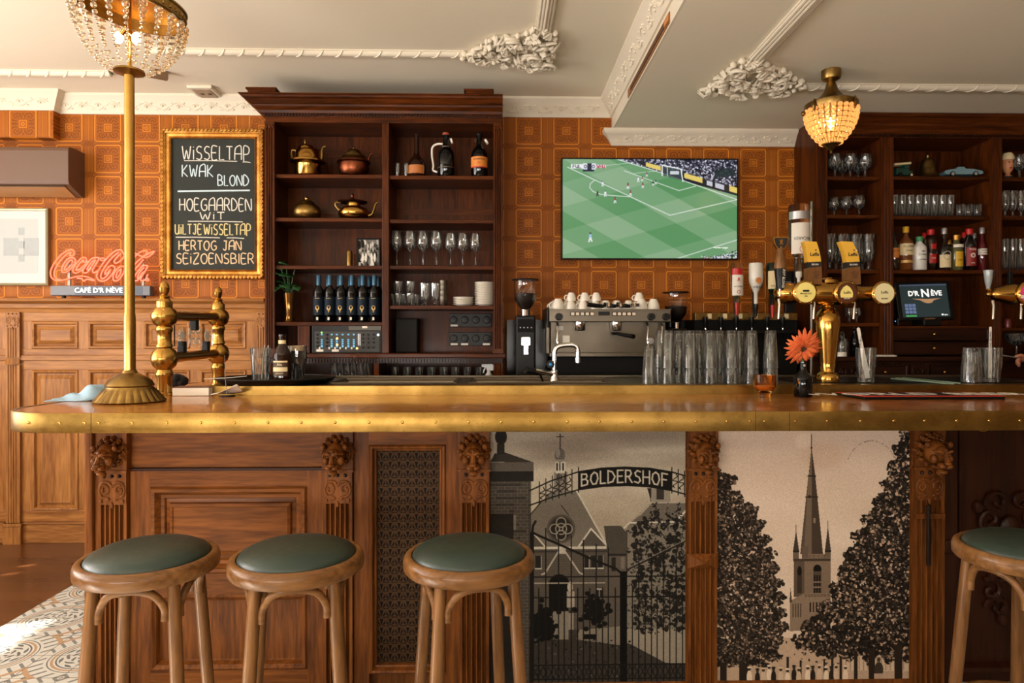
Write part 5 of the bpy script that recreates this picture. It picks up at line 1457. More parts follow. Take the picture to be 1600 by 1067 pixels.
def bottle(name, label, prof, glass, loc, cap=None, labels=(), texts=(), group=None, cat='bottle', seg=26, rotz=0.0, scale=None):
    """labels: (z0, z1, material, half-angle, radius); texts: (string, size, z, material, radius, x-scale, upside-down)."""
    t = thing(name, label, cat, loc, rotz, group)
    if scale: t.scale = (scale,) * 3
    MB().lathe(prof, seg).build('body', glass, t, angle=50)
    if cap: MB().lathe([(0, cap[1]), (cap[0], cap[1]), (cap[0] * 1.02, cap[2] - .003), (cap[0] * .9, cap[2]), (0, cap[2])], 20).build('cap', cap[3], t)
    lo = None
    for z0, z1, mt, ha, r in labels:
        vs, fs = [], []; n = 14
        for i in range(n + 1):
            a = -ha + 2 * ha * i / n
            for rr, z in ((r + .0004, z0), (r + .0004, z1), (r + .0010, z1), (r + .0010, z0)): vs.append((rr * math.sin(a), -rr * math.cos(a), z))
        for i in range(n):
            for j in range(4): fs.append((4 * i + j, 4 * i + (j + 1) % 4, 4 * i + 4 + (j + 1) % 4, 4 * i + 4 + j))
        fs += [(0, 1, 2, 3), (4 * n, 4 * n + 3, 4 * n + 2, 4 * n + 1)]
        lo = MB().add(vs, fs, 0, True).build('label', mt, t, angle=40)
    for tx in texts:
        s_, size, z, mt, r, xs = tx[:6]; up = len(tx) > 6 and tx[6]
        m = MB(); w = wrap(r + .0012, (0, 0, z))
        if up: m.text(s_, size, (0, 0, 0), xs=xs, warp=lambda v: w(Vector((-v.x, v.y, z - v.z))))
        else: m.text(s_, size, (0, 0, z), xs=xs, warp=w)
        m.build('lettering', mt, lo or t)
    return t
def beer_prof(R, h, neck, shoulder):
    return [(0, .004), (R * .8, 0), (R, .006), (R, shoulder), (R * .93, shoulder + (h - shoulder) * .16), (R * .55, shoulder + (h - shoulder) * .42), (neck, shoulder + (h - shoulder) * .6), (neck * .95, h - .012), (neck * 1.12, h - .010), (neck * 1.12, h - .001), (0, h)]

# ------------------------------------------------------------------ round tray with a drink order
tc = PZ(432, 599, ZL)
t = thing('serving_tray', 'round black serving tray on the ledge carrying two glasses and a bottle', 'tray', (tc.x, 3.30, ZL))
TY, TX = 3.30, X(432, 3.30)
t.location = (TX, TY, ZL)
MB().lathe([(0, 0), (.235, 0), (.262, .012), (.275, .026), (.272, .027), (.232, .006), (0, .006)], 48).build('pan', M['black'], t)
MB().tube([(.274 * math.cos(i * PI / 24), .274 * math.sin(i * PI / 24), .026) for i in range(48)], .004, 6, closed=True).build('rim', M['black'], t)
zt_ = ZL + .0065; sy = S(3.22)
pint = [(0, 0), (.030, 0), (.033, .01), (.040, .08), (.0475, .115), (.0465, .125), (.049, .172), (.0475, .172), (.045, .126), (.046, .115), (.0385, .08), (.031, .012), (0, .010)]
glass_thing('stout_glass', 'pint glass of dark stout with cream foam on the black tray', 'glass', pint, (X(464, 3.31), 3.31, zt_),
            liquid=([(0, .011), (.0305, .012), (.038, .08), (.0455, .115), (.0445, .126), (.0455, .148), (0, .148)], plain('stout', c(16, 9, 6), .15)),
            foam=([(0, .1485), (.0456, .1485), (.0470, .170), (0, .172)], plain('beer_foam', c(222, 190, 146), .9)))
bottle('beer_bottle', 'brown beer bottle with cream labels on the black tray', beer_prof(.042, .226, .0145, .128), M['glass_brown'], (X(441, 3.20), 3.20, zt_),
       labels=((.034, .105, plain('brown_label', c(70, 48, 32), .6), .85, .042), (.054, .074, M['cream'], .85, .0424), (.096, .103, M['cream'], .85, .0424), (.172, .198, M['cream'], 2.6, .0162)),
       texts=(('Ale', .018, .086, M['cream'], .0424, 1), ('STOUT', .011, .045, M['cream'], .0424, 1)))
cg = glass_thing('water_glass', 'clear straight glass holding silver cutlery on the black tray', 'glass', tumbler(.036, .047, .162, .014), (X(407, 3.22), 3.22, zt_))
for i, (px, rz_) in enumerate(((414, .06), (418, .12))):
    o = MB().tube([(0, 0, 0), (.004, 0, .09), (.013, .002, .16)], [.005, .0035, .0045], 6, flat=.5).build('table_knife', M['steel'], None, (X(407, 3.22) + .010 + .012 * i, 3.21 + .016 * i, zt_ + .0145))
    tag(o, ('silver knife leaning in the glass on the tray, nearer the glass middle', 'silver knife leaning in the glass on the tray, against its right side')[i], 'cutlery', 'knives in the tray glass')
tag(MB().tube([(-.09, -.03, 0), (.02, .01, .004), (.08, .03, .01)], [.003, .004, .002], 6, flat=.5).build('paper_straw', M['paper'], None, (X(385, 3.2) - .06, 3.12, ZL + .031)), 'white paper straw lying across the left tray edge', 'straw')

# ------------------------------------------------------------------ mixer tap
yt = 3.46
q = P(868, 600, yt)
t = thing('mixer_tap', 'chrome swivel mixer tap with blue cold marker above the sink', 'tap', (X(866, yt), yt, ZL - .002))
k = S(yt); hh = (600 - 548) * k
MB().tube(cr([(0, 0, .0), (0, 0, hh * .5), (.002, 0, hh * .88), (.018, 0, hh + .004), (.05, 0, hh + .012), (.09, 0, hh + .014), (.112, 0, hh + .006), (.12, 0, hh - .016), (.12, 0, hh - .05)], 5), .0125, 14).build('spout', M['chrome'], t)
MB().lathe([(0, 0), (.026, 0), (.026, .006), (.02, .014), (.02, .05), (.014, .056), (0, .056)], 20).build('body', M['chrome'], t)
MB().lathe([(0, -.026), (.0155, -.026), (.0155, 0), (0, 0)], 16, M=Matrix.Translation((.12, 0, hh - .05))).build('aerator', M['chrome'], t)
MB().tube([(0, 0, .03), (-.05, -.03, .045), (-.10, -.05, .056)], [.013, .012, .010], 12).build('arm', M['chrome'], t)
kn = MB().lathe([(0, -.02), (.018, -.02), (.021, 0), (.018, .02), (0, .022)], 16, wave=lambda a, z: 1 + .06 * math.cos(a * 6), M=Matrix.Translation((-.022, -.03, .085)) @ Matrix.Rotation(PI / 2, 4, 'X')).build('cold_knob', M['black'], t)
MB().ball((-.022, -.052, .085), (.008, .003, .008), 10, 6).build('blue_marker', plain('blue_dot', c(40, 150, 220), .3), kn)
MB().tube([(-.10, -.05, .05), (-.14, -.06, .058), (-.155, -.066, .04)], [.018, .016, .013], 10).build('lever', M['black'], t)
MB().tube([(-.06, -.02, 0), (-.075, -.03, .04)], .006, 8).build('link', M['chrome'], t)

# ------------------------------------------------------------------ stacked tumblers upside down on the service surface
tum = tumbler(.0255, .0365, .178, .014, .0022)
ys = 3.235
rows = [(ys, [1044, 1078, 1110, 1143, 1174, 1204]), (ys + .082, [1033, 1062, 1092, 1124, 1155, 1189])]
g0_ = None; gname = 'tumblers stacked upside down on the bar'
rw = ['front', 'back']
for j, (y, xs) in enumerate(rows):
    for i, px in enumerate(xs):
        if j and i == 5: continue
        for lvl in range(2):
            lb = 'upside-down clear tumbler, %s layer of the %s stack from the left in the %s row' % (('bottom', 'top')[lvl], ORD[i], rw[j])
            loc = (X(px, y), y, ZL - .001 + lvl * .0735)
            if g0_ is None: g0_ = glass_thing('tumbler', lb, 'glass', tum, loc, gname, inv=True); 
            else: copy_to(g0_, loc, lb, rotz=.3 * i)
copy_to(g0_, (X(1015, ys), ys, ZL - .001), 'single unstacked upside-down clear tumbler left of the stacked ones')

# amber candle cup, flower bottle
q = PZ(1199, 622, ZT)
t = thing('candle_cup', 'ribbed amber glass candle cup on the bar before the stacked tumblers', 'candle holder', (q.x, q.y + .03, ZT))
rib = lambda a, z: 1 + (.018 * math.cos(a * 26) if .03 < z < .085 else 0)
MB().lathe([(0, 0), (.024, 0), (.026, .004), (.022, .014), (.026, .020), (.040, .034), (.0455, .048), (.047, .098), (.045, .098), (.0432, .05), (.038, .038), (.024, .026), (0, .024)], 78, wave=rib).build('cup', M['glass_amber'], t, angle=60)
MB().lathe([(0, .026), (.023, .028), (.036, .040), (.040, .050), (0, .051)], 24).build('wax', M['cream'], t)
q = PZ(1261, 621, ZT)
fv = bottle('flower_bottle', 'small dark bottle used as a vase for the orange flower', [(0, 0), (.036, 0), (.039, .004), (.039, .078), (.036, .088), (.018, .108), (.013, .120), (.0125, .146), (.0150, .148), (.0150, .154), (.010, .155), (.010, .13), (0, .128)], M['glass_black'], (q.x, q.y + .04, ZT), cat='vase',
            labels=((.128, .146, M['black'], 1.2, .0130),), texts=(('@', .011, .138, M['paper'], .0132, 1),))
fx, fy = q.x, q.y + .04
t = thing('orange_flower', 'orange dahlia bloom standing in the small dark bottle', 'flower', (fx, fy, ZT + .14))
MB().tube([(0, 0, -.011), (0, 0, .02), (-.004, -.004, .055)], .0035, 8).build('stem', M['leaf'], t)
ctr_ = Vector((-.004, -.012, .072)); ax_ = Vector((.05, -.62, -.34)).normalized()
Q = ax_.to_track_quat('Z', 'Y').to_matrix().to_4x4()
gp = G('orange_petal', rough=.55, sss=.0); gn = gp.noise(gp.coord(), 30, 3); gp.set(col=gp.mix(gn, c(226, 84, 40), c(250, 146, 84)))
rnd = random.Random(8)
for ring, (n, R, tl) in enumerate(((19, .080, -.10), (16, .070, .22), (12, .056, .55))):
    for i in range(n):
        a = 2 * PI * i / n + ring * .2 + rnd.uniform(-.1, .1); L = R * rnd.uniform(.88, 1.12); w = rnd.uniform(.0085, .0115)
        vs, fs = [], []
        for s in range(7):
            u = s / 6; wd = w * math.sin(PI * min(1, .12 + .88 * u) ** .8) if u < 1 else .0008
            wd = w * (math.sin(PI * (.08 + .9 * u)) ** .7)
            zz = L * u * math.sin(tl) * .8 - .010 * u * u + rnd.uniform(-.0015, .0015)
            for e, dz in ((-1, .003), (0, 0), (1, .003)): vs.append((L * u * math.cos(tl), e * wd, zz + dz))
        for s in range(6):
            for e in range(2): b_ = s * 3 + e; fs.append((b_, b_ + 1, b_ + 4, b_ + 3))
        m = MB().add(vs, fs, 0, True, Matrix.Translation(ctr_) @ Q @ Matrix.Rotation(a, 4, 'Z') @ Matrix.Translation((.008, 0, 0)))
        o = m.build('petal', gp.mat, t, angle=180); md = o.modifiers.new('thickness', 'SOLIDIFY'); md.thickness = .0008
mb = MB(); rnd = random.Random(3)
for i in range(26):
    a, r = rnd.uniform(0, 6.3), rnd.uniform(0, .013)
    mb.ball((r * math.cos(a), r * math.sin(a), .006), (.003, .003, .006), 6, 4, 0, Matrix.Translation(ctr_) @ Q)
mb.build('flower_heart', plain('flower_heart', c(86, 52, 26), .8), t)

# glasses with white foam scrapers, straws, red bar mat
yg = 3.22
fac = tumbler(.036, .0455, .165, .016, .003, step=.42)
f8 = lambda a, z: 1 + .02 * math.cos(a * 9)
def beer_tub(px, lb, inv=False):
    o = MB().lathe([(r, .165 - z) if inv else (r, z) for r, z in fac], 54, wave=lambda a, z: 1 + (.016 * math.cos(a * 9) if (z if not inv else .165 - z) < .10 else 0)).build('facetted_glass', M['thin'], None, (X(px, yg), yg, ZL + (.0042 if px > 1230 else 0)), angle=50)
    return tag(o, lb, 'glass', 'facetted glasses by the taps')
beer_tub(1353, 'facetted clear glass holding a wide white foam scraper beside the brass beer tower')
beer_tub(1549, 'facetted clear glass holding a narrow scraper at the right of the bar')
beer_tub(1518, 'empty upside-down facetted glass beside the right scraper glass', True)
def scraper(px, top, w, lean, lb):
    h = (601 - top) * S(yg); m = MB()
    pts = []
    for u in (0, .25, .5, .75, 1): pts.append((lean * u, u * h))
    vs, fs = [], []
    prof = [w * .8, w, w * .75, w * .6, w * .55]
    poly = [(x - p_, z) for (x, z), p_ in zip(pts, prof)] + [(pts[-1][0], h + w * .5)] + [(x + p_, z) for (x, z), p_ in list(zip(pts, prof))[::-1]]
    m.ext(poly, -.002, .002, 'y')
    m2 = [(x, z) for x, z in pts]
    o = m.build('foam_scraper', M['paper'], None, (X(px, yg) - lean * .3, yg + .004, ZL + .0215), bevel=.001)
    MB().text('heerlijk bier', .016, (0, 0, 0), M=Matrix.Translation((pts[3][0], -.0022, h * .76)) @ Matrix.Rotation(math.atan2(-lean, h) , 4, 'Y') @ Matrix.Rotation(PI / 2, 4, 'Y')).build('lettering', M['ink'], o)
    return tag(o, lb, 'scraper', 'foam scrapers')
scraper(1352, 522, .0125, -.045, 'wide white foam scraper with a hole leaning left in the glass beside the tower')
scraper(1548, 520, .009, 0.002, 'narrow white foam scraper upright in the right-hand glass')
for i, (p0, p1) in enumerate((((1392, 592), (1490, 600.5)), ((1400, 591), (1478, 600)), ((1410, 590.6), (1500, 599.5)))):
    a, b_ = PZ(*p0, ZL + .006), PZ(*p1, ZL + .006)
    tag(MB().cyl(a + Vector((0, 0, .002)), b_ + Vector((0, 0, .002)), .0028, seg=8).build('drinking_straw', plain('green_straw', c(150, 176, 150), .4)), ('pale green straw on the drip tray, nearest the bar edge', 'pale green straw on the drip tray, middle of the three', 'pale green straw on the drip tray, farthest from the edge')[i], 'straw', 'green straws on the drip tray')
a, b_ = PZ(1350, 624.5, ZT), PZ(1562, 623, ZT)
ym0, ym1 = a.y, PZ(1326, 617, ZT).y
t = thing('bar_mat', 'long flat red and black rubber bar mat with white lettering', 'bar mat', ((a.x + b_.x) / 2, (ym0 + ym1) / 2, ZT))
hx, hy = (b_.x - a.x) / 2, (ym1 - ym0) / 2
MB().box(-hx, hx, -hy, hy, .0005, .012).build('mat', M['black'], t, bevel=.003)
MB().box(-hx, hx, -hy, hy, .012, .014).build('red_border', plain('red_rubber', c(206, 52, 28), .5), t)
MB().box(-hx * .92, hx * .92, -hy * .72, hy * .78, .0135, .0146).build('black_field', M['black'], t)
MB().text('WORLD BEER', hy * 1.3, (0, 0, 0), M=Matrix.Translation((-hx * .05, -hy * .1, .0148)) @ Matrix.Rotation(-PI / 2, 4, 'X'), xs=1.0).build('lettering', M['paper'], t)
# ------------------------------------------------------------------ things on the left wall
y = 4.52
x0, x1 = X(-60, y), X(107, y); xw = X(133, YW)
zt, zb1, zb2 = Z(228, y, 60), Z(287, y, 60), Z(309, YW, 60)
t = thing('air_conditioner', 'brown wall-mounted air conditioner on the wallpaper at the upper left', 'air conditioner', ((x0 + x1) / 2, YW, (zt + zb2) / 2))
ac = plain('ac_brown', c(98, 70, 52), .5, var=.05)
cx_, cz = (x0 + x1) / 2, (zt + zb2) / 2
sec = [(0, zb2 - cz), (0, zt - cz), (y - YW + .03, zt - cz), (y - YW + .008, zt - cz - .006), (y - YW, zt - cz - .03), (y - YW, zb1 - cz + .02), (y - YW + .01, zb1 - cz), (-.03, zb2 - cz)]
MB().ext(sec, x0 - cx_ - .4, x1 - cx_, 'x').build('casing', ac, t, bevel=.008)
MB().ext([(y - YW + .02, zb1 - cz - .006), (y - YW + .024, zb1 - cz - .012), (-.035, zb2 - cz - .004), (-.03, zb2 - cz + .002)], x0 - cx_ - .4, x1 - cx_ - .04, 'x').build('air_flap', plain('ac_flap', c(168, 120, 76), .4), t)
MB().box(x0 - cx_ - .4, x1 - cx_ - .03, y - YW + .016, y - YW + .02, zb1 - cz - .014, zb1 - cz - .008).build('flap_edge', M['black_matte'], t)

def frame4(x0, x1, z0, z1, y, prof, mats, parent, name='frame'):
    return MB().rings(x0, x1, z0, z1, prof, cap=False).build(name, mats, parent)
y = YW - .03
x0, x1, z0, z1 = X(-70, y), X(75, y), Z(446, y, 40), Z(325, y, 40)
t = thing('framed_picture', 'pale picture in a white mount and thin grey frame on the left wall', 'picture', ((x0 + x1) / 2, YW, (z0 + z1) / 2))
w, h = (x1 - x0) / 2, (z1 - z0) / 2
MB().rings(-w, w, -h, h, [(0, 0), (0, -.03), (.006, -.034), (.016, -.03), (.018, -.02)], cap=False).build('frame', plain('grey_gilt', c(150, 140, 112), .35, .5), t)
MB().box(-w + .01, w - .01, -.022, -.006, -h + .01, h - .01).build('mount', plain('mount_board', c(190, 193, 190), .6, var=.01, coat=.1, coatr=.05), t)
mb = MB().box(-w + .10, w - .07, -.0226, -.0215, -h + .08, h - .07)
mb2 = MB()
for i, px in enumerate((.1, .35, .62)): mb2.box(-w + .14 + px * .5, -w + .24 + px * .5, -.0232, -.022, -.06, .06)
for i in range(3): mb2.box(w - .20, w - .16, -.0232, -.022, -.10 + i * .09, -.05 + i * .09)
o = mb.build('print', plain('pale_print', c(176, 180, 178), .6, var=.02), t); mb2.build('print_detail', plain('pale_ink', c(158, 163, 164), .6), o)  # print tones paled to imitate reflection on its glass

# neon sign
y = 4.60
ox, oz_ = 70, 370
def np_(q): return P(ox + q[0] / 8.889, oz_ + q[1] / 8.889, y)
q0 = P(160, 462, y)
t = thing('neon_sign', 'red neon Coca-Cola script sign on a lit base on the wainscot ledge', 'sign', (q0.x, y, q0.z))
OFF = Vector((-q0.x, -y, -q0.z))
neon = glow('red_neon', (1.0, .13, .07, 1), 1.7)
LINES = [
 [(345, 258), (395, 262), (412, 215), (375, 178), (310, 195), (240, 240), (170, 315), (110, 405), (80, 490), (95, 565), (150, 603), (215, 606), (300, 590), (400, 562), (500, 545), (600, 560), (695, 608), (620, 594), (580, 590), (545, 615), (515, 583), (450, 572)],
 [(345, 258), (362, 215), (310, 240), (235, 310), (175, 395), (138, 470), (135, 540), (170, 585), (220, 592)],
 [(420, 372), (425, 320), (385, 288), (325, 305), (265, 375), (238, 450), (250, 492), (300, 490), (360, 445), (405, 390), (480, 335)],
 [(395, 360), (370, 320), (320, 360), (280, 430), (285, 462), (330, 435), (385, 370)],
 [(530, 352), (572, 345), (575, 300), (525, 288), (460, 345), (405, 425), (392, 480), (430, 503), (490, 478), (560, 425)],
 [(530, 352), (545, 318), (500, 355), (450, 420), (440, 462), (480, 452), (545, 400), (600, 330)],
 [(760, 292), (710, 288), (645, 310), (575, 400), (530, 470), (548, 502), (595, 490), (650, 430)],
 [(690, 318), (640, 370), (590, 445), (610, 455), (665, 390), (710, 320)],
 [(760, 292), (715, 375), (665, 462), (680, 497), (730, 480), (762, 440)],
 [(780, 298), (832, 298), (825, 325), (775, 325), (780, 298)],
 [(1090, 225), (1060, 183), (985, 195), (885, 275), (790, 395), (728, 510), (735, 585), (795, 615), (865, 595), (935, 520), (975, 440), (945, 400), (900, 412), (850, 470), (838, 520), (885, 490), (915, 448)],
 [(1060, 235), (1010, 280), (965, 340), (990, 365), (1050, 335), (1110, 260), (1090, 225)],
 [(1030, 215), (930, 295), (835, 420), (780, 530), (795, 582), (850, 555), (910, 480)],
 [(950, 590), (958, 520), (1010, 440), (1075, 408), (1112, 435), (1090, 510), (1030, 595), (975, 612), (950, 590)],
 [(990, 560), (1010, 490), (1060, 450), (1050, 510), (1010, 570), (990, 560)],
 [(1105, 420), (1200, 330), (1300, 230), (1380, 195), (1425, 205), (1395, 255), (1290, 340), (1190, 460), (1150, 560), (1165, 605), (1225, 580)],
 [(1225, 215), (1290, 245), (1340, 268), (1420, 285), (1490, 240), (1522, 200), (1450, 230), (1370, 270)],
 [(1370, 315), (1300, 400), (1215, 500), (1200, 560)],
 [(1435, 405), (1375, 400), (1310, 460), (1245, 560), (1252, 610), (1300, 595), (1365, 520)],
 [(1385, 425), (1330, 480), (1290, 560), (1310, 570), (1365, 490)],
 [(1435, 405), (1385, 490), (1335, 580), (1350, 612), (1400, 590), (1432, 520)],
 [(1405, 595), (1425, 578), (1445, 595), (1425, 612), (1405, 595)]]
for L in LINES: MB().tube([np_(q) + OFF for q in cr([(a, b, 0) for a, b in L], 5)], .0046, 7).build('neon_tube', neon, t)
q1, q2 = P(83, 462, y), P(238, 447, y); ym = (q1.z + q2.z) / 2 - q0.z
base = MB().box(q1.x - q0.x, q2.x - q0.x, -.03, .03, q1.z - q0.z, q2.z - q0.z).build('base_box', plain('sign_grey', c(96, 98, 104), .4), t, bevel=.004)
MB().box(q1.x - q0.x + .16, q2.x - q0.x - .05, -.0315, -.0295, ym - .026, ym + .026).build('lit_panel', G('lit_panel', col=c(40, 42, 48), emit=(.5, .55, .7, 1), es=.16, rough=.5).mat, base)
MB().text("CAFÉ D'R NÈVE", .046, ((q1.x + q2.x) / 2 - q0.x - .01, -.032, ym)).build('lettering', glow('sign_white', (1, 1, 1, 1), 1.4), base)
for px in (106, 222):
    a = P(px, 425, y); MB().box(a.x - q0.x - .008, a.x - q0.x + .008, .01, .022, q2.z - q0.z - .002, a.z - q0.z + .06).build('support', M['steel'], t)
for px in (100, 225): a = P(px, 465, y); MB().lathe([(0, 0), (.014, 0), (.012, .02), (0, .02)], 12, M=Matrix.Translation((a.x - q0.x, 0, zl1 - q0.z + .0005))).build('foot', M['black'], t)

# chalkboard
y = YW - .035
x0, x1, z0, z1 = X(252, y), X(413, y), Z(436, y, 330), Z(201, y, 330)
t = thing('chalkboard', 'black chalkboard beer list in an ornate gold frame beside the tall cabinet', 'chalkboard', ((x0 + x1) / 2, YW - .002, (z0 + z1) / 2))
w, h = (x1 - x0) / 2, (z1 - z0) / 2
fw = 15 * S(y)
fr = MB().rings(-w, w, -h, h, [(0, 0), (0, -.03), (.012, -.044), (.030, -.034), (.034, -.028), (.050, -.026), (fw - .006, -.034), (fw, -.028), (fw, -.012)], cap=False).build('frame', M['gold'], t)
mb = MB(); rnd = random.Random(6)
for a, b_, n in (((-w + .012, -h + .012), (w - .012, -h + .012), 26), ((w - .012, -h + .012), (w - .012, h - .012), 36), ((w - .012, h - .012), (-w + .012, h - .012), 26), ((-w + .012, h - .012), (-w + .012, -h + .012), 36)):
    for i in range(n):
        u = (i + .5) / n; px, pz = a[0] + (b_[0] - a[0]) * u, a[1] + (b_[1] - a[1]) * u; hz = abs(b_[0] - a[0]) > abs(b_[1] - a[1])
        mb.ball((px, -.040, pz), (.013 if hz else .010, .010, .010 if hz else .013), 8, 5); mb.tube([(px + .009 * math.cos(k), -.047, pz + .009 * math.sin(k)) for k in range(6)], .003, 5)
mb.build('carved_edge', M['gold'], fr)
gb = G('blackboard', rough=.75); nb = gb.ss(gb.noise(gb.coord(), 5, 4), .5, .9); gb.set(col=gb.mix(nb * .5, c(28, 32, 26), c(70, 74, 66)))
MB().box(-w + fw - .003, w - fw + .003, -.016, -.004, -h + fw - .003, h - fw + .003).build('slate', gb.mat, t)
def cp(px, py): q = P(px, py, y); return (q.x - t.location.x, q.z - t.location.z)
TXT = [('WiSSELTAP', 283, 388, 248, 228, 0), ('KWAK', 283, 331, 275, 257, 1), ('BLOND', 339, 387, 289, 273, 1), ('HOEGAARDEN', 279, 391, 328, 310, 0), ('WiT', 311, 349, 342, 331, 0),
       ('UiLTJE', 272, 313, 365, 350, 2), ('WiSSELTAP', 317, 390, 366, 350, 2), ('HERTOG JAN', 278, 375, 390, 376, 3), ('SEiZOENSBIER', 274, 395, 411, 396, 3)]
mats = [plain('chalk_white', c(222, 216, 204), .9), plain('chalk_blue', c(206, 224, 232), .9), plain('chalk_yellow', c(222, 202, 140), .9), plain('chalk_peach', c(236, 198, 156), .9)]
for s_, a, b_, ya, yb_, m_ in TXT:
    mb = MB(); (xa, za), (xb, zb__) = cp(a, ya), cp(b_, yb_)
    for st_ in strokes(s_, xa, xb, za, zb__):
        mb.tube([(px, -.0165, pz) for px, pz in (st_ if len(st_) < 4 else [(v.x, v.y) for v in cr([(p_[0], p_[1], 0) for p_ in st_], 4)])], .0034, 6, flat=.3, up=(0, 1, 0))
    mb.build('lettering', mats[m_], t)
mb = MB()
for a, b_, yy in ((286, 369, 250), (378, 390, 252), (292, 378, 345), (273, 342, 370), (353, 380, 371)):
    (xa, za), (xb, zb__) = cp(a, yy), cp(b_, yy + 1); mb.tube([(xa, -.0165, za), ((xa + xb) / 2, -.0165, (za + zb__) / 2 + .002), (xb, -.0165, zb__)], .0026, 6, flat=.3, up=(0, 1, 0))
mb.build('chalk_lines', mats[0], t)
(xa, za), (xb, zb__) = cp(276, 298), cp(389, 298)
MB().tube([(xa, -.0165, za), (xb, -.0165, zb__ + .006)], .005, 6, flat=.25, up=(0, 1, 0)).build('chalk_divider', mats[1], t)

# ------------------------------------------------------------------ television
y = YW - .06
x0, x1, z0, z1 = X(877, y), X(1153.5, y), Z(405.5, y, 1015), Z(247, y, 1015)
t = thing('television', 'wall-mounted flat television showing a green football pitch', 'television', ((x0 + x1) / 2, YW, (z0 + z1) / 2))
w, h = (x1 - x0) / 2, (z1 - z0) / 2
MB().box(-w, w, -.055, -.012, -h, h).build('casing', M['black'], t, bevel=.004)
MB().rings(-w, w, -h, h, [(0, -.055), (.001, -.062), (.009, -.062), (.0105, -.059)], cap=False).build('bezel', M['black'], t)
MB().box(-.2, .2, -.02, 0, -.15, .15).build('wall_mount', M['black_matte'], t)
p = Paint(880, 250, 1151, 403, 1.6, (100, 150, 104))
yy, xx = np.mgrid[0:p.h, 0:p.w]; xx = xx / 1.6 + 880; yy = yy / 1.6 + 250
per = 0.55 + (yy - 250) / 153 * .9
s_ = (yy - 250) - .56 * (xx - 880)
A = np.floor((s_ + 400) / 40) % 2; B = np.floor(((xx - 880) * .35 + (yy - 250) * 1.25) / 46) % 2
lum = np.where(A > 0, .62, .25) + np.where(B > 0, .18, -.06)
lum = np.clip(lum, 0, 1)[..., None]
p.a = np.array((72, 138, 82.)) * (1 - lum) + np.array((150, 180, 146.)) * lum
fade = np.clip((1015 - xx) / 160, 0, 1)[..., None] * np.clip((360 - yy) / 110, 0, 1)[..., None]
p.a = p.a * (1 - .35 * fade) + np.array((190, 205, 186.)) * .35 * fade
p.poly([(963, 249), (1152, 249), (1152, 306), (1066, 283), (1010, 263)], (26, 30, 40))
for i in range(1500):
    x_ = rg.uniform(968, 1152); yb_ = 250 + (x_ - 963) * .27
    y_ = rg.uniform(248, min(yb_, 290)); v = rg.choice([30, 70, 130, 200, 235], p=[.35, .2, .2, .15, .1]); p.ell(x_, y_, 1.3, 1.2, (v, v, min(255, v + 18)), .9)
p.poly([(1112, 266), (1142, 262), (1148, 274), (1118, 278)], (34, 50, 52), .8)
p.poly([(990, 250), (1152, 294), (1152, 304), (1000, 258)], (36, 38, 44))
for a, b_ in ((1009, 1032), (1068, 1096), (1138, 1151)): p.poly([(a, 255 + (a - 1009) * .27), (b_, 255 + (b_ - 1009) * .27), (b_, 261 + (b_ - 1009) * .29), (a, 261 + (a - 1009) * .29)], (232, 206, 110))
for a, b_ in ((1103, 1112), (1116, 1130)): p.poly([(a, 282 + (a - 1103) * .27), (b_, 282 + (b_ - 1103) * .27), (b_, 289 + (b_ - 1103) * .29), (a, 289 + (a - 1103) * .29)], (200, 204, 214))
Wt = (222, 232, 222)
p.line([(960, 249), (1030, 270), (1152, 312)], 1.2, Wt); p.line([(888, 263), (1046, 336), (1152, 311)], 1.2, Wt)
p.line([(975, 268), (1060, 298), (1086, 291)], 1, Wt); p.line([(928, 262), (985, 256)], .9, Wt, .7); p.line([(1056, 403), (1152, 373)], 1.1, Wt); p.line([(990, 272), (1025, 268)], .9, Wt, .7)
p.line([(929, 283), (923, 288), (922, 294), (927, 300), (938, 304), (955, 306), (985, 308)], 1.1, Wt)
p.poly([(1034, 259), (1062, 266), (1066, 283), (1036, 275)], (62, 76, 80), .75); p.line([(1034, 275), (1034, 259), (1063, 265), (1066, 284)], 1.6, (244, 248, 248)); p.line([(1034, 259), (1042, 262), (1042, 276)], 1, Wt); p.rect(1046, 268, 1060, 273, (210, 216, 222))
p.rect(893, 258, 913, 265, (240, 240, 244)); p.rect(912, 257, 931, 266, (226, 228, 240)); p.rect(918, 257, 925, 266, (30, 40, 60)); p.rect(931, 259, 947, 264, (226, 220, 226)); p.rect(911, 266, 929, 269.5, (24, 28, 60))
for a, b_, tx in ((896, 908, 'FUL'), (933, 945, 'WHU')):
    for st_ in strokes(tx, a, b_, 264, 259.4): p.line(st_, .9, (180, 40, 60) if tx[0] == 'W' else (40, 40, 50))
for st_ in strokes('O  O', 913.5, 929.5, 264, 259.5): p.line(st_, .9, (40, 44, 60))
for x_, y_, hgt, sh in ((942, 288, 8, (240, 240, 244)), (934, 303, 8, (24, 24, 26)), (946, 303, 9, (240, 240, 244)), (961, 313, 9, (150, 60, 80)), (981, 291, 9, (150, 60, 80)), (985, 302, 9, (150, 60, 80)), (997, 281, 8, (240, 240, 244)), (1004, 290, 8, (150, 60, 80)), (1003, 280, 7, (150, 60, 80)), (1010, 273, 7, (150, 60, 80)), (1020, 287, 7, (30, 40, 44)), (1024, 285, 7, (60, 90, 96)), (923, 370, 14, (150, 190, 220))):
    p.ell(x_, y_ - hgt * .42, hgt * .11, hgt * .12, (60, 46, 40)); p.ell(x_, y_ - hgt * .12, hgt * .18, hgt * .24, sh); lg_ = (236, 236, 240) if sh[0] != 24 else (24, 24, 26)
    p.line([(x_ - .6, y_ + hgt * .1), (x_ - hgt * .16, y_ + hgt * .5)], hgt * .15, lg_); p.line([(x_ + .6, y_ + hgt * .1), (x_ + hgt * .16, y_ + hgt * .45)], hgt * .15, lg_)
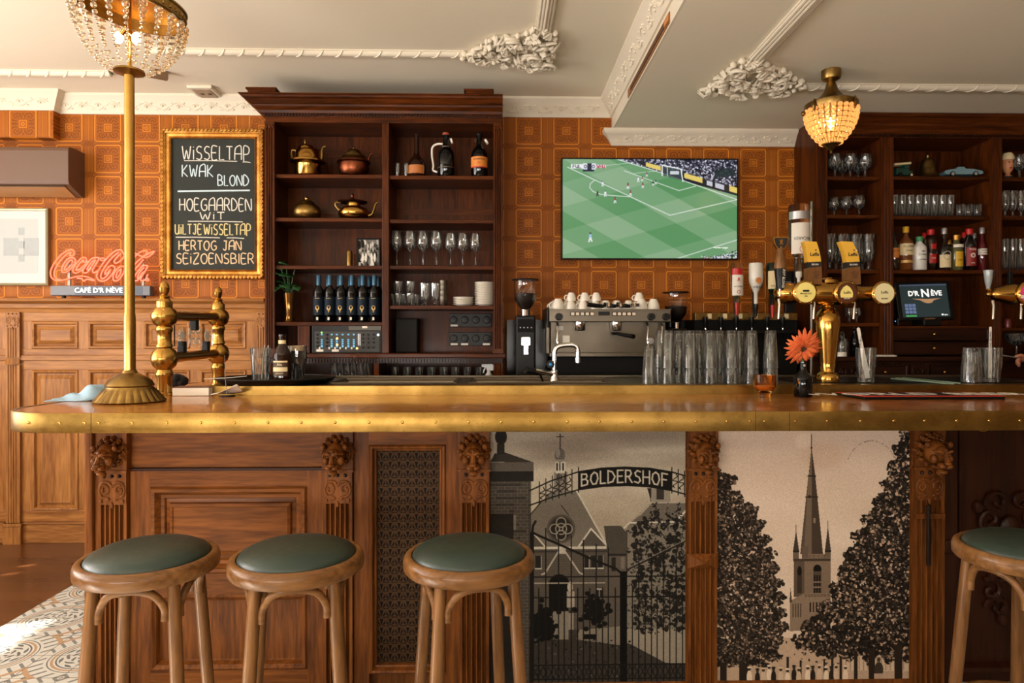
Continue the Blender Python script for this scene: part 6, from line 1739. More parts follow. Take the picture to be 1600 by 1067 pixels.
for i in range(160): p.ell(rg.uniform(1095, 1151), 404 - abs(rg.normal(0, 4)) * (rg.uniform(0, 1)) - 0, 1.2, 1, [(220, 224, 232), (60, 70, 90), (180, 60, 60)][i % 3], .9) if True else None
for i in range(120):
    x_ = rg.uniform(1108, 1151); p.ell(x_, 403 - rg.uniform(0, (x_ - 1105) * .3), 1.4, 1.0, [(224, 228, 236), (44, 50, 66)][i % 2], .9)
xw0, xw1, zw0, zw1 = -w + .009, w - .009, -h + .009, h - .009
gs = G('tv_screen', col=(0, 0, 0, 1), rough=.25, es=.95); gs.set(emit=gs.attr('picture'))
scr = p.panel('screen', xw0, xw1, -.0605, zw0, zw1, gs.mat, t, .004)
MB().text('Premier League', .016, (w * .80, -.0612, -h * .76), depth=.0002).build('lettering', glow('screen_white', (1, 1, 1, 1), .9), scr)

# ------------------------------------------------------------------ espresso corner
ye = 4.17
k = S(ye)
def e_(px, py): q = P(px, py, ye); return q.x, q.z
(xa, zt), (xb, _) = e_(858, 484), e_(1047, 484)
xm = (xa + xb) / 2; zbm = zbc + .0005
t = thing('espresso_machine', 'two-group stainless espresso machine with cups on top under the television', 'espresso machine', (xm, ye, zbm))
W2 = (xb - xa) / 2; H = lambda py: Z(py, ye, 950) - zbm
MB().box(-W2 + .01, W2 - .01, .06, .40, H(556), H(486)).build('body', M['steel'], t, bevel=.006)
MB().box(-W2, W2, -.02, .06, H(503), H(484)).build('control_panel', M['steel'], t, bevel=.004)
MB().box(-W2, W2, -.02, .41, H(485.5), H(483)).build('cup_tray', M['steel'], t)
MB().box(-W2 - .014, -W2, .0, .40, H(512), H(480)).build('side_panel', M['black'], t, bevel=.006); MB().box(W2, W2 + .01, .0, .40, H(512), H(482)).build('side_panel', M['black'], t, bevel=.006)
MB().box(-W2 - .016, -W2 + .004, .01, .10, H(553), H(503)).build('side_panel', M['steel'], t, bevel=.004)
MB().box(-W2, W2 - .0, -.05, .08, H(557), H(551)).build('drip_tray', M['steel'], t, bevel=.003)
MB().box(-W2 + .02, W2 - .02, -.02, .38, .0, H(557)).build('plinth', M['black_matte'], t)
for px in (906, 963):
    x_ = X(px, ye) - xm
    gh = MB().lathe([(0, H(517)), (.030, H(517)), (.034, H(515)), (.034, H(503)), (0, H(503))], 24, M=Matrix.Translation((x_, .01, 0))).build('group_head', M['chrome'], t)
ph = MB().cyl((X(963, ye) - xm, .01, H(519)), (X(963, ye) - xm, .01, H(523)), .030, .024)
ph.tube([(X(963, ye) - xm, .0, H(521)), (X(975, ye) - xm, -.06, H(524)), (X(984, ye) - xm, -.12, H(526))], [.008, .012, .014], 10); ph.build('portafilter', M['black'], t)
for px in (909, 974):
    x_ = X(px, ye) - xm; s_ = 19 * k
    kp = MB().box(x_ - s_, x_ + s_, -.0225, -.019, H(493.5), H(487.5)).build('keypad', M['black'], t)
    for j in range(5): MB().box(x_ - s_ + s_ * .4 * j + .006, x_ - s_ + s_ * .4 * (j + 1) - .004, -.026, -.022, H(492.6), H(488.4)).build('button', plain('ivory_button', c(232, 214, 190), .4), kp)
    MB().ext([(x_ - .04, H(493.5)), (x_ + .04, H(493.5)), (x_ + .024, H(499)), (x_ - .024, H(499))], -.022, -.019, 'y').build('display', M['steel'], kp)
x_ = X(943, ye) - xm; MB().box(x_ - .035, x_ + .035, -.0225, -.019, H(493), H(487)).build('maker_plate', M['black'], t)
for px in (873, 1016, 1039):
    x_ = X(px, ye) - xm; MB().cyl((x_, -.02, H(495)), (x_, -.055, H(495)), .024, .020, 18).build('steam_knob', M['black'], t)
for px in (871, 1011, 1033):
    x_ = X(px, ye) - xm; MB().tube(cr([(x_, .02, H(503)), (x_ + .004, -.01, H(512)), (x_ - .004, -.03, H(530)), (x_ + .006, -.03, H(544))], 4), .006, 8).build('steam_wand', M['chrome'], t)
x_ = X(886, ye) - xm; MB().box(x_ - .022, x_ + .022, .054, .0605, H(538), H(524)).build('pressure_gauge', M['paper'], t)
x_ = X(876, ye) - xm; MB().box(x_ - .022, x_ + .022, .056, .0605, H(515.5), H(509)).build('sticker', M['paper'], t)
x_ = X(1020, ye) - xm; MB().lathe([(0, 0), (.022, 0), (.020, .008), (0, .010)], 18, M=Matrix.Translation((x_, .06, H(533))) @ Matrix.Rotation(PI / 2, 4, 'X')).build('badge', M['silver'], t)
cup = [(0, 0), (.020, 0), (.022, .004), (.030, .020), (.037, .045), (.037, .066), (.0345, .066), (.0345, .045), (.027, .02), (0, .008)]
c0 = None; cg = 'white cups on the espresso machine'
zct = zbm + H(483) + .0006
def add_cup(px, yy_, z, s, lb):
    global c0
    loc = (X(px, yy_), yy_, z)
    if c0 is None:
        c0 = tag(MB().lathe([(r, .066 - zz) for r, zz in cup], 26).build('coffee_cup', M['white'], None, loc, angle=50), lb, 'cup', cg)
        MB().tube(cr([(-.034, 0, .012), (-.048, 0, .010), (-.054, 0, .026), (-.046, 0, .042), (-.032, 0, .046)], 4), .0042, 8).build('handle', M['white'], c0); c0.scale = (s,) * 3
    else: copy_to(c0, loc, lb, scale=(s,) * 3)
for i, px in enumerate((872, 892, 911, 930, 947, 964, 982, 1002, 1021)):
    big = i in (0, 7, 8); s = 1.02 if big else .84
    add_cup(px, 4.27, zct, s, 'white coffee cup, %s from the left along the front of the machine top' % ORD[i])
for i, px in enumerate((891, 912, 930, 997)): add_cup(px + 1.5, 4.28, zct + .055, .80, 'white coffee cup stacked on another, %s from the left of the upper layer' % ORD[i])
for i, px in enumerate((868, 887, 906, 925, 944, 963, 982, 1001, 1020)): add_cup(px, 4.40, zct, .98, 'white coffee cup, %s from the left along the back of the machine top' % ORD[i])
for i, (p0, p1) in enumerate((((944, 481), (918, 479)), ((963, 482), (944, 480)), ((985, 483), (964, 479)))):
    a, b_ = P(*p0, ye + .01), P(*p1, ye - .0); z_ = zct + .018
    o = MB().tube([(0, 0, 0), ((b_.x - a.x) * .5, -.0, .004), (b_.x - a.x, -.01, .010)], [.011, .014, .015], 10).build('portafilter', M['black'], None, (a.x, ye + .015, z_))
    m = MB(); m.lathe([(0, -.012), (.026, -.012), (.030, .008), (.026, .008), (.024, -.008), (0, -.008)], 20, M=Matrix.Translation((.03, .0, .008))); m.tube([(.0, 0, 0), (.008, 0, .004)], .008, 8); m.build('filter_basket', M['chrome'], o)
    tag(o, ('black-handled portafilter on the espresso machine top, leftmost of three', 'black-handled portafilter on the espresso machine top, middle of three', 'black-handled portafilter on the espresso machine top, rightmost of three')[i], 'portafilter', 'portafilters on the espresso machine')
def grinder(px, y, top, bot, lb, sc=1.0):
    k = S(y); x = X(px, y); zz = lambda py: Z(py, y, px) - zbm
    t = thing('coffee_grinder', lb, 'coffee grinder', (x, y, zbm))
    r = 21 * k * sc
    MB().lathe([(0, zz(top)), (r, zz(top + 1.5)), (r * .98, zz(top + 3)), (r * .5, zz(top + 4)), (0, zz(top + 4))], 28).build('lid', M['black'], t)
    MB().lathe([(r * .32, zz(top + 48)), (r * .80, zz(top + 34)), (r * .84, zz(top + 4)), (r * .82, zz(top + 4)), (r * .78, zz(top + 34)), (r * .28, zz(top + 48))], 28).build('hopper', M['glass'], t)
    MB().lathe([(0, zz(top + 50)), (r * .28, zz(top + 48)), (r * .76, zz(top + 35)), (r * .8, zz(top + 24)), (0, zz(top + 22))], 24).build('coffee_beans', plain('coffee_beans', c(36, 20, 12), .5, var=.5, scale=120), t)
    MB().lathe([(0, zz(top + 58)), (r * .34, zz(top + 58)), (r * .34, zz(top + 49)), (0, zz(top + 49))], 20).build('collar', M['chrome'], t)
    MB().box(-r * .74, r * .74, -.05, .11, zz(bot), zz(top + 58)).build('body', M['black'], t, bevel=.012)
    MB().box(-r * .6, r * .6, -.056, -.049, zz(top + 84), zz(top + 64)).build('control_display', M['black_matte'], t)
    for j in range(4): MB().ball((-r * .4 + r * .27 * j, -.057, zz(top + 77)), (.004, .002, .004), 8, 5).build('button', M['silver'], t)
    MB().box(-r * .3, r * .3, -.058, -.049, zz(top + 104), zz(top + 92)).build('spout_plate', M['chrome'], t); MB().box(-r * .14, r * .14, -.075, -.05, zz(top + 118), zz(top + 102)).build('fork', M['chrome'], t)
    MB().box(-r * .8, r * .8, -.10, .12, .0, .02).build('base', M['black'], t, bevel=.004)
grinder(821, 4.28, 435, 590, 'black coffee grinder with glass hopper left of the espresso machine')
grinder(1056, 4.47, 455, 587, 'black coffee grinder with glass hopper right of the espresso machine')

# spirits hanging upside down in the optics
def updown(prof): 
    h = max(z for r, z in prof); return [(r, h - z) for r, z in prof][::-1]
def optic(px, top, neck_, bot, wpx, y, glass, lb, labels, texts, tip, extra=None):
    k = S(y); z0 = Z(bot, y, px); H = lambda py: Z(py, y, px) - z0; R = wpx * k / 2
    prof = [(0, 0), (R * .26, 0), (R * .28, H(neck_)), (R * .5, H(neck_) + .02), (R * .93, H(neck_) + .07), (R, H(neck_) + .10), (R, H(top) - .012), (R * .88, H(top) - .001), (0, H(top))]
    o = bottle('spirit_bottle', lb, prof, glass, (X(px, y), y, z0), None, [(H(a), H(b_), m_, ha, R) for a, b_, m_, ha in labels], [(s_, sz, H(zz), m_, R, 1, True) for s_, sz, zz, m_ in texts], group='upside-down spirit bottles', cat='bottle')
    MB().lathe([(0, -.05), (.008, -.05), (.010, -.012), (R * .3, 0), (R * .3, .03), (0, .03)], 14).build('pourer', tip, o)
    MB().box(-.012, .012, .5 * R, .5 * R + .012, -.06, H(neck_) + .04).build('bracket', M['steel'], o)
    return o
W_ = M['paper']
optic(1151, 411, 466, 480, 19, 4.34, M['glass'], 'upside-down clear spirit bottle with red and white label on the rail', [(462, 430, W_, 1.1), (430, 420, M['red'], 1.2)], [('SMIRNOFF', .013, 448, M['ink']), ('●', .030, 456, M['red']), ('♛', .03, 437, M['red'])], M['red'])
optic(1181, 411, 458, 482, 22, 4.34, plain('white_bottle', c(226, 220, 208), .3, var=.02, coat=.3), 'upside-down white liqueur bottle hanging on the rail', [], [('BATIDA', .02, 449, M['ink']), ('◉', .05, 438, M['orange'])], M['black'])
optic(1207, 411, 462, 484, 20, 4.34, M['glass_green'], 'upside-down dark green bottle with cream label hanging on the rail', [(452, 424, M['cream'], 1.1)], [('JAMESON', .013, 447, M['ink'])], M['red'])
optic(1248, 320, 405, 432, 32, 4.26, M['glass'], 'large upside-down clear rum bottle with white label beside the cabinet', [(398, 350, W_, 1.15), (344, 332, M['silver'], 1.5)], [('BACARDI', .026, 374, M['ink']), ('●', .06, 390, M['red'])], W_)
o = MB().cyl((X(1268, 4.30), 4.30, zbc + .0006), (X(1268, 4.30), 4.30, Z(315, 4.3, 1268)), .011, seg=12); o.box(X(1252, 4.3), X(1268, 4.3), 4.315, 4.325, Z(410, 4.3, 1260), Z(402, 4.3, 1260)); o.lathe([(0, 0), (.05, 0), (.05, .008), (0, .01)], 20, M=Matrix.Translation((X(1268, 4.30), 4.30, zbc + .0006))); o = o.build('bottle_stand', M['steel'])
tag(o, 'slim grey metal stand pole behind the large rum bottle', 'stand')
o = MB().box(X(1224, 4.36), X(1240, 4.36), 4.33, 4.36, Z(489, 4.36, 1230) + .0006, Z(424, 4.36, 1230)).build('spirit_carton', M['black'], None, bevel=.004); MB().text('JACK', .02, (X(1232, 4.33), 4.3292, Z(442, 4.36, 1232)), xs=.8).build('lettering', M['silver'], o); tag(o, 'black bottle with grey lettering standing behind the left tap handle', 'bottle')
o.location = (0, 0, 0)
# ------------------------------------------------------------------ beer towers
def badge(parent, ctr, r, mat_face, texts, tilt=0.0):
    M0 = Matrix.Translation(ctr) @ Matrix.Rotation(tilt, 4, 'Z')
    b_ = MB().lathe([(0, -.03), (r, -.03), (r * 1.16, -.004), (r * 1.18, .004), (r * 1.10, .010), (r, .012), (r * .98, .008), (0, .008)], 36, M=M0 @ Matrix.Rotation(PI / 2, 4, 'X')).build('medallion', M['brass_bright'], parent)
    MB().lathe([(0, .008), (r * .97, .008), (r * .97, .0105), (0, .0125)], 36, M=M0 @ Matrix.Rotation(PI / 2, 4, 'X')).build('badge_face', mat_face, b_)
    for k in range(6):
        a = k * PI / 3; MB().ball((0, 0, 0), .004, 8, 5, M=M0 @ Matrix.Translation((r * 1.09 * math.cos(a), -.011, r * 1.09 * math.sin(a)))).build('screw', M['brass_bright'], b_)
    for s_, sz, dx, dz, mt in texts: MB().text(s_, sz, (0, 0, 0), M=M0 @ Matrix.Translation((dx, -.0133, dz))).build('lettering', mt, b_)
    return b_
yt = 3.28; k = S(yt)
zt0 = ZL + .0045
H = lambda py: (601 - py) * k
t = thing('beer_tower', 'polished brass beer tower with three round badges and taps', 'beer tower', (X(1293, yt), yt, zt0))
MB().lathe([(0, 0), (17.5 * k, 0), (18 * k, H(597)), (17.5 * k, H(592)), (15 * k, H(588)), (12 * k, H(586.5)), (11 * k, H(585)), (13 * k, H(570)), (16 * k, H(540)), (18.5 * k, H(520)), (19 * k, H(508)), (18 * k, H(499)), (15 * k, H(492)), (11 * k, H(488)), (9.5 * k, H(486)), (10.5 * k, H(484)), (9 * k, H(481)), (11 * k, H(478)), (0, H(477))], 40).build('column', M['brass_bright'], t, angle=50)
# cross arm: a turned body lying along x
arm = [(0, -87), (6, -86.5), (12, -83), (15.5, -76), (17, -66), (16, -56), (14, -50), (13, -46), (14.5, -40), (17.5, -28), (19.5, -12), (20, 0), (19.5, 12), (17.5, 26), (14.5, 40), (12, 48), (11.5, 60), (12, 70), (15, 78), (15, 92), (11, 99), (6, 102), (0, 102.5)]
MB().lathe([(r * k, z * k) for r, z in arm], 36, M=Matrix.Translation((2 * k, 0, H(462))) @ Matrix.Rotation(PI / 2, 4, 'Y')).build('cross_arm', M['brass_bright'], t, angle=60)
MB().lathe([(0, H(446)), (15 * k, H(446)), (14 * k, H(441)), (8 * k, H(439)), (7 * k, H(437.5)), (0, H(437))], 28).build('top_cap', M['brass_bright'], t)
cr_y, br_, pk_ = plain('badge_cream', c(246, 226, 132), .3, var=.02, coat=.5), plain('badge_brown', c(84, 44, 20), .3, coat=.5), plain('badge_pale', c(232, 220, 168), .3, var=.02, coat=.5)
badge(t, (X(1249, yt) - X(1293, yt), -.058, H(462)), 16 * k, cr_y, [('BRUGSE ZOT', .0095, 0, -.006, M['ink']), ('BIER', .008, 0, -.018, M['ink']), ('▬', .03, 0, .010, M['navy'])])
b2_ = badge(t, (X(1311, yt) - X(1293, yt), -.066, H(463)), 16 * k, br_, [('Leffe', .018, -.001, .002, M['ink']), ('BRUIN', .010, -.002, -.026, M['paper'])])
xq = X(1310, yt) - X(1293, yt)
MB().ext([(xq + a * k, H(463) + b * k) for a, b in ((-9, -7), (9, -7), (10, -2), (9, 3), (5, 9), (0, 12), (-5, 9), (-9, 3), (-10, -2))], -.0785, -.077, 'y').build('shield', cr_y, b2_)
badge(t, (X(1370, yt) - X(1293, yt), -.054, H(463)), 16 * k, pk_, [('Leffe', .018, 0, .004, M['ink']), ('BLOND', .009, 0, -.026, M['ink'])])
for px, lean in ((1212, 0.0), (1268, .004), (1330, .004)):
    x_ = X(px + (2 if px < 1220 else 0), yt) - X(1293, yt)
    MB().tube([(x_, -.02, H(472)), (x_, -.03, H(480)), (x_ - .008, -.036, H(503))], [.008, .0065, .006], 10).build('spout', M['chrome'], t)
def tap_handle(px0, px1, nm, bandtxt, lb):
    y = yt - .02; b0 = P(px0, 448, y); x0 = X(px0, y)
    t2 = thing('tap_handle', lb, 'tap handle', (x0, y, Z(450, y)), group='beer tap handles')
    kk = S(y); h = lambda py: (450 - py) * kk
    lean = (px1 - px0) * kk
    MB().cyl((0, 0, -.016), (0, 0, h(444)), .009, seg=12).build('ferrule', M['chrome'], t2)
    w = .034
    MB().ext([(-w * 1.0, h(444)), (w * .98, h(444)), (w * .98 - .004, h(416)), (-w * 1.0, h(418))], -.026, .026, 'y').build('wood_block', W_STOOL['z'], t2, bevel=.006)
    MB().text('♛', .05, (0, 0, 0), M=Matrix.Translation((.006, -.0265, h(430)))).build('engraving', plain('burnt_wood', c(96, 54, 24), .6), t2)
    MB().ext([(-w * .86, h(418)), (w * .92, h(416.5)), (w * .86, h(408)), (-w * .9, h(409))], -.022, .022, 'y').build('name_band', M['ink'], t2)
    MB().text(bandtxt, .0115, (0, 0, 0), M=Matrix.Translation((0, -.0226, h(412.8)))).build('lettering', M['paper'], t2)
    pl = []
    for u in (0, .25, .5, .75, 1): pl.append((-w * .98 + lean * u ** 1.6, h(409 - 33 * u)))
    pr_ = [(w * .9 + lean * u ** 1.6 - .004 * u, h(408 - 31 * u)) for u in (1, .75, .5, .25, 0)]
    hd = MB().ext(pl + pr_, -.02, .02, 'y').build('paddle', plain('tap_yellow', c(232, 178, 62), .35, var=.03, coat=.4), t2, bevel=.005)
    MB().text('Leffe', .023, (.001 + lean * .15, -.0212, h(397)), bold=.0004).build('lettering', M['ink'], hd)
    MB().text('▲', .010, (.008 + lean * .2, -.0212, h(390))).build('emblem', M['ink'], hd)
tap_handle(1270, 1264, 'a', 'BRUIN', 'yellow curved tap handle with white lettered brown band on the tower, left one')
tap_handle(1330, 1320, 'b', 'BLOND', 'yellow curved tap handle with dark lettered brown band on the tower, right one')
y = yt - .03; kk = S(y); b0 = X(1219, y); zz = Z(452, y); h = lambda py: (452 - py) * kk
t2 = thing('tap_handle', 'wooden-necked tap handle with black shield badge at the left of the tower', 'tap handle', (b0, y, zz), group='beer tap handles')
MB().cyl((0, 0, -.03), (0, 0, h(450)), .008, seg=12).build('ferrule', M['chrome'], t2)
MB().lathe([(0, h(451)), (.018, h(451)), (.028, h(420)), (.027, h(419)), (0, h(418))], 24).build('lower_grip', M['black'], t2)
MB().text('ZOT BLOND', .016, (0, 0, 0), M=Matrix.Translation((.004, -.0275, h(435))) @ Matrix.Rotation(PI / 2 + .06, 4, 'Y')).build('lettering', M['paper'], t2)
MB().lathe([(0, h(420)), (.026, h(420)), (.029, h(415)), (.022, h(404)), (.016, h(394)), (.013, h(384)), (0, h(384))], 24).build('wood_neck', W_STOOL['z'], t2)
sh = [(-11, 369), (11, 369), (12.5, 371), (10.5, 380), (6, 387), (0, 391), (-6, 387), (-10.5, 380), (-12.5, 371)]
s1 = MB().ext([(a * kk, h(b)) for a, b in sh], -.010, .010, 'y').build('shield_rim', M['gold'], t2, bevel=.002)
MB().ext([(a * kk * .86, h(380 + (b - 380) * .84)) for a, b in sh], -.0118, -.009, 'y').build('shield_face', M['ink'], s1)
MB().text('♜', .032, (0, -.0124, h(378))).build('emblem', M['gold'], s1)

# second tower at the right edge
t = thing('beer_tower', 'second brass beer tower with a pink badge at the right end of the bar', 'beer tower', (X(1650, yt), yt, zt0))
x_ = lambda px: X(px, yt) - X(1650, yt)
MB().lathe([(0, 0), (17.5 * k, 0), (18 * k, H(597)), (15 * k, H(588)), (11 * k, H(585)), (16 * k, H(540)), (19 * k, H(508)), (15 * k, H(492)), (9.5 * k, H(486)), (11 * k, H(478)), (0, H(477))], 36).build('column', M['brass_bright'], t, angle=50)
arm2 = [(0, -113), (3, -112), (4, -108), (3, -105), (8, -102), (10, -98), (12, -90), (16, -80), (17, -72), (13, -58), (12, -46), (17, -24), (20, 0), (17, 26), (13, 46), (12, 60), (15, 78), (15, 92), (6, 102), (0, 102.5)]
MB().lathe([(r * k, z * k) for r, z in arm2], 36, M=Matrix.Translation((0, 0, H(463))) @ Matrix.Rotation(PI / 2, 4, 'Y')).build('cross_arm', M['brass_bright'], t, angle=60)
badge(t, (x_(1594), -.056, H(463)), 17 * k, plain('badge_pink', c(232, 70, 140), .3, coat=.5), [('▣', .05, -.004, .018, M['paper']), ('▬▬', .05, .0, -.012, M['paper'])])
for px in (1543, 1586): MB().tube([(x_(px) + .01, -.02, H(474)), (x_(px) + .008, -.03, H(482)), (x_(px), -.036, H(503))], [.008, .0065, .006], 10).build('spout', M['chrome'], t)
MB().lathe([(0, H(437.5)), (15 * k, H(446)), (0, H(446))], 24).build('top_cap', M['brass_bright'], t)
t2 = thing('tap_handle', 'grey flared tap handle on the right-hand beer tower', 'tap handle', (X(1544, yt), yt, Z(449, yt)), group='beer tap handles')
MB().lathe([(0, -.006), (.008, -.006), (.010, .012), (.012, .016), (.015, .03), (.021, .085), (.021, .088), (0, .09)], 20).build('grip', plain('grey_grip', c(150, 158, 158), .3, coat=.4), t2)
MB().ball((0, 0, -.008), (.012, .012, .009), 12, 6).build('ferrule', M['brass_bright'], t2)
t2 = thing('tap_handle', 'slim black tap handle on the right-hand beer tower', 'tap handle', (X(1583, yt), yt + .02, Z(449, yt)), group='beer tap handles')
MB().box(-.010, .010, -.008, .008, -.01, .085).build('grip', M['black'], t2, bevel=.003); MB().cyl((0, 0, -.02), (0, 0, -.008), .007, seg=10).build('ferrule', M['chrome'], t2)

# ------------------------------------------------------------------ crystal ceiling lamp under the dropped ceiling
yl = PZ(1298, 110, SOF).y; xl = X(1298, yl); k = S(yl)
t = thing('ceiling_lamp', 'brass ceiling lamp with a glowing basket of crystal beads', 'lamp', (xl, yl, SOF))
h = lambda py: Z(py, yl, 1298) - SOF
z_ = h(112)
d_ = lambda py: (h(py) - h(107)) * 1.0
MB().lathe([(0, 0), (14.5 * k, 0), (14.5 * k, d_(117)), (13 * k, d_(121)), (9 * k, d_(123)), (5 * k, d_(126)), (0, d_(126))], 32, wave=lambda a, z: 1 + (.05 * math.sin(a * 12) if z < d_(118) else 0)).build('canopy', M['brass_old'], t)
MB().lathe([(0, d_(124)), (5 * k, d_(125)), (7 * k, d_(128)), (11 * k, d_(140)), (20 * k, d_(151)), (36 * k, d_(158)), (39.5 * k, d_(160)), (39.5 * k, d_(168)), (38.5 * k, d_(170)), (38 * k, d_(160)), (30 * k, d_(157)), (0, d_(146))], 44).build('crown', M['brass_old'], t)
mb = MB(); mb2 = MB()
amber = G('amber_crystal', col=c(255, 200, 120), trans=.7, rough=.06, ior=1.5, emit=(1, .50, .18, 1), es=.34).mat  # slight emission put into the beads to imitate bulb light passing through
rows_ = 8; RP = lambda u: 38 * k * (1 - u ** 2.2 * .66) ; ZP = lambda u: d_(168) + (d_(223) - d_(168)) * u
for j in range(rows_):
    u = (j + .5) / rows_; r = RP(u); n = 26
    for i in range(n):
        a = 2 * PI * i / n; q = Vector((r * math.cos(a), r * math.sin(a), ZP(u)))
        s_ = 2 * PI * r / n * .43
        mb.lathe([(0, -.0105), (s_ * .8, -.009), (s_, -.004), (s_, .004), (s_ * .8, .009), (0, .0105)], 6, smooth=False, M=Matrix.Translation(q))
for i in range(26):
    a = 2 * PI * (i + .5) / 26; mb2.tube([(RP(u / 8) * math.cos(a), RP(u / 8) * math.sin(a), ZP(u / 8)) for u in range(9)], .0015, 4)
for j in range(rows_ + 1):
    u = j / rows_; r = RP(u); mb2.tube([(r * math.cos(i * PI / 20), r * math.sin(i * PI / 20), ZP(u)) for i in range(40)], .0016, 4, closed=True)
mb.build('crystal_basket', amber, t); mb2.build('basket_wire', M['brass_old'], t)
MB().lathe([(0, d_(238)), (.006, d_(236)), (.004, d_(233)), (.020, d_(228)), (13 * k, d_(223)), (13.5 * k, d_(220)), (0, d_(220))], 24, wave=lambda a, z: 1 + .08 * math.sin(a * 8)).build('finial', M['brass_old'], t)
for kx in range(4):
    a = kx * PI / 2 + .5; q = Vector((40 * k * math.cos(a), 40 * k * math.sin(a), 0))
    MB().tube(cr([q + Vector((0, 0, d_(159))), q * 1.04 + Vector((0, 0, d_(166))), q * 1.0 + Vector((0, 0, d_(178)))], 4), [.006] * 4 + [.010] * 3 + [.004] * 2, 6).build('leaf_drop', M['brass_old'], t)
a = PI; q = Vector((-44 * k, 0, d_(175)))
MB().ball(q, (.012, .012, .014), 10, 6).build('rosette', M['brass_old'], t)
MB().ball((0, 0, d_(190)), (.016, .016, .034), 14, 8).build('bulb', glow('warm_bulb', (1, .66, .32, 1), 22), t)
lamp('ceiling_lamp_light', 'POINT', (xl, yl, SOF + d_(190)), (0, 0, 0), 5, (1, .62, .32), shadow_soft_size=.03)
# ------------------------------------------------------------------ left cabinet: kettles, growlers, wine
YK = 4.45
def on_shelf(px, py, Y=YK): return (X(px, Y), Y, zc_(py) + .0006)
kk = S(YK)
def pot(lb, px, py, prof, mat, spout=None, knob=None, lid=None, handle=None, group='old brass kettles'):
    t = thing('kettle', lb, 'kettle', on_shelf(px, py), 0, group)
    MB().lathe([(r * kk, z * kk) for r, z in prof], 36).build('body', mat, t, angle=50)
    if lid:
        m = MB().lathe([(r * kk, z * kk) for r, z in lid[0]], 28, M=Matrix.Translation(Vector(lid[2]) * kk) @ Matrix.Rotation(lid[3], 4, 'Y')); l = m.build('lid', lid[1], t, angle=50)
        MB().lathe([(r * kk, z * kk) for r, z in knob[0]], 16, M=Matrix.Translation(Vector(lid[2]) * kk) @ Matrix.Rotation(lid[3], 4, 'Y')).build('knob', knob[1], l)
    if spout: MB().tube([(a * kk, 0, b * kk) for a, _, b in [(v.x, 0, v.z) for v in cr([(a, 0, b) for a, b in spout[0]], 5)]], [spout[1] * kk * (1.25 - .5 * i / (len(spout[0]) * 5 - 5)) for i in range(len(spout[0]) * 5 - 4)], 10).build('spout', spout[2], t)
    if handle: MB().tube(cr([(a * kk, 0, b * kk) for a, b in handle[0]], 5), 1.6 * kk, 8).build('handle', handle[1], t)
    return t
B_, BO, CU = M['brass_bright'], M['brass_old'], M['copper']
pot('brass kettle with a wide brim and tilted cap, first on the top shelf', 482, 272, [(0, 0), (18, 0), (20, 2), (20, 17), (21, 19), (27.5, 21.5), (27, 24), (21, 26), (20, 29), (19.5, 38), (17, 41), (0, 41)], B_, ([(14, 24), (20, 28), (21, 40), (23, 46), (27, 48)], 2.4, BO), ([(0, 7), (4, 8), (3, 11), (1.6, 13), (2, 16), (1, 20), (0, 20)], BO), ([(11, 0), (12, 0), (12, 7), (11, 8), (0, 9)], B_, (-3, 0, 39), -.12), ([(-14, 38), (-24, 42), (-26, 34), (-22, 24)], BO))
pot('dark copper kettle with brass lid, second on the top shelf', 553, 272, [(0, 0), (17, 0), (21, 4), (23.5, 12), (23, 20), (26, 22), (25.5, 24), (0, 25)], CU, ([(16, 20), (22, 26), (25, 34), (29, 37)], 2.0, CU), ([(0, 17), (2.4, 18), (2.6, 21), (1, 23.5), (0, 24)], BO), ([(24, 0), (22, 3), (19, 5), (18, 9), (12, 11), (11, 15), (8, 18), (0, 18.5)], BO, (0, 0, 24), 0), None)
pot('round squat brass pot without a spout on the second shelf', 480, 340, [(0, 0), (14, 0), (20, 4), (22, 11), (20, 19), (13, 24), (10, 25), (0, 25)], BO, None, ([(0, 5), (3.4, 6), (4, 8), (2, 10), (0, 10)], B_), ([(11, 0), (12, 1), (10, 3), (5, 5), (0, 6)], BO, (0, 0, 25), 0), None)
pot('wide brass teapot with curved spout and dark lid on the second shelf', 553, 340, [(0, 0), (15, 0), (22, 4), (24, 10), (21, 17), (13, 20), (10.5, 21), (10.5, 27), (0, 27)], B_, ([(20, 7), (27, 8), (31, 16), (34, 25), (38, 27)], 2.2, BO), ([(0, 3), (4, 4), (2, 8), (3, 11), (1, 14), (0, 14)], CU), ([(22, 0), (23, 1), (8, 3), (0, 5)], CU, (-2, 0, 27), 0), ([(-21, 14), (-28, 22), (-27, 27), (-20, 27)], BO))
# framed photo, brass shell, plant
p = Paint(560, 372, 592, 410, 6, (110, 104, 96))
for i in range(60): v = rg.choice([20, 60, 120, 190, 225]); p.ell(rg.uniform(560, 592), rg.uniform(372, 410), rg.uniform(1, 4), rg.uniform(2, 7), (v, v * .97, v * .92), .85, rot=rg.uniform(-.5, .5))
for x_ in (567, 572, 581, 586): p.ell(x_, 398, 1.8, 7, (226, 220, 210)); p.ell(x_, 388, 1.6, 2, (50, 46, 42))
o3 = on_shelf(576, 414.5, 4.50)
t = thing('framed_photo', 'small black-framed black-and-white photo leaning on the third shelf', 'photo frame', o3)
w, h = 18.5 * kk, 46 * kk
MB().rings(-w, w, 0, h, [(0, .012), (0, -.006), (.004, -.010), (.011, -.008), (.012, -.003)], cap=True).build('frame', M['black'], t)
p.panel('photograph', -w + .012, w - .012, -.0045, .012, h - .012, MP, t, .001)
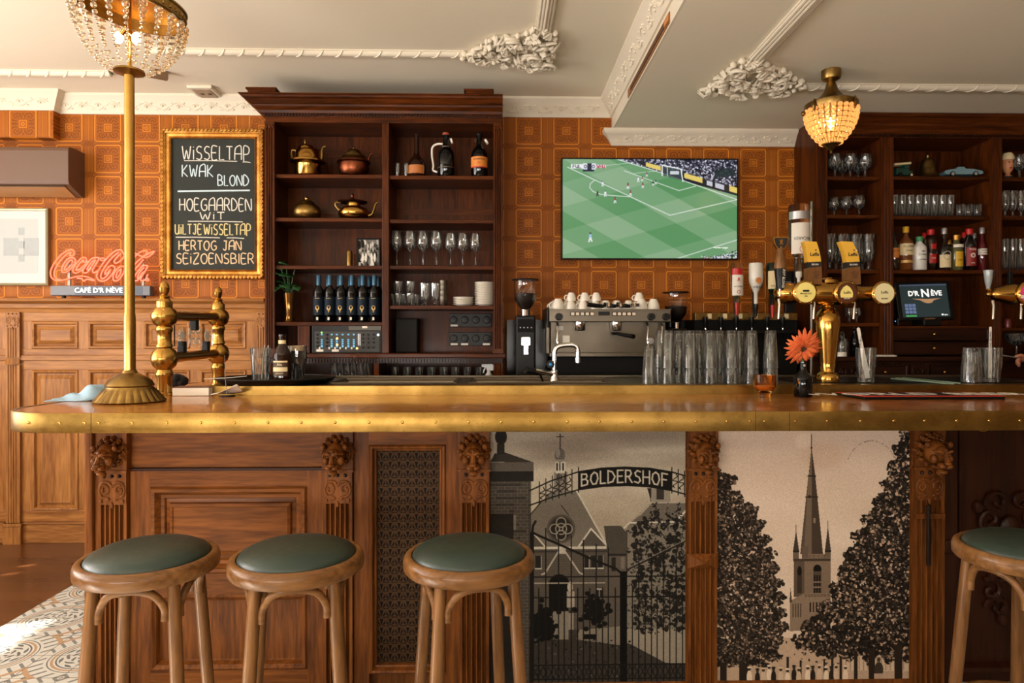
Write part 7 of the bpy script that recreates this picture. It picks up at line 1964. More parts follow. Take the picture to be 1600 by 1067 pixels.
for px, py, r, hh_, lb in ((546, 414.5, 4.8, 26, 'brass shell case beside the small framed photo'), (553.5, 414.5, 1.8, 21, 'thin dark wooden stick between the brass shell and photo frame')):
    o = MB().lathe([(0, 0), (r * kk, 0), (r * kk, hh_ * kk * .9), (r * kk * .8, hh_ * kk), (0, hh_ * kk)], 18).build('shell_case' if r > 3 else 'wooden_stick', BO if r > 3 else W_CAB['z'], None, on_shelf(px, py, 4.50)); tag(o, lb, 'ornament')
v0 = on_shelf(452, 503, 4.43)
t = thing('potted_plant', 'green leafy plant in a gold glass vase on the cabinet shelf', 'plant', v0)
MB().lathe([(0, 0), (.032, 0), (.034, .004), (.026, .05), (.034, .13), (.041, .185), (.038, .186), (.030, .13), (0, .10)], 24, wave=lambda a, z: 1 + .02 * math.sin(a * 9 + z * 90)).build('vase', plain('gold_mirror_glass', c(120, 84, 40), .12, .8), t)
rnd = random.Random(12)
for i, (px, py, s) in enumerate(((437, 418, 1.1), (448, 414, 1.0), (460, 421, .9), (440, 430, 1.0), (452, 432, 1.2), (444, 446, 1.1), (434, 450, 1.0), (458, 446, .8), (465, 451, .8), (441, 441, .9))):
    q = Vector(on_shelf(px, 503, 4.43)); e_pt = Vector((X(px, 4.40) - v0[0], -.03 + rnd.uniform(-.02, .03), Z(py, 4.43, px) - v0[2]))
    b0 = Vector((rnd.uniform(-.01, .01), 0, .16)); m = MB().tube(cr([b0, b0.lerp(e_pt, .6) + Vector((0, 0, .02)), e_pt], 4), .003, 6); o = m.build('stem', M['leaf'], t)
    vs, fs = [], []; L = .075 * s; n = Vector((rnd.uniform(-1, 1), -.6, rnd.uniform(-.2, .5))).normalized(); sd = n.cross(Vector((0, -.5, 1))).normalized(); up = sd.cross(n).normalized()
    for a_ in range(9):
        u = a_ / 8; wd = L * .42 * math.sin(PI * (.06 + .9 * u)) ** .8
        for e in (-1, 0, 1): vs.append(e_pt + n * (L * (u - .4)) + sd * (e * wd) + up * (.010 * abs(e) - .02 * u * u))
    for a_ in range(8):
        for e in range(2): b_ = a_ * 3 + e; fs.append((b_, b_ + 1, b_ + 4, b_ + 3))
    lf = MB().add(vs, fs, 0, True).build('leaf', M['leaf'], t, angle=180); md = lf.modifiers.new('thickness', 'SOLIDIFY'); md.thickness = .0012
# wine bottles in two rows
wp = [(0, .004), (.030, 0), (.0345, .004), (.0345, .185), (.033, .205), (.018, .225), (.0145, .235), (.014, .29), (.0155, .291), (.0155, .298), (0, .3)]
gold_b = plain('gold_print', c(206, 166, 96), .4, .3)
def balloon(m, r):
    w = wrap(r + .0013, (0, 0, 0)); n = 18
    vs = [w(Vector((.0125 * math.sin(a) * (1 if math.cos(a) > -.3 else .75), -.0, .088 + .017 * math.cos(a)))) for a in [2 * PI * i / n for i in range(n)]]
    m.add(vs, [tuple(range(n))]); m.add([w(Vector((a, 0, b))) for a, b in ((-.003, .062), (.003, .062), (.003, .068), (-.003, .068))], [(0, 1, 2, 3)]); return m
w0 = bottle('wine_bottle', '', wp, M['glass_black'], on_shelf(498, 503, 4.41), (.0158, .236, .301, plain('blue_foil', c(56, 92, 116), .3, .6)), ((.045, .160, M['navy'], 1.5, .0345),), (('MAISON', .008, .150, gold_b, .0347, 1),), 'wine bottles with balloon labels')
lo = [ch for ch in w0.children if ch.name.startswith('label')][0]
balloon(MB(), .0347).build('balloon_print', gold_b, lo)
MB().box(-.006, .006, -.0372, -.0362, .012, .030).build('paper_tab', M['paper'], w0)
w0['label'] = 'dark wine bottle with gold balloon label, first from the left in the front row'
for i, px in enumerate((515.5, 533, 550, 567, 585)): dup(w0, on_shelf(px, 503, 4.41), 0, 'dark wine bottle with gold balloon label, %s from the left in the front row' % ORD[i + 1])
for i, px in enumerate((512, 529, 546, 561, 576, 590)): dup(w0, on_shelf(px + 1, 503, 4.50), 0, 'dark wine bottle, %s from the left in the back row behind the balloon labels' % ORD[i])
# amplifier rack on a wooden block
rb = on_shelf(545, 552, 4.38)
t = thing('audio_mixer', 'black rack mixer with blue and orange lit knobs in the cabinet', 'mixer', rb)
x0, x1 = X(487, 4.37) - rb[0], X(601, 4.37) - rb[0]; k2 = S(4.37); xx_ = lambda px: X(px, 4.37) - rb[0]; h = lambda py: (552 - py) * k2
x1 = min(x1, d0 - .003 - rb[0])
MB().box(x0, x1, -.002, .25, .0, h(508.5)).build('rack_case', M['black'], t, bevel=.003)
MB().box(x0 + .02, x1 - .012, -.012, -.001, h(550), h(518)).build('mixer_panel', plain('dark_panel', c(44, 42, 38), .5), t, bevel=.002)
MB().box(xx_(545), x1 - .004, -.010, -.001, h(516.5), h(509.5)).build('receiver_unit', plain('grey_panel', c(70, 66, 58), .4, .4), t, bevel=.002)
MB().box(xx_(566), xx_(574), -.0112, -.0095, h(513), h(509.8)).build('receiver_display', M['paper'], t)
blu, org, wht = glow('blue_led', (.10, .38, .62, 1), .5), glow('orange_led', (1, .45, .12, 1), 3), glow('white_blue_led', (.55, .75, 1, 1), 5)
for px in (494, 509): 
    for py in (523, 529, 535, 541): MB().lathe([(0, 0), (.008, 0), (.007, .010), (0, .011)], 10, M=Matrix.Translation((xx_(px + 2), -.012, h(py))) @ Matrix.Rotation(PI / 2, 4, 'X')).build('knob', M['black'], t)
for px in (503, 518.5, 526.5, 535.5, 544.5, 553):
    for py in (523, 531, 534, 537, 540, 542):
        if py == 523 or px > 500: MB().box(xx_(px) - .006, xx_(px) + .006, -.0145, -.0118, h(py) - .0042, h(py) + .0042).build('button', blu, t)
for px in (500, 515, 524, 532, 541, 550): MB().box(xx_(px) - .0045, xx_(px) + .0045, -.022, -.012, h(544) - .007, h(544) + .007).build('fader', M['paper'], t)
for px in (567, 575, 583.5):
    for py in (523, 529, 535, 543): MB().lathe([(0, 0), (.008, 0), (.007, .010), (0, .011)], 10, M=Matrix.Translation((xx_(px), -.012, h(py))) @ Matrix.Rotation(PI / 2, 4, 'X')).build('knob', M['black'], t)
for px, py, m_ in ((527, 529, org), (527, 539, org), (558, 544.5, org), (591, 523.5, wht), (503, 520, glow('green_led', (.3, .8, .2, 1), .6))): MB().ball((xx_(px), -.0135, h(py)), (.007, .004, .007), 10, 6).build('lamp', m_, t)
for px in (500, 524): MB().box(xx_(px) - .022, xx_(px) + .022, -.0135, -.0115, h(549.5), h(546)).build('paper_strip', M['paper'], t)
for px in (560, 562.5): MB().box(xx_(px) - .002, xx_(px) + .002, -.0135, -.0118, h(540), h(522)).build('level_meter', M['silver'], t)
o = MB().box(X(466, 4.40), X(485, 4.40), 4.39, 4.60, zb + .0005, Z(507, 4.39, 475)).build('wooden_block', W_CAB['z'], None, bevel=.003); tag(o, 'reddish wooden block left of the rack mixer in the cabinet', 'block')

# right side of the cabinet
t = bottle('bottle', 'round long-necked amber bottle on the top right shelf', [(0, .003), (.045, 0), (.056, .012), (.061, .05), (.058, .085), (.045, .115), (.022, .14), (.015, .17), (.0135, .27), (.016, .272), (.016, .28), (0, .281)], M['glass_brown'], on_shelf(651, 273, 4.44), None, ((.018, .072, plain('amber_label', c(176, 104, 44), .5), 1.0, .0605),), (), 'bottles on the top right shelf')
for i, px in enumerate((621, 637.5)): glass_thing('shot_glass', ('tiny clear glass on the top shelf farther from the amber bottle', 'tiny clear glass on the top shelf touching the amber bottle side')[i], 'glass', tumbler(.010, .0145, .082, .012, .0015), on_shelf(px - (0 if i == 0 else 3), 273, 4.40), 'tiny glasses on the top right shelf', seg=18)
gp_ = [(0, .004), (.048, 0), (.054, .008), (.0545, .135), (.050, .165), (.030, .195), (.0185, .21), (.018, .265), (.022, .267), (.022, .275), (0, .276)]
t = bottle('growler', 'dark swing-top jug with a white wire handle on the top right shelf', gp_, M['glass_black'], on_shelf(697, 273, 4.44), (.0225, .275, .292, plain('red_stopper', c(150, 60, 40), .5)), (), (), 'bottles on the top right shelf')
MB().tube(cr([(-.02, -.02, .215), (-.06, -.01, .215), (-.088, 0, .195), (-.09, 0, .14), (-.082, 0, .08), (-.084, 0, .05), (-.055, -.01, .035)], 5), .0065, 8).build('handle', M['white'], t)
MB().lathe([(.0555, .058), (.0565, .058), (.0565, .064), (.0555, .064)], 24).build('band', M['steel'], t); MB().lathe([(.031, .194), (.0325, .194), (.0325, .200), (.031, .200)], 24).build('band', M['steel'], t)
MB().lathe([(0, -.006), (.018, -.006), (.018, .006), (0, .006)], 16, M=Matrix.Translation((.035, 0, .24)) @ Matrix.Rotation(PI / 2 - .3, 4, 'Y')).build('stopper_disc', M['white'], t)
t = bottle('growler', 'dark swing-top bottle with orange and red label on the top right shelf', gp_, M['glass_black'], on_shelf(749, 273, 4.44), (.0225, .275, .287, M['black']), ((.062, .128, M['orange'], 1.25, .0546), (.058, .064, M['red'], 1.25, .0548)), (('Duktobus', .019, .112, M['ink'], .0548, 1), ('bier', .012, .088, M['red'], .0548, 1)), 'bottles on the top right shelf')
MB().lathe([(0, -.006), (.020, -.006), (.020, .006), (0, .006)], 16, M=Matrix.Translation((.045, 0, .235)) @ Matrix.Rotation(PI / 2 - .6, 4, 'Y')).build('stopper_disc', M['white'], t); MB().tube(cr([(-.02, -.012, .262), (-.03, -.016, .245), (-.024, -.018, .225), (-.018, -.016, .25)], 4), .0022, 6).build('wire_clip', M['steel'], t)
wg = stemware(.0042, .028, .228, .105, .033, .0395)
g1_ = None
for i, (px, sc) in enumerate(((620, 1), (641, 1), (661, 1), (682, 1), (704, .93), (723, .93), (743, .93))):
    lb = 'clear wine glass, %s from the left in the row of seven' % ORD[i]; loc = on_shelf(px, 414.5, 4.44 if i < 4 else 4.42)
    if g1_ is None: g1_ = glass_thing('wine_glass', lb, 'glass', wg, loc, 'wine glasses in the tall cabinet')
    else: copy_to(g1_, loc, lb, .2 * i, (sc,) * 3)
sg_ = tumbler(.026, .030, .078, .014, .003); gs_ = None
gn_ = 'small glasses on the fourth shelf of the tall cabinet'
for i, (px, lv, Yy) in enumerate(((622, 0, 4.42), (641, 0, 4.42), (613, 0, 4.50), (631, 0, 4.50), (650, 0, 4.50), (622, 1, 4.42), (641, 1, 4.42))):
    lb = ('small stacked-up clear glass in the upper layer, %s' % ('left one', 'right one')[i - 5]) if lv else 'small clear glass at the shelf left end, %s of the %s row' % (('first', 'second', 'first', 'second', 'third')[i], 'front' if Yy < 4.45 else 'back')
    loc = Vector(on_shelf(px, 477, Yy)) + Vector((0, 0, lv * .0785))
    if gs_ is None: gs_ = glass_thing('small_glass', lb, 'glass', sg_, loc, gn_, seg=22)
    else: copy_to(gs_, loc, lb)
bg = [(0, 0), (.026, 0), (.028, .004), (.012, .014), (.012, .024), (.024, .036), (.029, .06), (.0335, .145), (.0318, .145), (.027, .062), (.021, .04), (0, .036)]
for i, px in enumerate((663.5, 680)): glass_thing('beer_glass', 'footed clear beer glass beside the metal cups, %s one' % ('left', 'right')[i], 'glass', bg, on_shelf(px, 477, 4.42), gn_, seg=24)
mc = None
for i in range(4):
    loc = Vector(on_shelf(692.5, 477, 4.42)) + Vector((0, 0, i * .034)); lb = 'metal cup in the leaning stack, %s from the bottom' % ORD[i]
    if mc is None: mc = tag(MB().lathe([(0, 0), (.019, 0), (.022, .004), (.026, .060), (.0245, .060), (.0205, .006), (0, .004)], 20).build('metal_cup', M['steel'], None, loc), lb, 'cup', 'metal cups in a stack')
    else: copy_to(mc, loc, lb)
pl_ = [(0, 0), (.040, 0), (.042, .003), (.0665, .010), (.0665, .0125), (.041, .006), (0, .004)]
p0_ = None
for n, px, nm in ((5, 724, 'low'), (14, 757.5, 'tall')):
    for i in range(n):
        loc = Vector(on_shelf(px, 477, 4.45)) + Vector((0, 0, i * .0108)); lb = 'white saucer in the %s stack, %s from the bottom' % (nm, ORD[i])
        if p0_ is None: p0_ = tag(MB().lathe(pl_, 30).build('saucer', M['white'], None, loc, angle=60), lb, 'saucer', 'white saucers in two stacks')
        else: copy_to(p0_, loc, lb)
t = thing('speaker', 'flat black speaker box at the lower left of the right cabinet bay', 'speaker', on_shelf(636, 552, 4.50))
MB().box(-17.5 * kk, 17.5 * kk, -.03, .10, 0, 54 * kk).build('cabinet', M['black_matte'], t, bevel=.006)
MB().box(-16 * kk, 16 * kk, -.034, -.029, 2 * kk, 52 * kk).build('grille', plain('speaker_cloth', c(30, 29, 28), .9), t, bevel=.003)
for j, (pt_, pb, labs) in enumerate(((490, 511, (710,)), (519, 540, (710, 726, 760)))):
    yq = YW - .036; q = P(735, (pt_ + pb) / 2, yq)
    t = thing('dimmer_panel', ('black dimmer panel with one white sticker, upper of the two', 'black dimmer panel with three white stickers, lower of the two')[j], 'switch panel', (q.x, YW - .034, q.z), group='dimmer panels in the cabinet')
    w, h2 = 33 * S(yq), (pb - pt_) / 2 * S(yq); MB().box(-w, w, -.012, 0, -h2, h2).build('plate', M['black'], t, bevel=.003)
    for i in range(4): MB().lathe([(0, 0), (.026, 0), (.022, .014), (0, .016)], 18, M=Matrix.Translation((-w * .78 + w * .52 * i, -.012, .004)) @ Matrix.Rotation(PI / 2, 4, 'X')).build('knob', M['black'], t)
    for px in labs: xx0 = X(px, yq) - q.x; MB().box(xx0 - .024, xx0 + .024, -.0155, -.012, -h2 + .004, -h2 + .017).build('sticker', M['paper'], t)
# open counter shelf below the cabinet
lowg = None
for i, px in enumerate((524, 534, 544, 554, 564, 575)):
    lb = 'tall clear tumbler under the cabinet, %s from the left' % ORD[i]; loc = (X(px, 4.45 + .03 * (i % 2)), 4.45 + .03 * (i % 2), zlow + .0006)
    if lowg is None: lowg = glass_thing('tumbler', lb, 'glass', tumbler(.025, .030, .105, .012), loc, 'tumblers under the tall cabinet', seg=22)
    else: copy_to(lowg, loc, lb)
lg2 = None
for i, px in enumerate((617, 636, 655, 674, 693, 711, 730, 749)):
    lb = 'short clear glass in the dark gap under the cabinet, %s from the left' % ORD[i]; loc = (X(px, 4.44), 4.44, zlow + .0006)
    if lg2 is None: lg2 = glass_thing('short_glass', lb, 'glass', tumbler(.022, .027, .072, .012), loc, 'short glasses under the tall cabinet', seg=22)
    else: copy_to(lg2, loc, lb)
t = thing('spray_bottle', 'grey-white spray bottle under the right end of the tall cabinet', 'spray bottle', (X(764, 4.38), 4.38, zlow + .0006))
MB().lathe([(0, 0), (.026, 0), (.028, .004), (.027, .02), (.012, .04), (.011, .052), (0, .052)], 20).build('bottle', plain('spray_white', c(196, 198, 198), .4), t)
MB().ext([(-.046, .076), (-.046, .092), (.02, .094), (.032, .082), (.026, .052), (-.014, .052), (-.016, .070)], -.012, .012, 'y').build('spray_head', plain('spray_white_head', c(206, 210, 212), .4), t, bevel=.004)
MB().tube(cr([(-.022, 0, .07), (-.030, 0, .056), (-.036, 0, .036)], 4), .005, 6).build('trigger', plain('spray_trigger', c(190, 196, 200), .4), t)

# ------------------------------------------------------------------ right cabinet
YG = 4.45
def onr(px, py, Y=YG): return (X(px, Y), Y, zd(py) + .0006)
gob = stemware(.006, .036, .165, .062, .034, .048, .0014)
gg = None
def goblets(lst, py, sc, what):
    global gg
    for i, (px, Yy) in enumerate(lst):
        lb = 'clear round goblet %s, %s from the left' % (what, ORD[i]); loc = onr(px, py, Yy)
        if gg is None: gg = glass_thing('goblet', lb, 'glass', gob, loc, 'goblets in the right cabinet'); gg.scale = (sc,) * 3
        else: copy_to(gg, loc, lb, .3 * i, (sc,) * 3)
goblets(((1304, 4.44), (1316, 4.54), (1328, 4.44), (1340, 4.54), (1351, 4.44)), 275, .94, 'on the top shelf of the narrow bay')
goblets(((1303, 4.5), (1322, 4.47), (1342, 4.44)), 335, .80, 'on the middle shelf of the narrow bay')
tul = [(0, 0), (.034, 0), (.034, .003), (.010, .012), (.008, .05), (.022, .066), (.036, .11), (.034, .16), (.040, .235), (.0385, .235), (.0325, .16), (.0345, .11), (.02, .07), (0, .064)]
tg = None
for i, (px, Yy) in enumerate(((1296, 4.44), (1306, 4.54), (1316, 4.44), (1327, 4.54), (1337, 4.44), (1347, 4.54), (1357, 4.44))):
    lb = 'tall tulip beer glass behind the taps, %s from the left' % ORD[i]; loc = onr(px, 421, Yy)
    if tg is None: tg = glass_thing('tulip_glass', lb, 'glass', tul, loc, 'tulip glasses in the right cabinet')
    else: copy_to(tg, loc, lb)
hb_ = tumbler(.021, .025, .138, .014, .003); h0 = None
for i in range(15):
    px, Yy = (1397 + i * 12.5, 4.42) if i < 8 else (1403 + (i - 8) * 12.5, 4.50)
    lb = 'tall straight clear tumbler on the shelf over the spirits, %s of the %s row' % (ORD[i if i < 8 else i - 8], 'front' if i < 8 else 'back'); loc = onr(px, 336, Yy)
    if h0 is None: h0 = glass_thing('highball_glass', lb, 'glass', hb_, loc, 'straight tumblers over the spirits', seg=22)
    else: copy_to(h0, loc, lb)
for i, px in enumerate((1500, 1513, 1527)): 
    if i == 0: s0_ = glass_thing('whisky_glass', 'short clear glass right of the tall tumblers, first of three', 'glass', tumbler(.022, .025, .078, .012), onr(px, 336, 4.42), 'short glasses over the spirits', seg=22)
    else: copy_to(s0_, onr(px, 336, 4.42), 'short clear glass right of the tall tumblers, %s of three' % ORD[i])
# curios on the top shelf
q = onr(1409, 274, 4.44); k3 = S(4.44)
t = thing('toy_lorry', 'dark green toy lorry with a pale roof on the top shelf', 'toy', q, .15)
gr = plain('toy_green', c(26, 66, 54), .4)
MB().box(-.062, .03, -.028, .028, .012, .055).build('cargo_body', gr, t, bevel=.004); MB().box(.03, .062, -.026, .026, .012, .045).build('bonnet', gr, t, bevel=.006)
MB().box(-.066, .055, -.032, .032, .080, .094, M=Matrix.Rotation(-.12, 4, 'Y')).build('roof', M['cream'], t, bevel=.003); MB().box(.0, .034, -.027, .027, .055, .085).build('cab', gr, t, bevel=.004)
for x_ in (-.036, .042):
    for s in (-1, 1): MB().cyl((x_, s * .024, .014), (x_, s * .034, .014), .0140, seg=16).build('wheel', M['black'], t)
MB().cyl((.042, -.0345, .014), (.042, -.036, .014), .008, seg=12).build('hubcap', M['cream'], t)
q = onr(1449, 274, 4.44)
t = thing('brass_bell', 'large tarnished brass bell between the toy vehicles', 'bell', q)
MB().lathe([(.070, 0), (.074, .003), (.066, .014), (.053, .035), (.045, .08), (.040, .112), (.030, .124), (0, .128), (0, .122), (.036, .11), (.041, .08), (.050, .035), (.066, .006), (.070, 0)], 36).build('body', BO, t); MB().lathe([(0, .126), (.012, .126), (.010, .14), (.014, .148), (0, .154)], 16).build('crown', BO, t)
MB().ball((0, 0, .016), .0155, 10, 6).build('clapper', M['iron'], t)
q = onr(1500, 274, 4.43)
t = thing('toy_car', 'pale blue vintage toy car on the top shelf beside the bell', 'toy', q, -.05)
tb = plain('toy_blue', c(110, 142, 152), .3, coat=.5)
L_ = [(-.125, .020), (-.122, .038), (-.09, .046), (-.05, .048), (-.038, .062), (.0, .062), (.012, .050), (.06, .048), (.115, .036), (.124, .022), (.11, .014), (-.11, .014)]
MB().ext(L_, -.040, .040, 'y').build('body', tb, t, bevel=.008); MB().box(-.030, .004, -.036, .036, .0622, .0645).build('roof', M['black'], t)
for x_ in (-.075, .072):
    for s in (-1, 1):
        w_ = MB().cyl((x_, s * .036, .0165), (x_, s * .045, .0165), .0165, seg=18).build('wheel', M['black'], t); MB().cyl((x_, s * .045, .0165), (x_, s * .0465, .0165), .010, seg=14).build('hubcap', M['silver'], w_)
MB().ball((.118, -.026, .032), (.006, .006, .006), 8, 5).build('headlamp', M['silver'], t)
# spirits
def spirit(px, h, R, col, lb, cap, labels=(), texts=(), Yy=4.43, neck=.012, sh=.60, group='spirit bottles in the right cabinet'):
    h *= S(4.43); R *= S(4.43)
    prof = [(0, .003), (R * .9, 0), (R, .004), (R, h * sh), (R * .9, h * (sh + .05)), (neck * 1.4, h * (sh + .14)), (neck, h * (sh + .19)), (neck, h * .93), (0, h * .93)]
    return bottle('liquor_bottle', lb, prof, col, onr(px, 421, Yy), (neck * 1.35, h * .86, h, cap), [(h * a, h * b_, m_, ha, R) for a, b_, m_, ha in labels], [(s_, sz, h * zz, m_, R, 1) for s_, sz, zz, m_ in texts], group)
gsp = lambda r, g, b, nm: G(nm, col=c(r, g, b), rough=.08, coat=.6, coatr=.03).mat
dk, amb, wt_, clr, red_ = gsp(26, 16, 12, 'dark_liquor'), gsp(110, 60, 24, 'amber_liquor'), plain('white_liquor_bottle', c(226, 222, 214), .25, var=.02, coat=.4), M['glass'], gsp(84, 16, 18, 'red_liquor')
spirit(1397, 60, 7, dk, 'dark liquor bottle with orange label at the left end of the spirits shelf', M['black'], ((.32, .58, M['orange'], 1.2),), (('ROCK', .014, .50, M['ink']),))
spirit(1415, 69, 10.5, amb, 'amber liquor bottle with yellow cap and wide cream label', M['yellow'], ((.34, .60, M['cream'], 1.4), (.16, .22, gold_b, 1.2)), (('FLOPPY', .022, .53, M['ink']), ('Dram', .020, .44, M['ink'])), neck=.014, sh=.62)
spirit(1436, 53, 10.5, wt_, 'white liqueur bottle with green cap among the spirits', M['green'], (), (('Crème', .020, .46, plain('teal_ink', c(40, 110, 90), .5)), ('▰', .022, .56, M['ink']), ('Sambuca', .014, .31, M['ink'])), neck=.016, sh=.66)
spirit(1444, 63, 7, clr, 'clear bottle with red cap behind the white liqueur bottle', M['red'], (), (), 4.53)
spirit(1454, 66, 8.5, clr, 'clear bottle with red cap and red side label among the spirits', M['red'], ((.18, .40, M['red'], .8), (.52, .64, M['red'], .5)), (('RUM', .012, .30, M['paper']),), 4.47, neck=.016, sh=.74)
spirit(1475, 67, 9, dk, 'dark bottle with round black and cream emblem among the spirits', M['silver'], ((.06, .36, M['cream'], 1.3),), (('●', .085, .31, M['paper']), ('●', .066, .31, M['ink']), ('43', .022, .31, M['paper'])), neck=.012, sh=.50)
spirit(1483, 52, 7, clr, 'clear bottle with gold cap standing behind the emblem bottle', M['gold'], (), (), 4.53)
spirit(1494, 56, 9.4, gsp(88, 84, 48, 'olive_liquor'), 'squarish olive bottle with gold cap and yellow label', M['gold'], ((.10, .52, M['yellow'], .7), (.64, .72, M['paper'], 1.0)), (('ANIS', .014, .28, M['ink']),), neck=.018, sh=.62)
spirit(1496, 60, 7, dk, 'dark bottle with red cap behind the olive bottle', M['red'], (), (), 4.56)
spirit(1506, 63, 7, dk, 'dark bottle with red cap standing second behind the red-label bottle', M['red'], (), (), 4.50)
spirit(1514, 66, 9.5, clr, 'clear bottle with red cap and large dark red label', M['red'], ((.10, .54, plain('wine_label', c(140, 30, 26), .5), 1.0),), (('THOR', .018, .49, M['paper']), ('◉', .04, .34, M['paper']), ('bitter', .012, .17, M['paper'])), neck=.016, sh=.64)
spirit(1522, 63, 6, dk, 'dark bottle with silver cap behind the white-label bottle', M['silver'], (), (), 4.53)
spirit(1534, 68, 7.2, red_, 'slender dark red bottle with white label at the right end of the spirits', M['silver'], ((.36, .50, M['paper'], 1.4),), (('SHOT', .018, .46, M['ink']), ('SCHOOL', .014, .40, M['ink'])), neck=.012, sh=.56)
# till
yq = 4.34; q = P(1458, 500, yq)
t = thing('till_screen', 'black till touchscreen showing white DR NEVE lettering in the right cabinet', 'till', (q.x, 4.40, zd(509) + .0006))
TM = Matrix.Translation((0, -.02, .035)) @ Matrix.Rotation(math.radians(-10), 4, 'X') @ Matrix.Rotation(math.radians(-1.5), 4, 'Y')
ks = S(4.38)
MB().box(-50 * ks, 40 * ks, -.012, .02, 0, 63 * ks, M=TM).build('bezel', M['black'], t, bevel=.006)
sx0, sx1, sz0, sz1 = -43 * ks, 33 * ks, 5 * ks, 58 * ks
sc_ = MB().box(sx0, sx1, -.0135, -.0118, sz0, sz1, M=TM).build('screen', glow('till_dark', (.012, .022, .024, 1), 1.0), t)
em = glow('till_white', (.85, .86, .84, 1), 1)
D_ = lambda s_, sz, x_, z_, mt, bold=.0: MB().text(s_, sz, (x_, -.0142, z_), M=TM, depth=.0003, bold=bold).build('lettering', mt, sc_)
D_("D'R", .046, -22 * ks, 43 * ks, em, .0012); D_('N', .075, -3 * ks, 43 * ks, em, .0012); D_('ÈVE', .046, 15 * ks, 43 * ks, em, .0012)
MB().ext([(a * ks, 34 * ks + b * ks) for a, b in ((-25, 1), (-12, -2), (-5, -6), (0, -7), (6, -6), (10, -2), (22, 1), (0, 0))], -.0142, -.0132, 'y', M=TM).build('ornament', glow('till_bronze', (.35, .20, .10, 1), .8), sc_)
for i in range(3):
    for j in range(3): MB().box((-38 + i * 6) * ks, (-33 + i * 6) * ks, -.0144, -.0132, (22 - j * 5.5) * ks, (26.5 - j * 5.5) * ks, M=TM).build('key', glow('till_key', (.10, .14, .26, 1), .8), sc_)
MB().box(-38 * ks, -21 * ks, -.0144, -.0132, 6 * ks, 8.5 * ks, M=TM).build('green_key', glow('till_green', (.05, .3, .08, 1), .8), sc_)
D_('♥ lights', .012, 24 * ks, 8 * ks, em)
MB().box(sx0, sx1, -.0140, -.0132, sz1 - 2.2 * ks, sz1, M=TM).build('title_bar', glow('till_bar', (.05, .07, .12, 1), .8), sc_)
MB().box(-.06, .06, -.06, .07, 0, .04).build('stand', M['black'], t, bevel=.006)
MB().box(-9 * ks, 8 * ks, -.014, -.011, 1.2 * ks, 3.2 * ks, M=TM).build('maker_plate', plain('bronze_plate', c(120, 80, 50), .4), t)
o = MB().box(X(1394, 4.40) + .012, X(1406, 4.36), 4.36, 4.50, zd(509) + .0006, zd(497)).build('receipt_printer', M['black'], None, bevel=.006); MB().ball((X(1397, 4.36) + .008, 4.359, zd(502)), (.003, .002, .003), 8, 5).build('status_light', glow('printer_blue', (.1, .4, 1, 1), 2), o); tag(o, 'low black receipt printer left of the till screen', 'printer')
# glasses and decanter around
t = glass_thing('decanter', 'small clear lidded decanter on the ledge behind the brass tower', 'decanter', [(0, 0), (.032, 0), (.036, .006), (.037, .09), (.030, .11), (.014, .122), (.016, .135), (.014, .135), (.012, .123), (.028, .108), (.035, .09), (.034, .01), (0, .006)], (X(1316, 4.40), 4.40, zw + .0006))
MB().lathe([(0, .136), (.018, .136), (.016, .142), (.010, .150), (.012, .158), (0, .164)], 20).build('stopper', M['glass'], t)
tag(MB().lathe([(0, 0), (.028, 0), (.031, .003), (.031, .026), (.028, .03), (0, .03)], 24).build('ceramic_pot', M['white'], None, (X(1315, 4.335), 4.335, zw + .0006)), 'small low white pot on the ledge in front of the decanter', 'pot')
tag(bottle('tall_bottle', 'tall dark bottle with brown stopper beside the decanter', beer_prof(.026, .19, .010, .10), M['glass_black'], (X(1335, 4.45), 4.45, zw + .0006), (.012, .18, .204, W_CAB['z'])), None, None)
m = MB(); rnd = random.Random(9)
for i in range(5): m.box(-.05 + rnd.uniform(-.01, .01), .05 + rnd.uniform(-.01, .01), -.03, .03, i * .0022, i * .0022 + .0018)
tag(m.build('note_papers', M['paper'], None, (X(1385, 4.33), 4.335, zw + .0006), rotz=.1), 'thin pile of white papers on the ledge at the pilaster', 'papers', kind='thing')
for i, px in enumerate((1300, 1327, 1338)): 
    if i == 0: s1_ = glass_thing('small_glass', 'small clear glass low in the narrow bay, first of three', 'glass', stemware(.005, .024, .10, .04, .024, .029), (X(px, 4.5), 4.5, zd(509) + .02), 'small glasses low in the narrow bay')
    else: copy_to(s1_, (X(px, 4.5), 4.5, zd(509) + .02), 'small clear glass low in the narrow bay, %s of three' % ORD[i])
MB_ = MB().box(RX[0][1] - .008, RX[1][0] + .008, YD + .02, YW - .03, zd(509) - .004, zd(509) + .0194).build('shelf', wx, cab2); MB_.location = -cab2.location
# third bay
t = thing('ceramic_figurine', 'ceramic head figurine with white cap on the top shelf at right', 'figurine', onr(1574, 275, 4.42))
MB().lathe([(0, 0), (.026, 0), (.026, .012), (.014, .022), (.012, .03), (.026, .05), (.032, .075), (.033, .10), (.028, .125), (0, .14)], 24).build('head', plain('figurine_skin', c(206, 140, 96), .4), t)
MB().lathe([(0, .168), (.024, .164), (.034, .146), (.037, .135), (.037, .122), (.0335, .118), (.030, .126), (0, .134)], 24).build('cap', M['cream'], t); MB().lathe([(0, -.001), (.030, -.001), (.030, .010), (0, .011)], 24).build('plinth', M['ink'], t)
MB().ball((0, -.033, .085), (.007, .010, .009), 10, 6).build('nose', plain('figurine_skin_b', c(206, 140, 96), .4), t); MB().ball((0, -.027, .062), (.012, .008, .004), 10, 6).build('mouth', M['red'], t)
for s in (-1, 1): MB().ball((s * .013, -.029, .10), (.005, .005, .004), 8, 5).build('eye', M['ink'], t)
i_ = 0; hg = 'glasses in the right-hand bay'
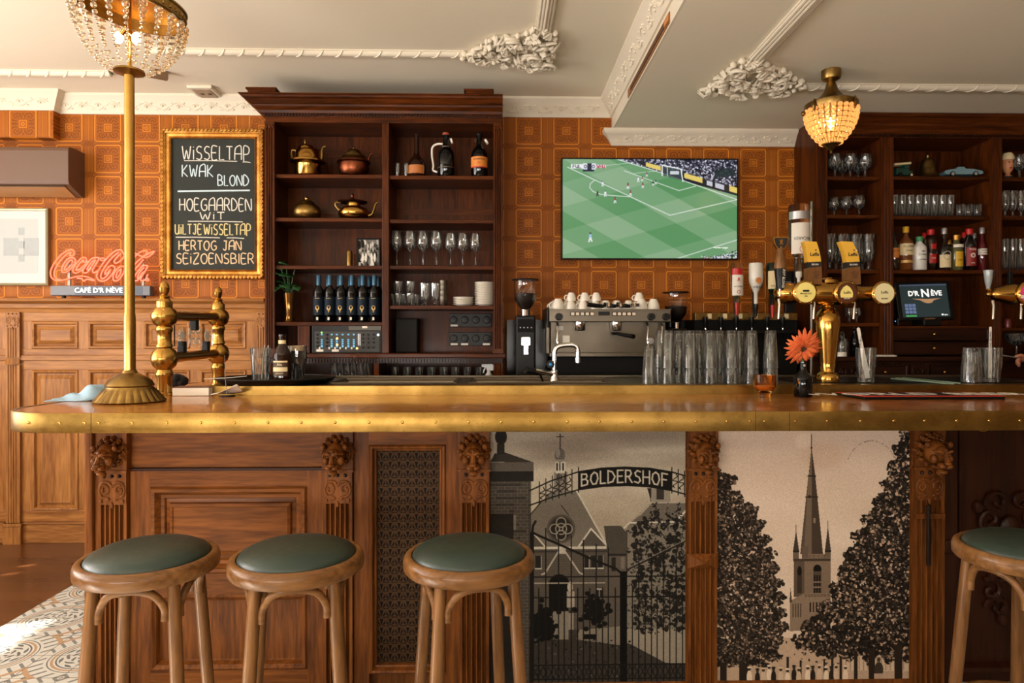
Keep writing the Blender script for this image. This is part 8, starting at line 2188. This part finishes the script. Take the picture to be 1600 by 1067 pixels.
for py, lst in ((275, ((1592, 'g'), (1610, 'g'))), (336, ((1570, 'h'), (1582, 'h'), (1595, 'h'), (1608, 'h'))), (421, ((1569, 'p'), (1582, 'p'), (1595, 'p'), (1608, 'p'), (1621, 'p')))):
    for n, (px, kd) in enumerate(lst):
        src = {'g': gg, 'h': tg, 'p': h0}[kd]; sc = {'g': .94, 'h': .72, 'p': 1.5}[kd]
        shn = {275: 'top', 336: 'middle', 421: 'lower'}[py]
        nm = {'g': 'clear goblet', 'h': 'clear stemmed glass', 'p': 'tall clear beer tumbler'}[kd]
        o = copy_to(src, onr(px, py, 4.43), '%s on the %s shelf of the right-hand bay, %s from the pilaster' % (nm, shn, ORD[n]), 0, (sc if kd != 'p' else 1.1, sc if kd != 'p' else 1.1, sc)); o['group'] = hg
t = glass_thing('coupe_glass', 'wide clear coupe glass low in the right-hand bay', 'glass', [(0, 0), (.036, 0), (.036, .003), (.006, .012), (.005, .07), (.03, .08), (.062, .11), (.066, .15), (.0645, .15), (.060, .112), (.028, .084), (0, .078)], (X(1588, 4.42), 4.42, zw + .0006))
o = MB().lathe([(0, 0), (.022, 0), (.024, .02), (.021, .045), (.024, .047), (.020, .058), (0, .06)], 18).build('red_jar', plain('dull_red', c(130, 52, 50), .3, coat=.4), None, onr(1574, 509, 4.42)); tag(o, 'small dull red jar on the low shelf in the right-hand bay', 'jar')
o.location.z = zw + .19
sh_ = MB().box(RX[2][1] - .008, RX[3][0] + .008, YD + .10, YW - .03, zw + .17, zw + .1895).build('shelf', wx, cab2); sh_.location = -cab2.location
o.location.y = 4.52; o.location.x = X(1574, 4.52)

# ------------------------------------------------------------------ bartender reaching in from the right
def skin_mesh(name, nodes, edges, mat, parent=None, sub=2):
    """nodes: (x, y, z, radius); one continuous skinned surface grown over the edges."""
    me = bpy.data.meshes.new(name); me.from_pydata([n[:3] for n in nodes], edges, [])
    o = bpy.data.objects.new(name, me); COL.objects.link(o)
    s = o.modifiers.new('skin', 'SKIN'); s.use_smooth_shade = True
    for i, n in enumerate(nodes): me.skin_vertices[0].data[i].radius = (n[3], n[3] if len(n) < 5 else n[4])
    me.skin_vertices[0].data[0].use_root = True
    u = o.modifiers.new('smooth', 'SUBSURF'); u.levels = u.render_levels = sub
    me.materials.append(mat)
    if parent: o.parent = parent
    return o
HY = 3.93
f1, th1 = P(1583, 557.5, HY), P(1597, 573, HY)
wr = Vector((X(1612, HY) + .03, HY + .01, Z(560, HY, 1600)))
N, Ed = [], []
def node(v, r, par=None):
    N.append((v[0], v[1], v[2], r)); i = len(N) - 1
    if par is not None: Ed.append((par, i))
    return i
bx_, by_ = wr.x + .36, 4.02
pel = node((bx_, by_, .95), .14); ab = node((bx_, by_, 1.10), .125, pel); ch = node((bx_ - .01, by_, 1.30), .145, ab); ut = node((bx_ - .01, by_, 1.42), .11, ch)
nk = node((bx_ - .02, by_, 1.50), .056, ut); jaw = node((bx_ - .045, by_, 1.575), .07, nk); hd = node((bx_ - .03, by_, 1.66), .092, jaw); tp_ = node((bx_ - .02, by_, 1.735), .055, hd)
for s in (-1, 1):
    hp = node((bx_, by_ + s * .095, .90), .095, pel); kn_ = node((bx_ - .01, by_ + s * .10, .50), .062, hp); an_ = node((bx_ + .02, by_ + s * .10, .10), .042, kn_); node((bx_ - .10, by_ + s * .10, .035), .036, an_)
shl = node((bx_ - .02, by_ - .17, 1.40), .065, ut); el = node((bx_ + .0, by_ - .19, 1.13), .046, shl); wri = node((wr.x, wr.y, wr.z), .028, el)
shr = node((bx_ + .0, by_ + .17, 1.40), .065, ut); elr = node((bx_ + .05, by_ + .20, 1.13), .046, shr); wrr = node((bx_ - .02, by_ + .20, .92), .03, elr); node((bx_ - .04, by_ + .19, .83), .034, wrr)
pm = node((wr.x - .045, wr.y - .004, wr.z + .004), .026, wri)
kn0 = node((wr.x - .082, wr.y - .010, wr.z + .008), .016, pm)
i1 = node((f1.x + .035, HY - .018, f1.z + .012), .0095, kn0); node((f1.x, HY - .012, f1.z), .0078, i1)
for j, (dy, dz) in enumerate(((.004, .0), (.018, -.006), (.030, -.014))):
    k0 = node((wr.x - .080 + .006 * j, wr.y + dy + .006, wr.z + .002 + dz), .012, pm); k1 = node((wr.x - .105 + .010 * j, wr.y + dy + .004, wr.z - .014 + dz), .0092, k0); node((wr.x - .088 + .010 * j, wr.y + dy, wr.z - .036 + dz), .008, k1)
t0 = node((wr.x - .050, wr.y - .026, wr.z - .014), .013, pm); t1 = node((th1.x + .008, HY - .032, th1.z + .030), .0105, t0); node((th1.x, HY - .030, th1.z + .004), .0085, t1)
per_ = skin_mesh('person', N, Ed, M['skin']); tag(per_, 'person in black behind the bar, one hand reaching in with a thin spoon', 'person')
blk = plain('black_cotton', c(20, 19, 19), .85)
S2 = [N[pel], N[ab], N[ch], N[ut], N[shl], ((N[shl][0] + N[el][0]) / 2, (N[shl][1] + N[el][1]) / 2, 1.24, .056), N[shr], ((N[shr][0] + N[elr][0]) / 2, (N[shr][1] + N[elr][1]) / 2, 1.24, .056)]
S2 = [(a[0], a[1], a[2], a[3] + .012) for a in S2]
skin_mesh('shirt', S2, [(0, 1), (1, 2), (2, 3), (3, 4), (4, 5), (3, 6), (6, 7)], blk, per_)
T2 = [(bx_, by_, .96, .15)]; TE = []
for s in (-1, 1):
    b0 = len(T2); T2 += [(bx_, by_ + s * .095, .88, .108), (bx_ - .01, by_ + s * .10, .50, .078), (bx_ + .02, by_ + s * .10, .11, .066)]; TE += [(0, b0), (b0, b0 + 1), (b0 + 1, b0 + 2)]
skin_mesh('trousers', T2, TE, blk, per_)
hcx = (bx_ - .02, by_, 1.675)
MB().lathe([(0, .09), (.05, .082), (.088, .05), (.10, .0), (.096, -.05), (.085, -.06), (.09, 0), (.08, .04), (0, .075)], 24, M=Matrix.Translation((hcx[0] + .012, hcx[1], hcx[2]))).build('hair', plain('brown_hair', c(52, 34, 24), .7), per_)
for s in (-1, 1):
    MB().ball((bx_ - .108, by_ + s * .034, 1.655), (.008, .013, .008), 10, 6).build('eye', M['paper'], per_)
    MB().ball((bx_ - .02, by_ + s * .098, 1.645), (.018, .010, .030), 10, 6).build('ear', M['skin'], per_)
MB().ball((bx_ - .125, by_, 1.63), (.02, .012, .022), 10, 6).build('nose', M['skin'], per_); MB().ball((bx_ - .112, by_, 1.588), (.008, .026, .007), 10, 6).build('mouth', plain('lips', c(160, 84, 72), .5), per_)
a, b_ = P(1566, 555, HY - .012), P(1586, 558.2, HY - .012)
sp_ = MB().tube([a, a.lerp(b_, .4), b_ + (b_ - a) * .5], [.0035, .0026, .0026], 8); tag(sp_.build('bar_spoon', M['silver']), 'thin silver bar spoon held by the hand at the right', 'spoon')
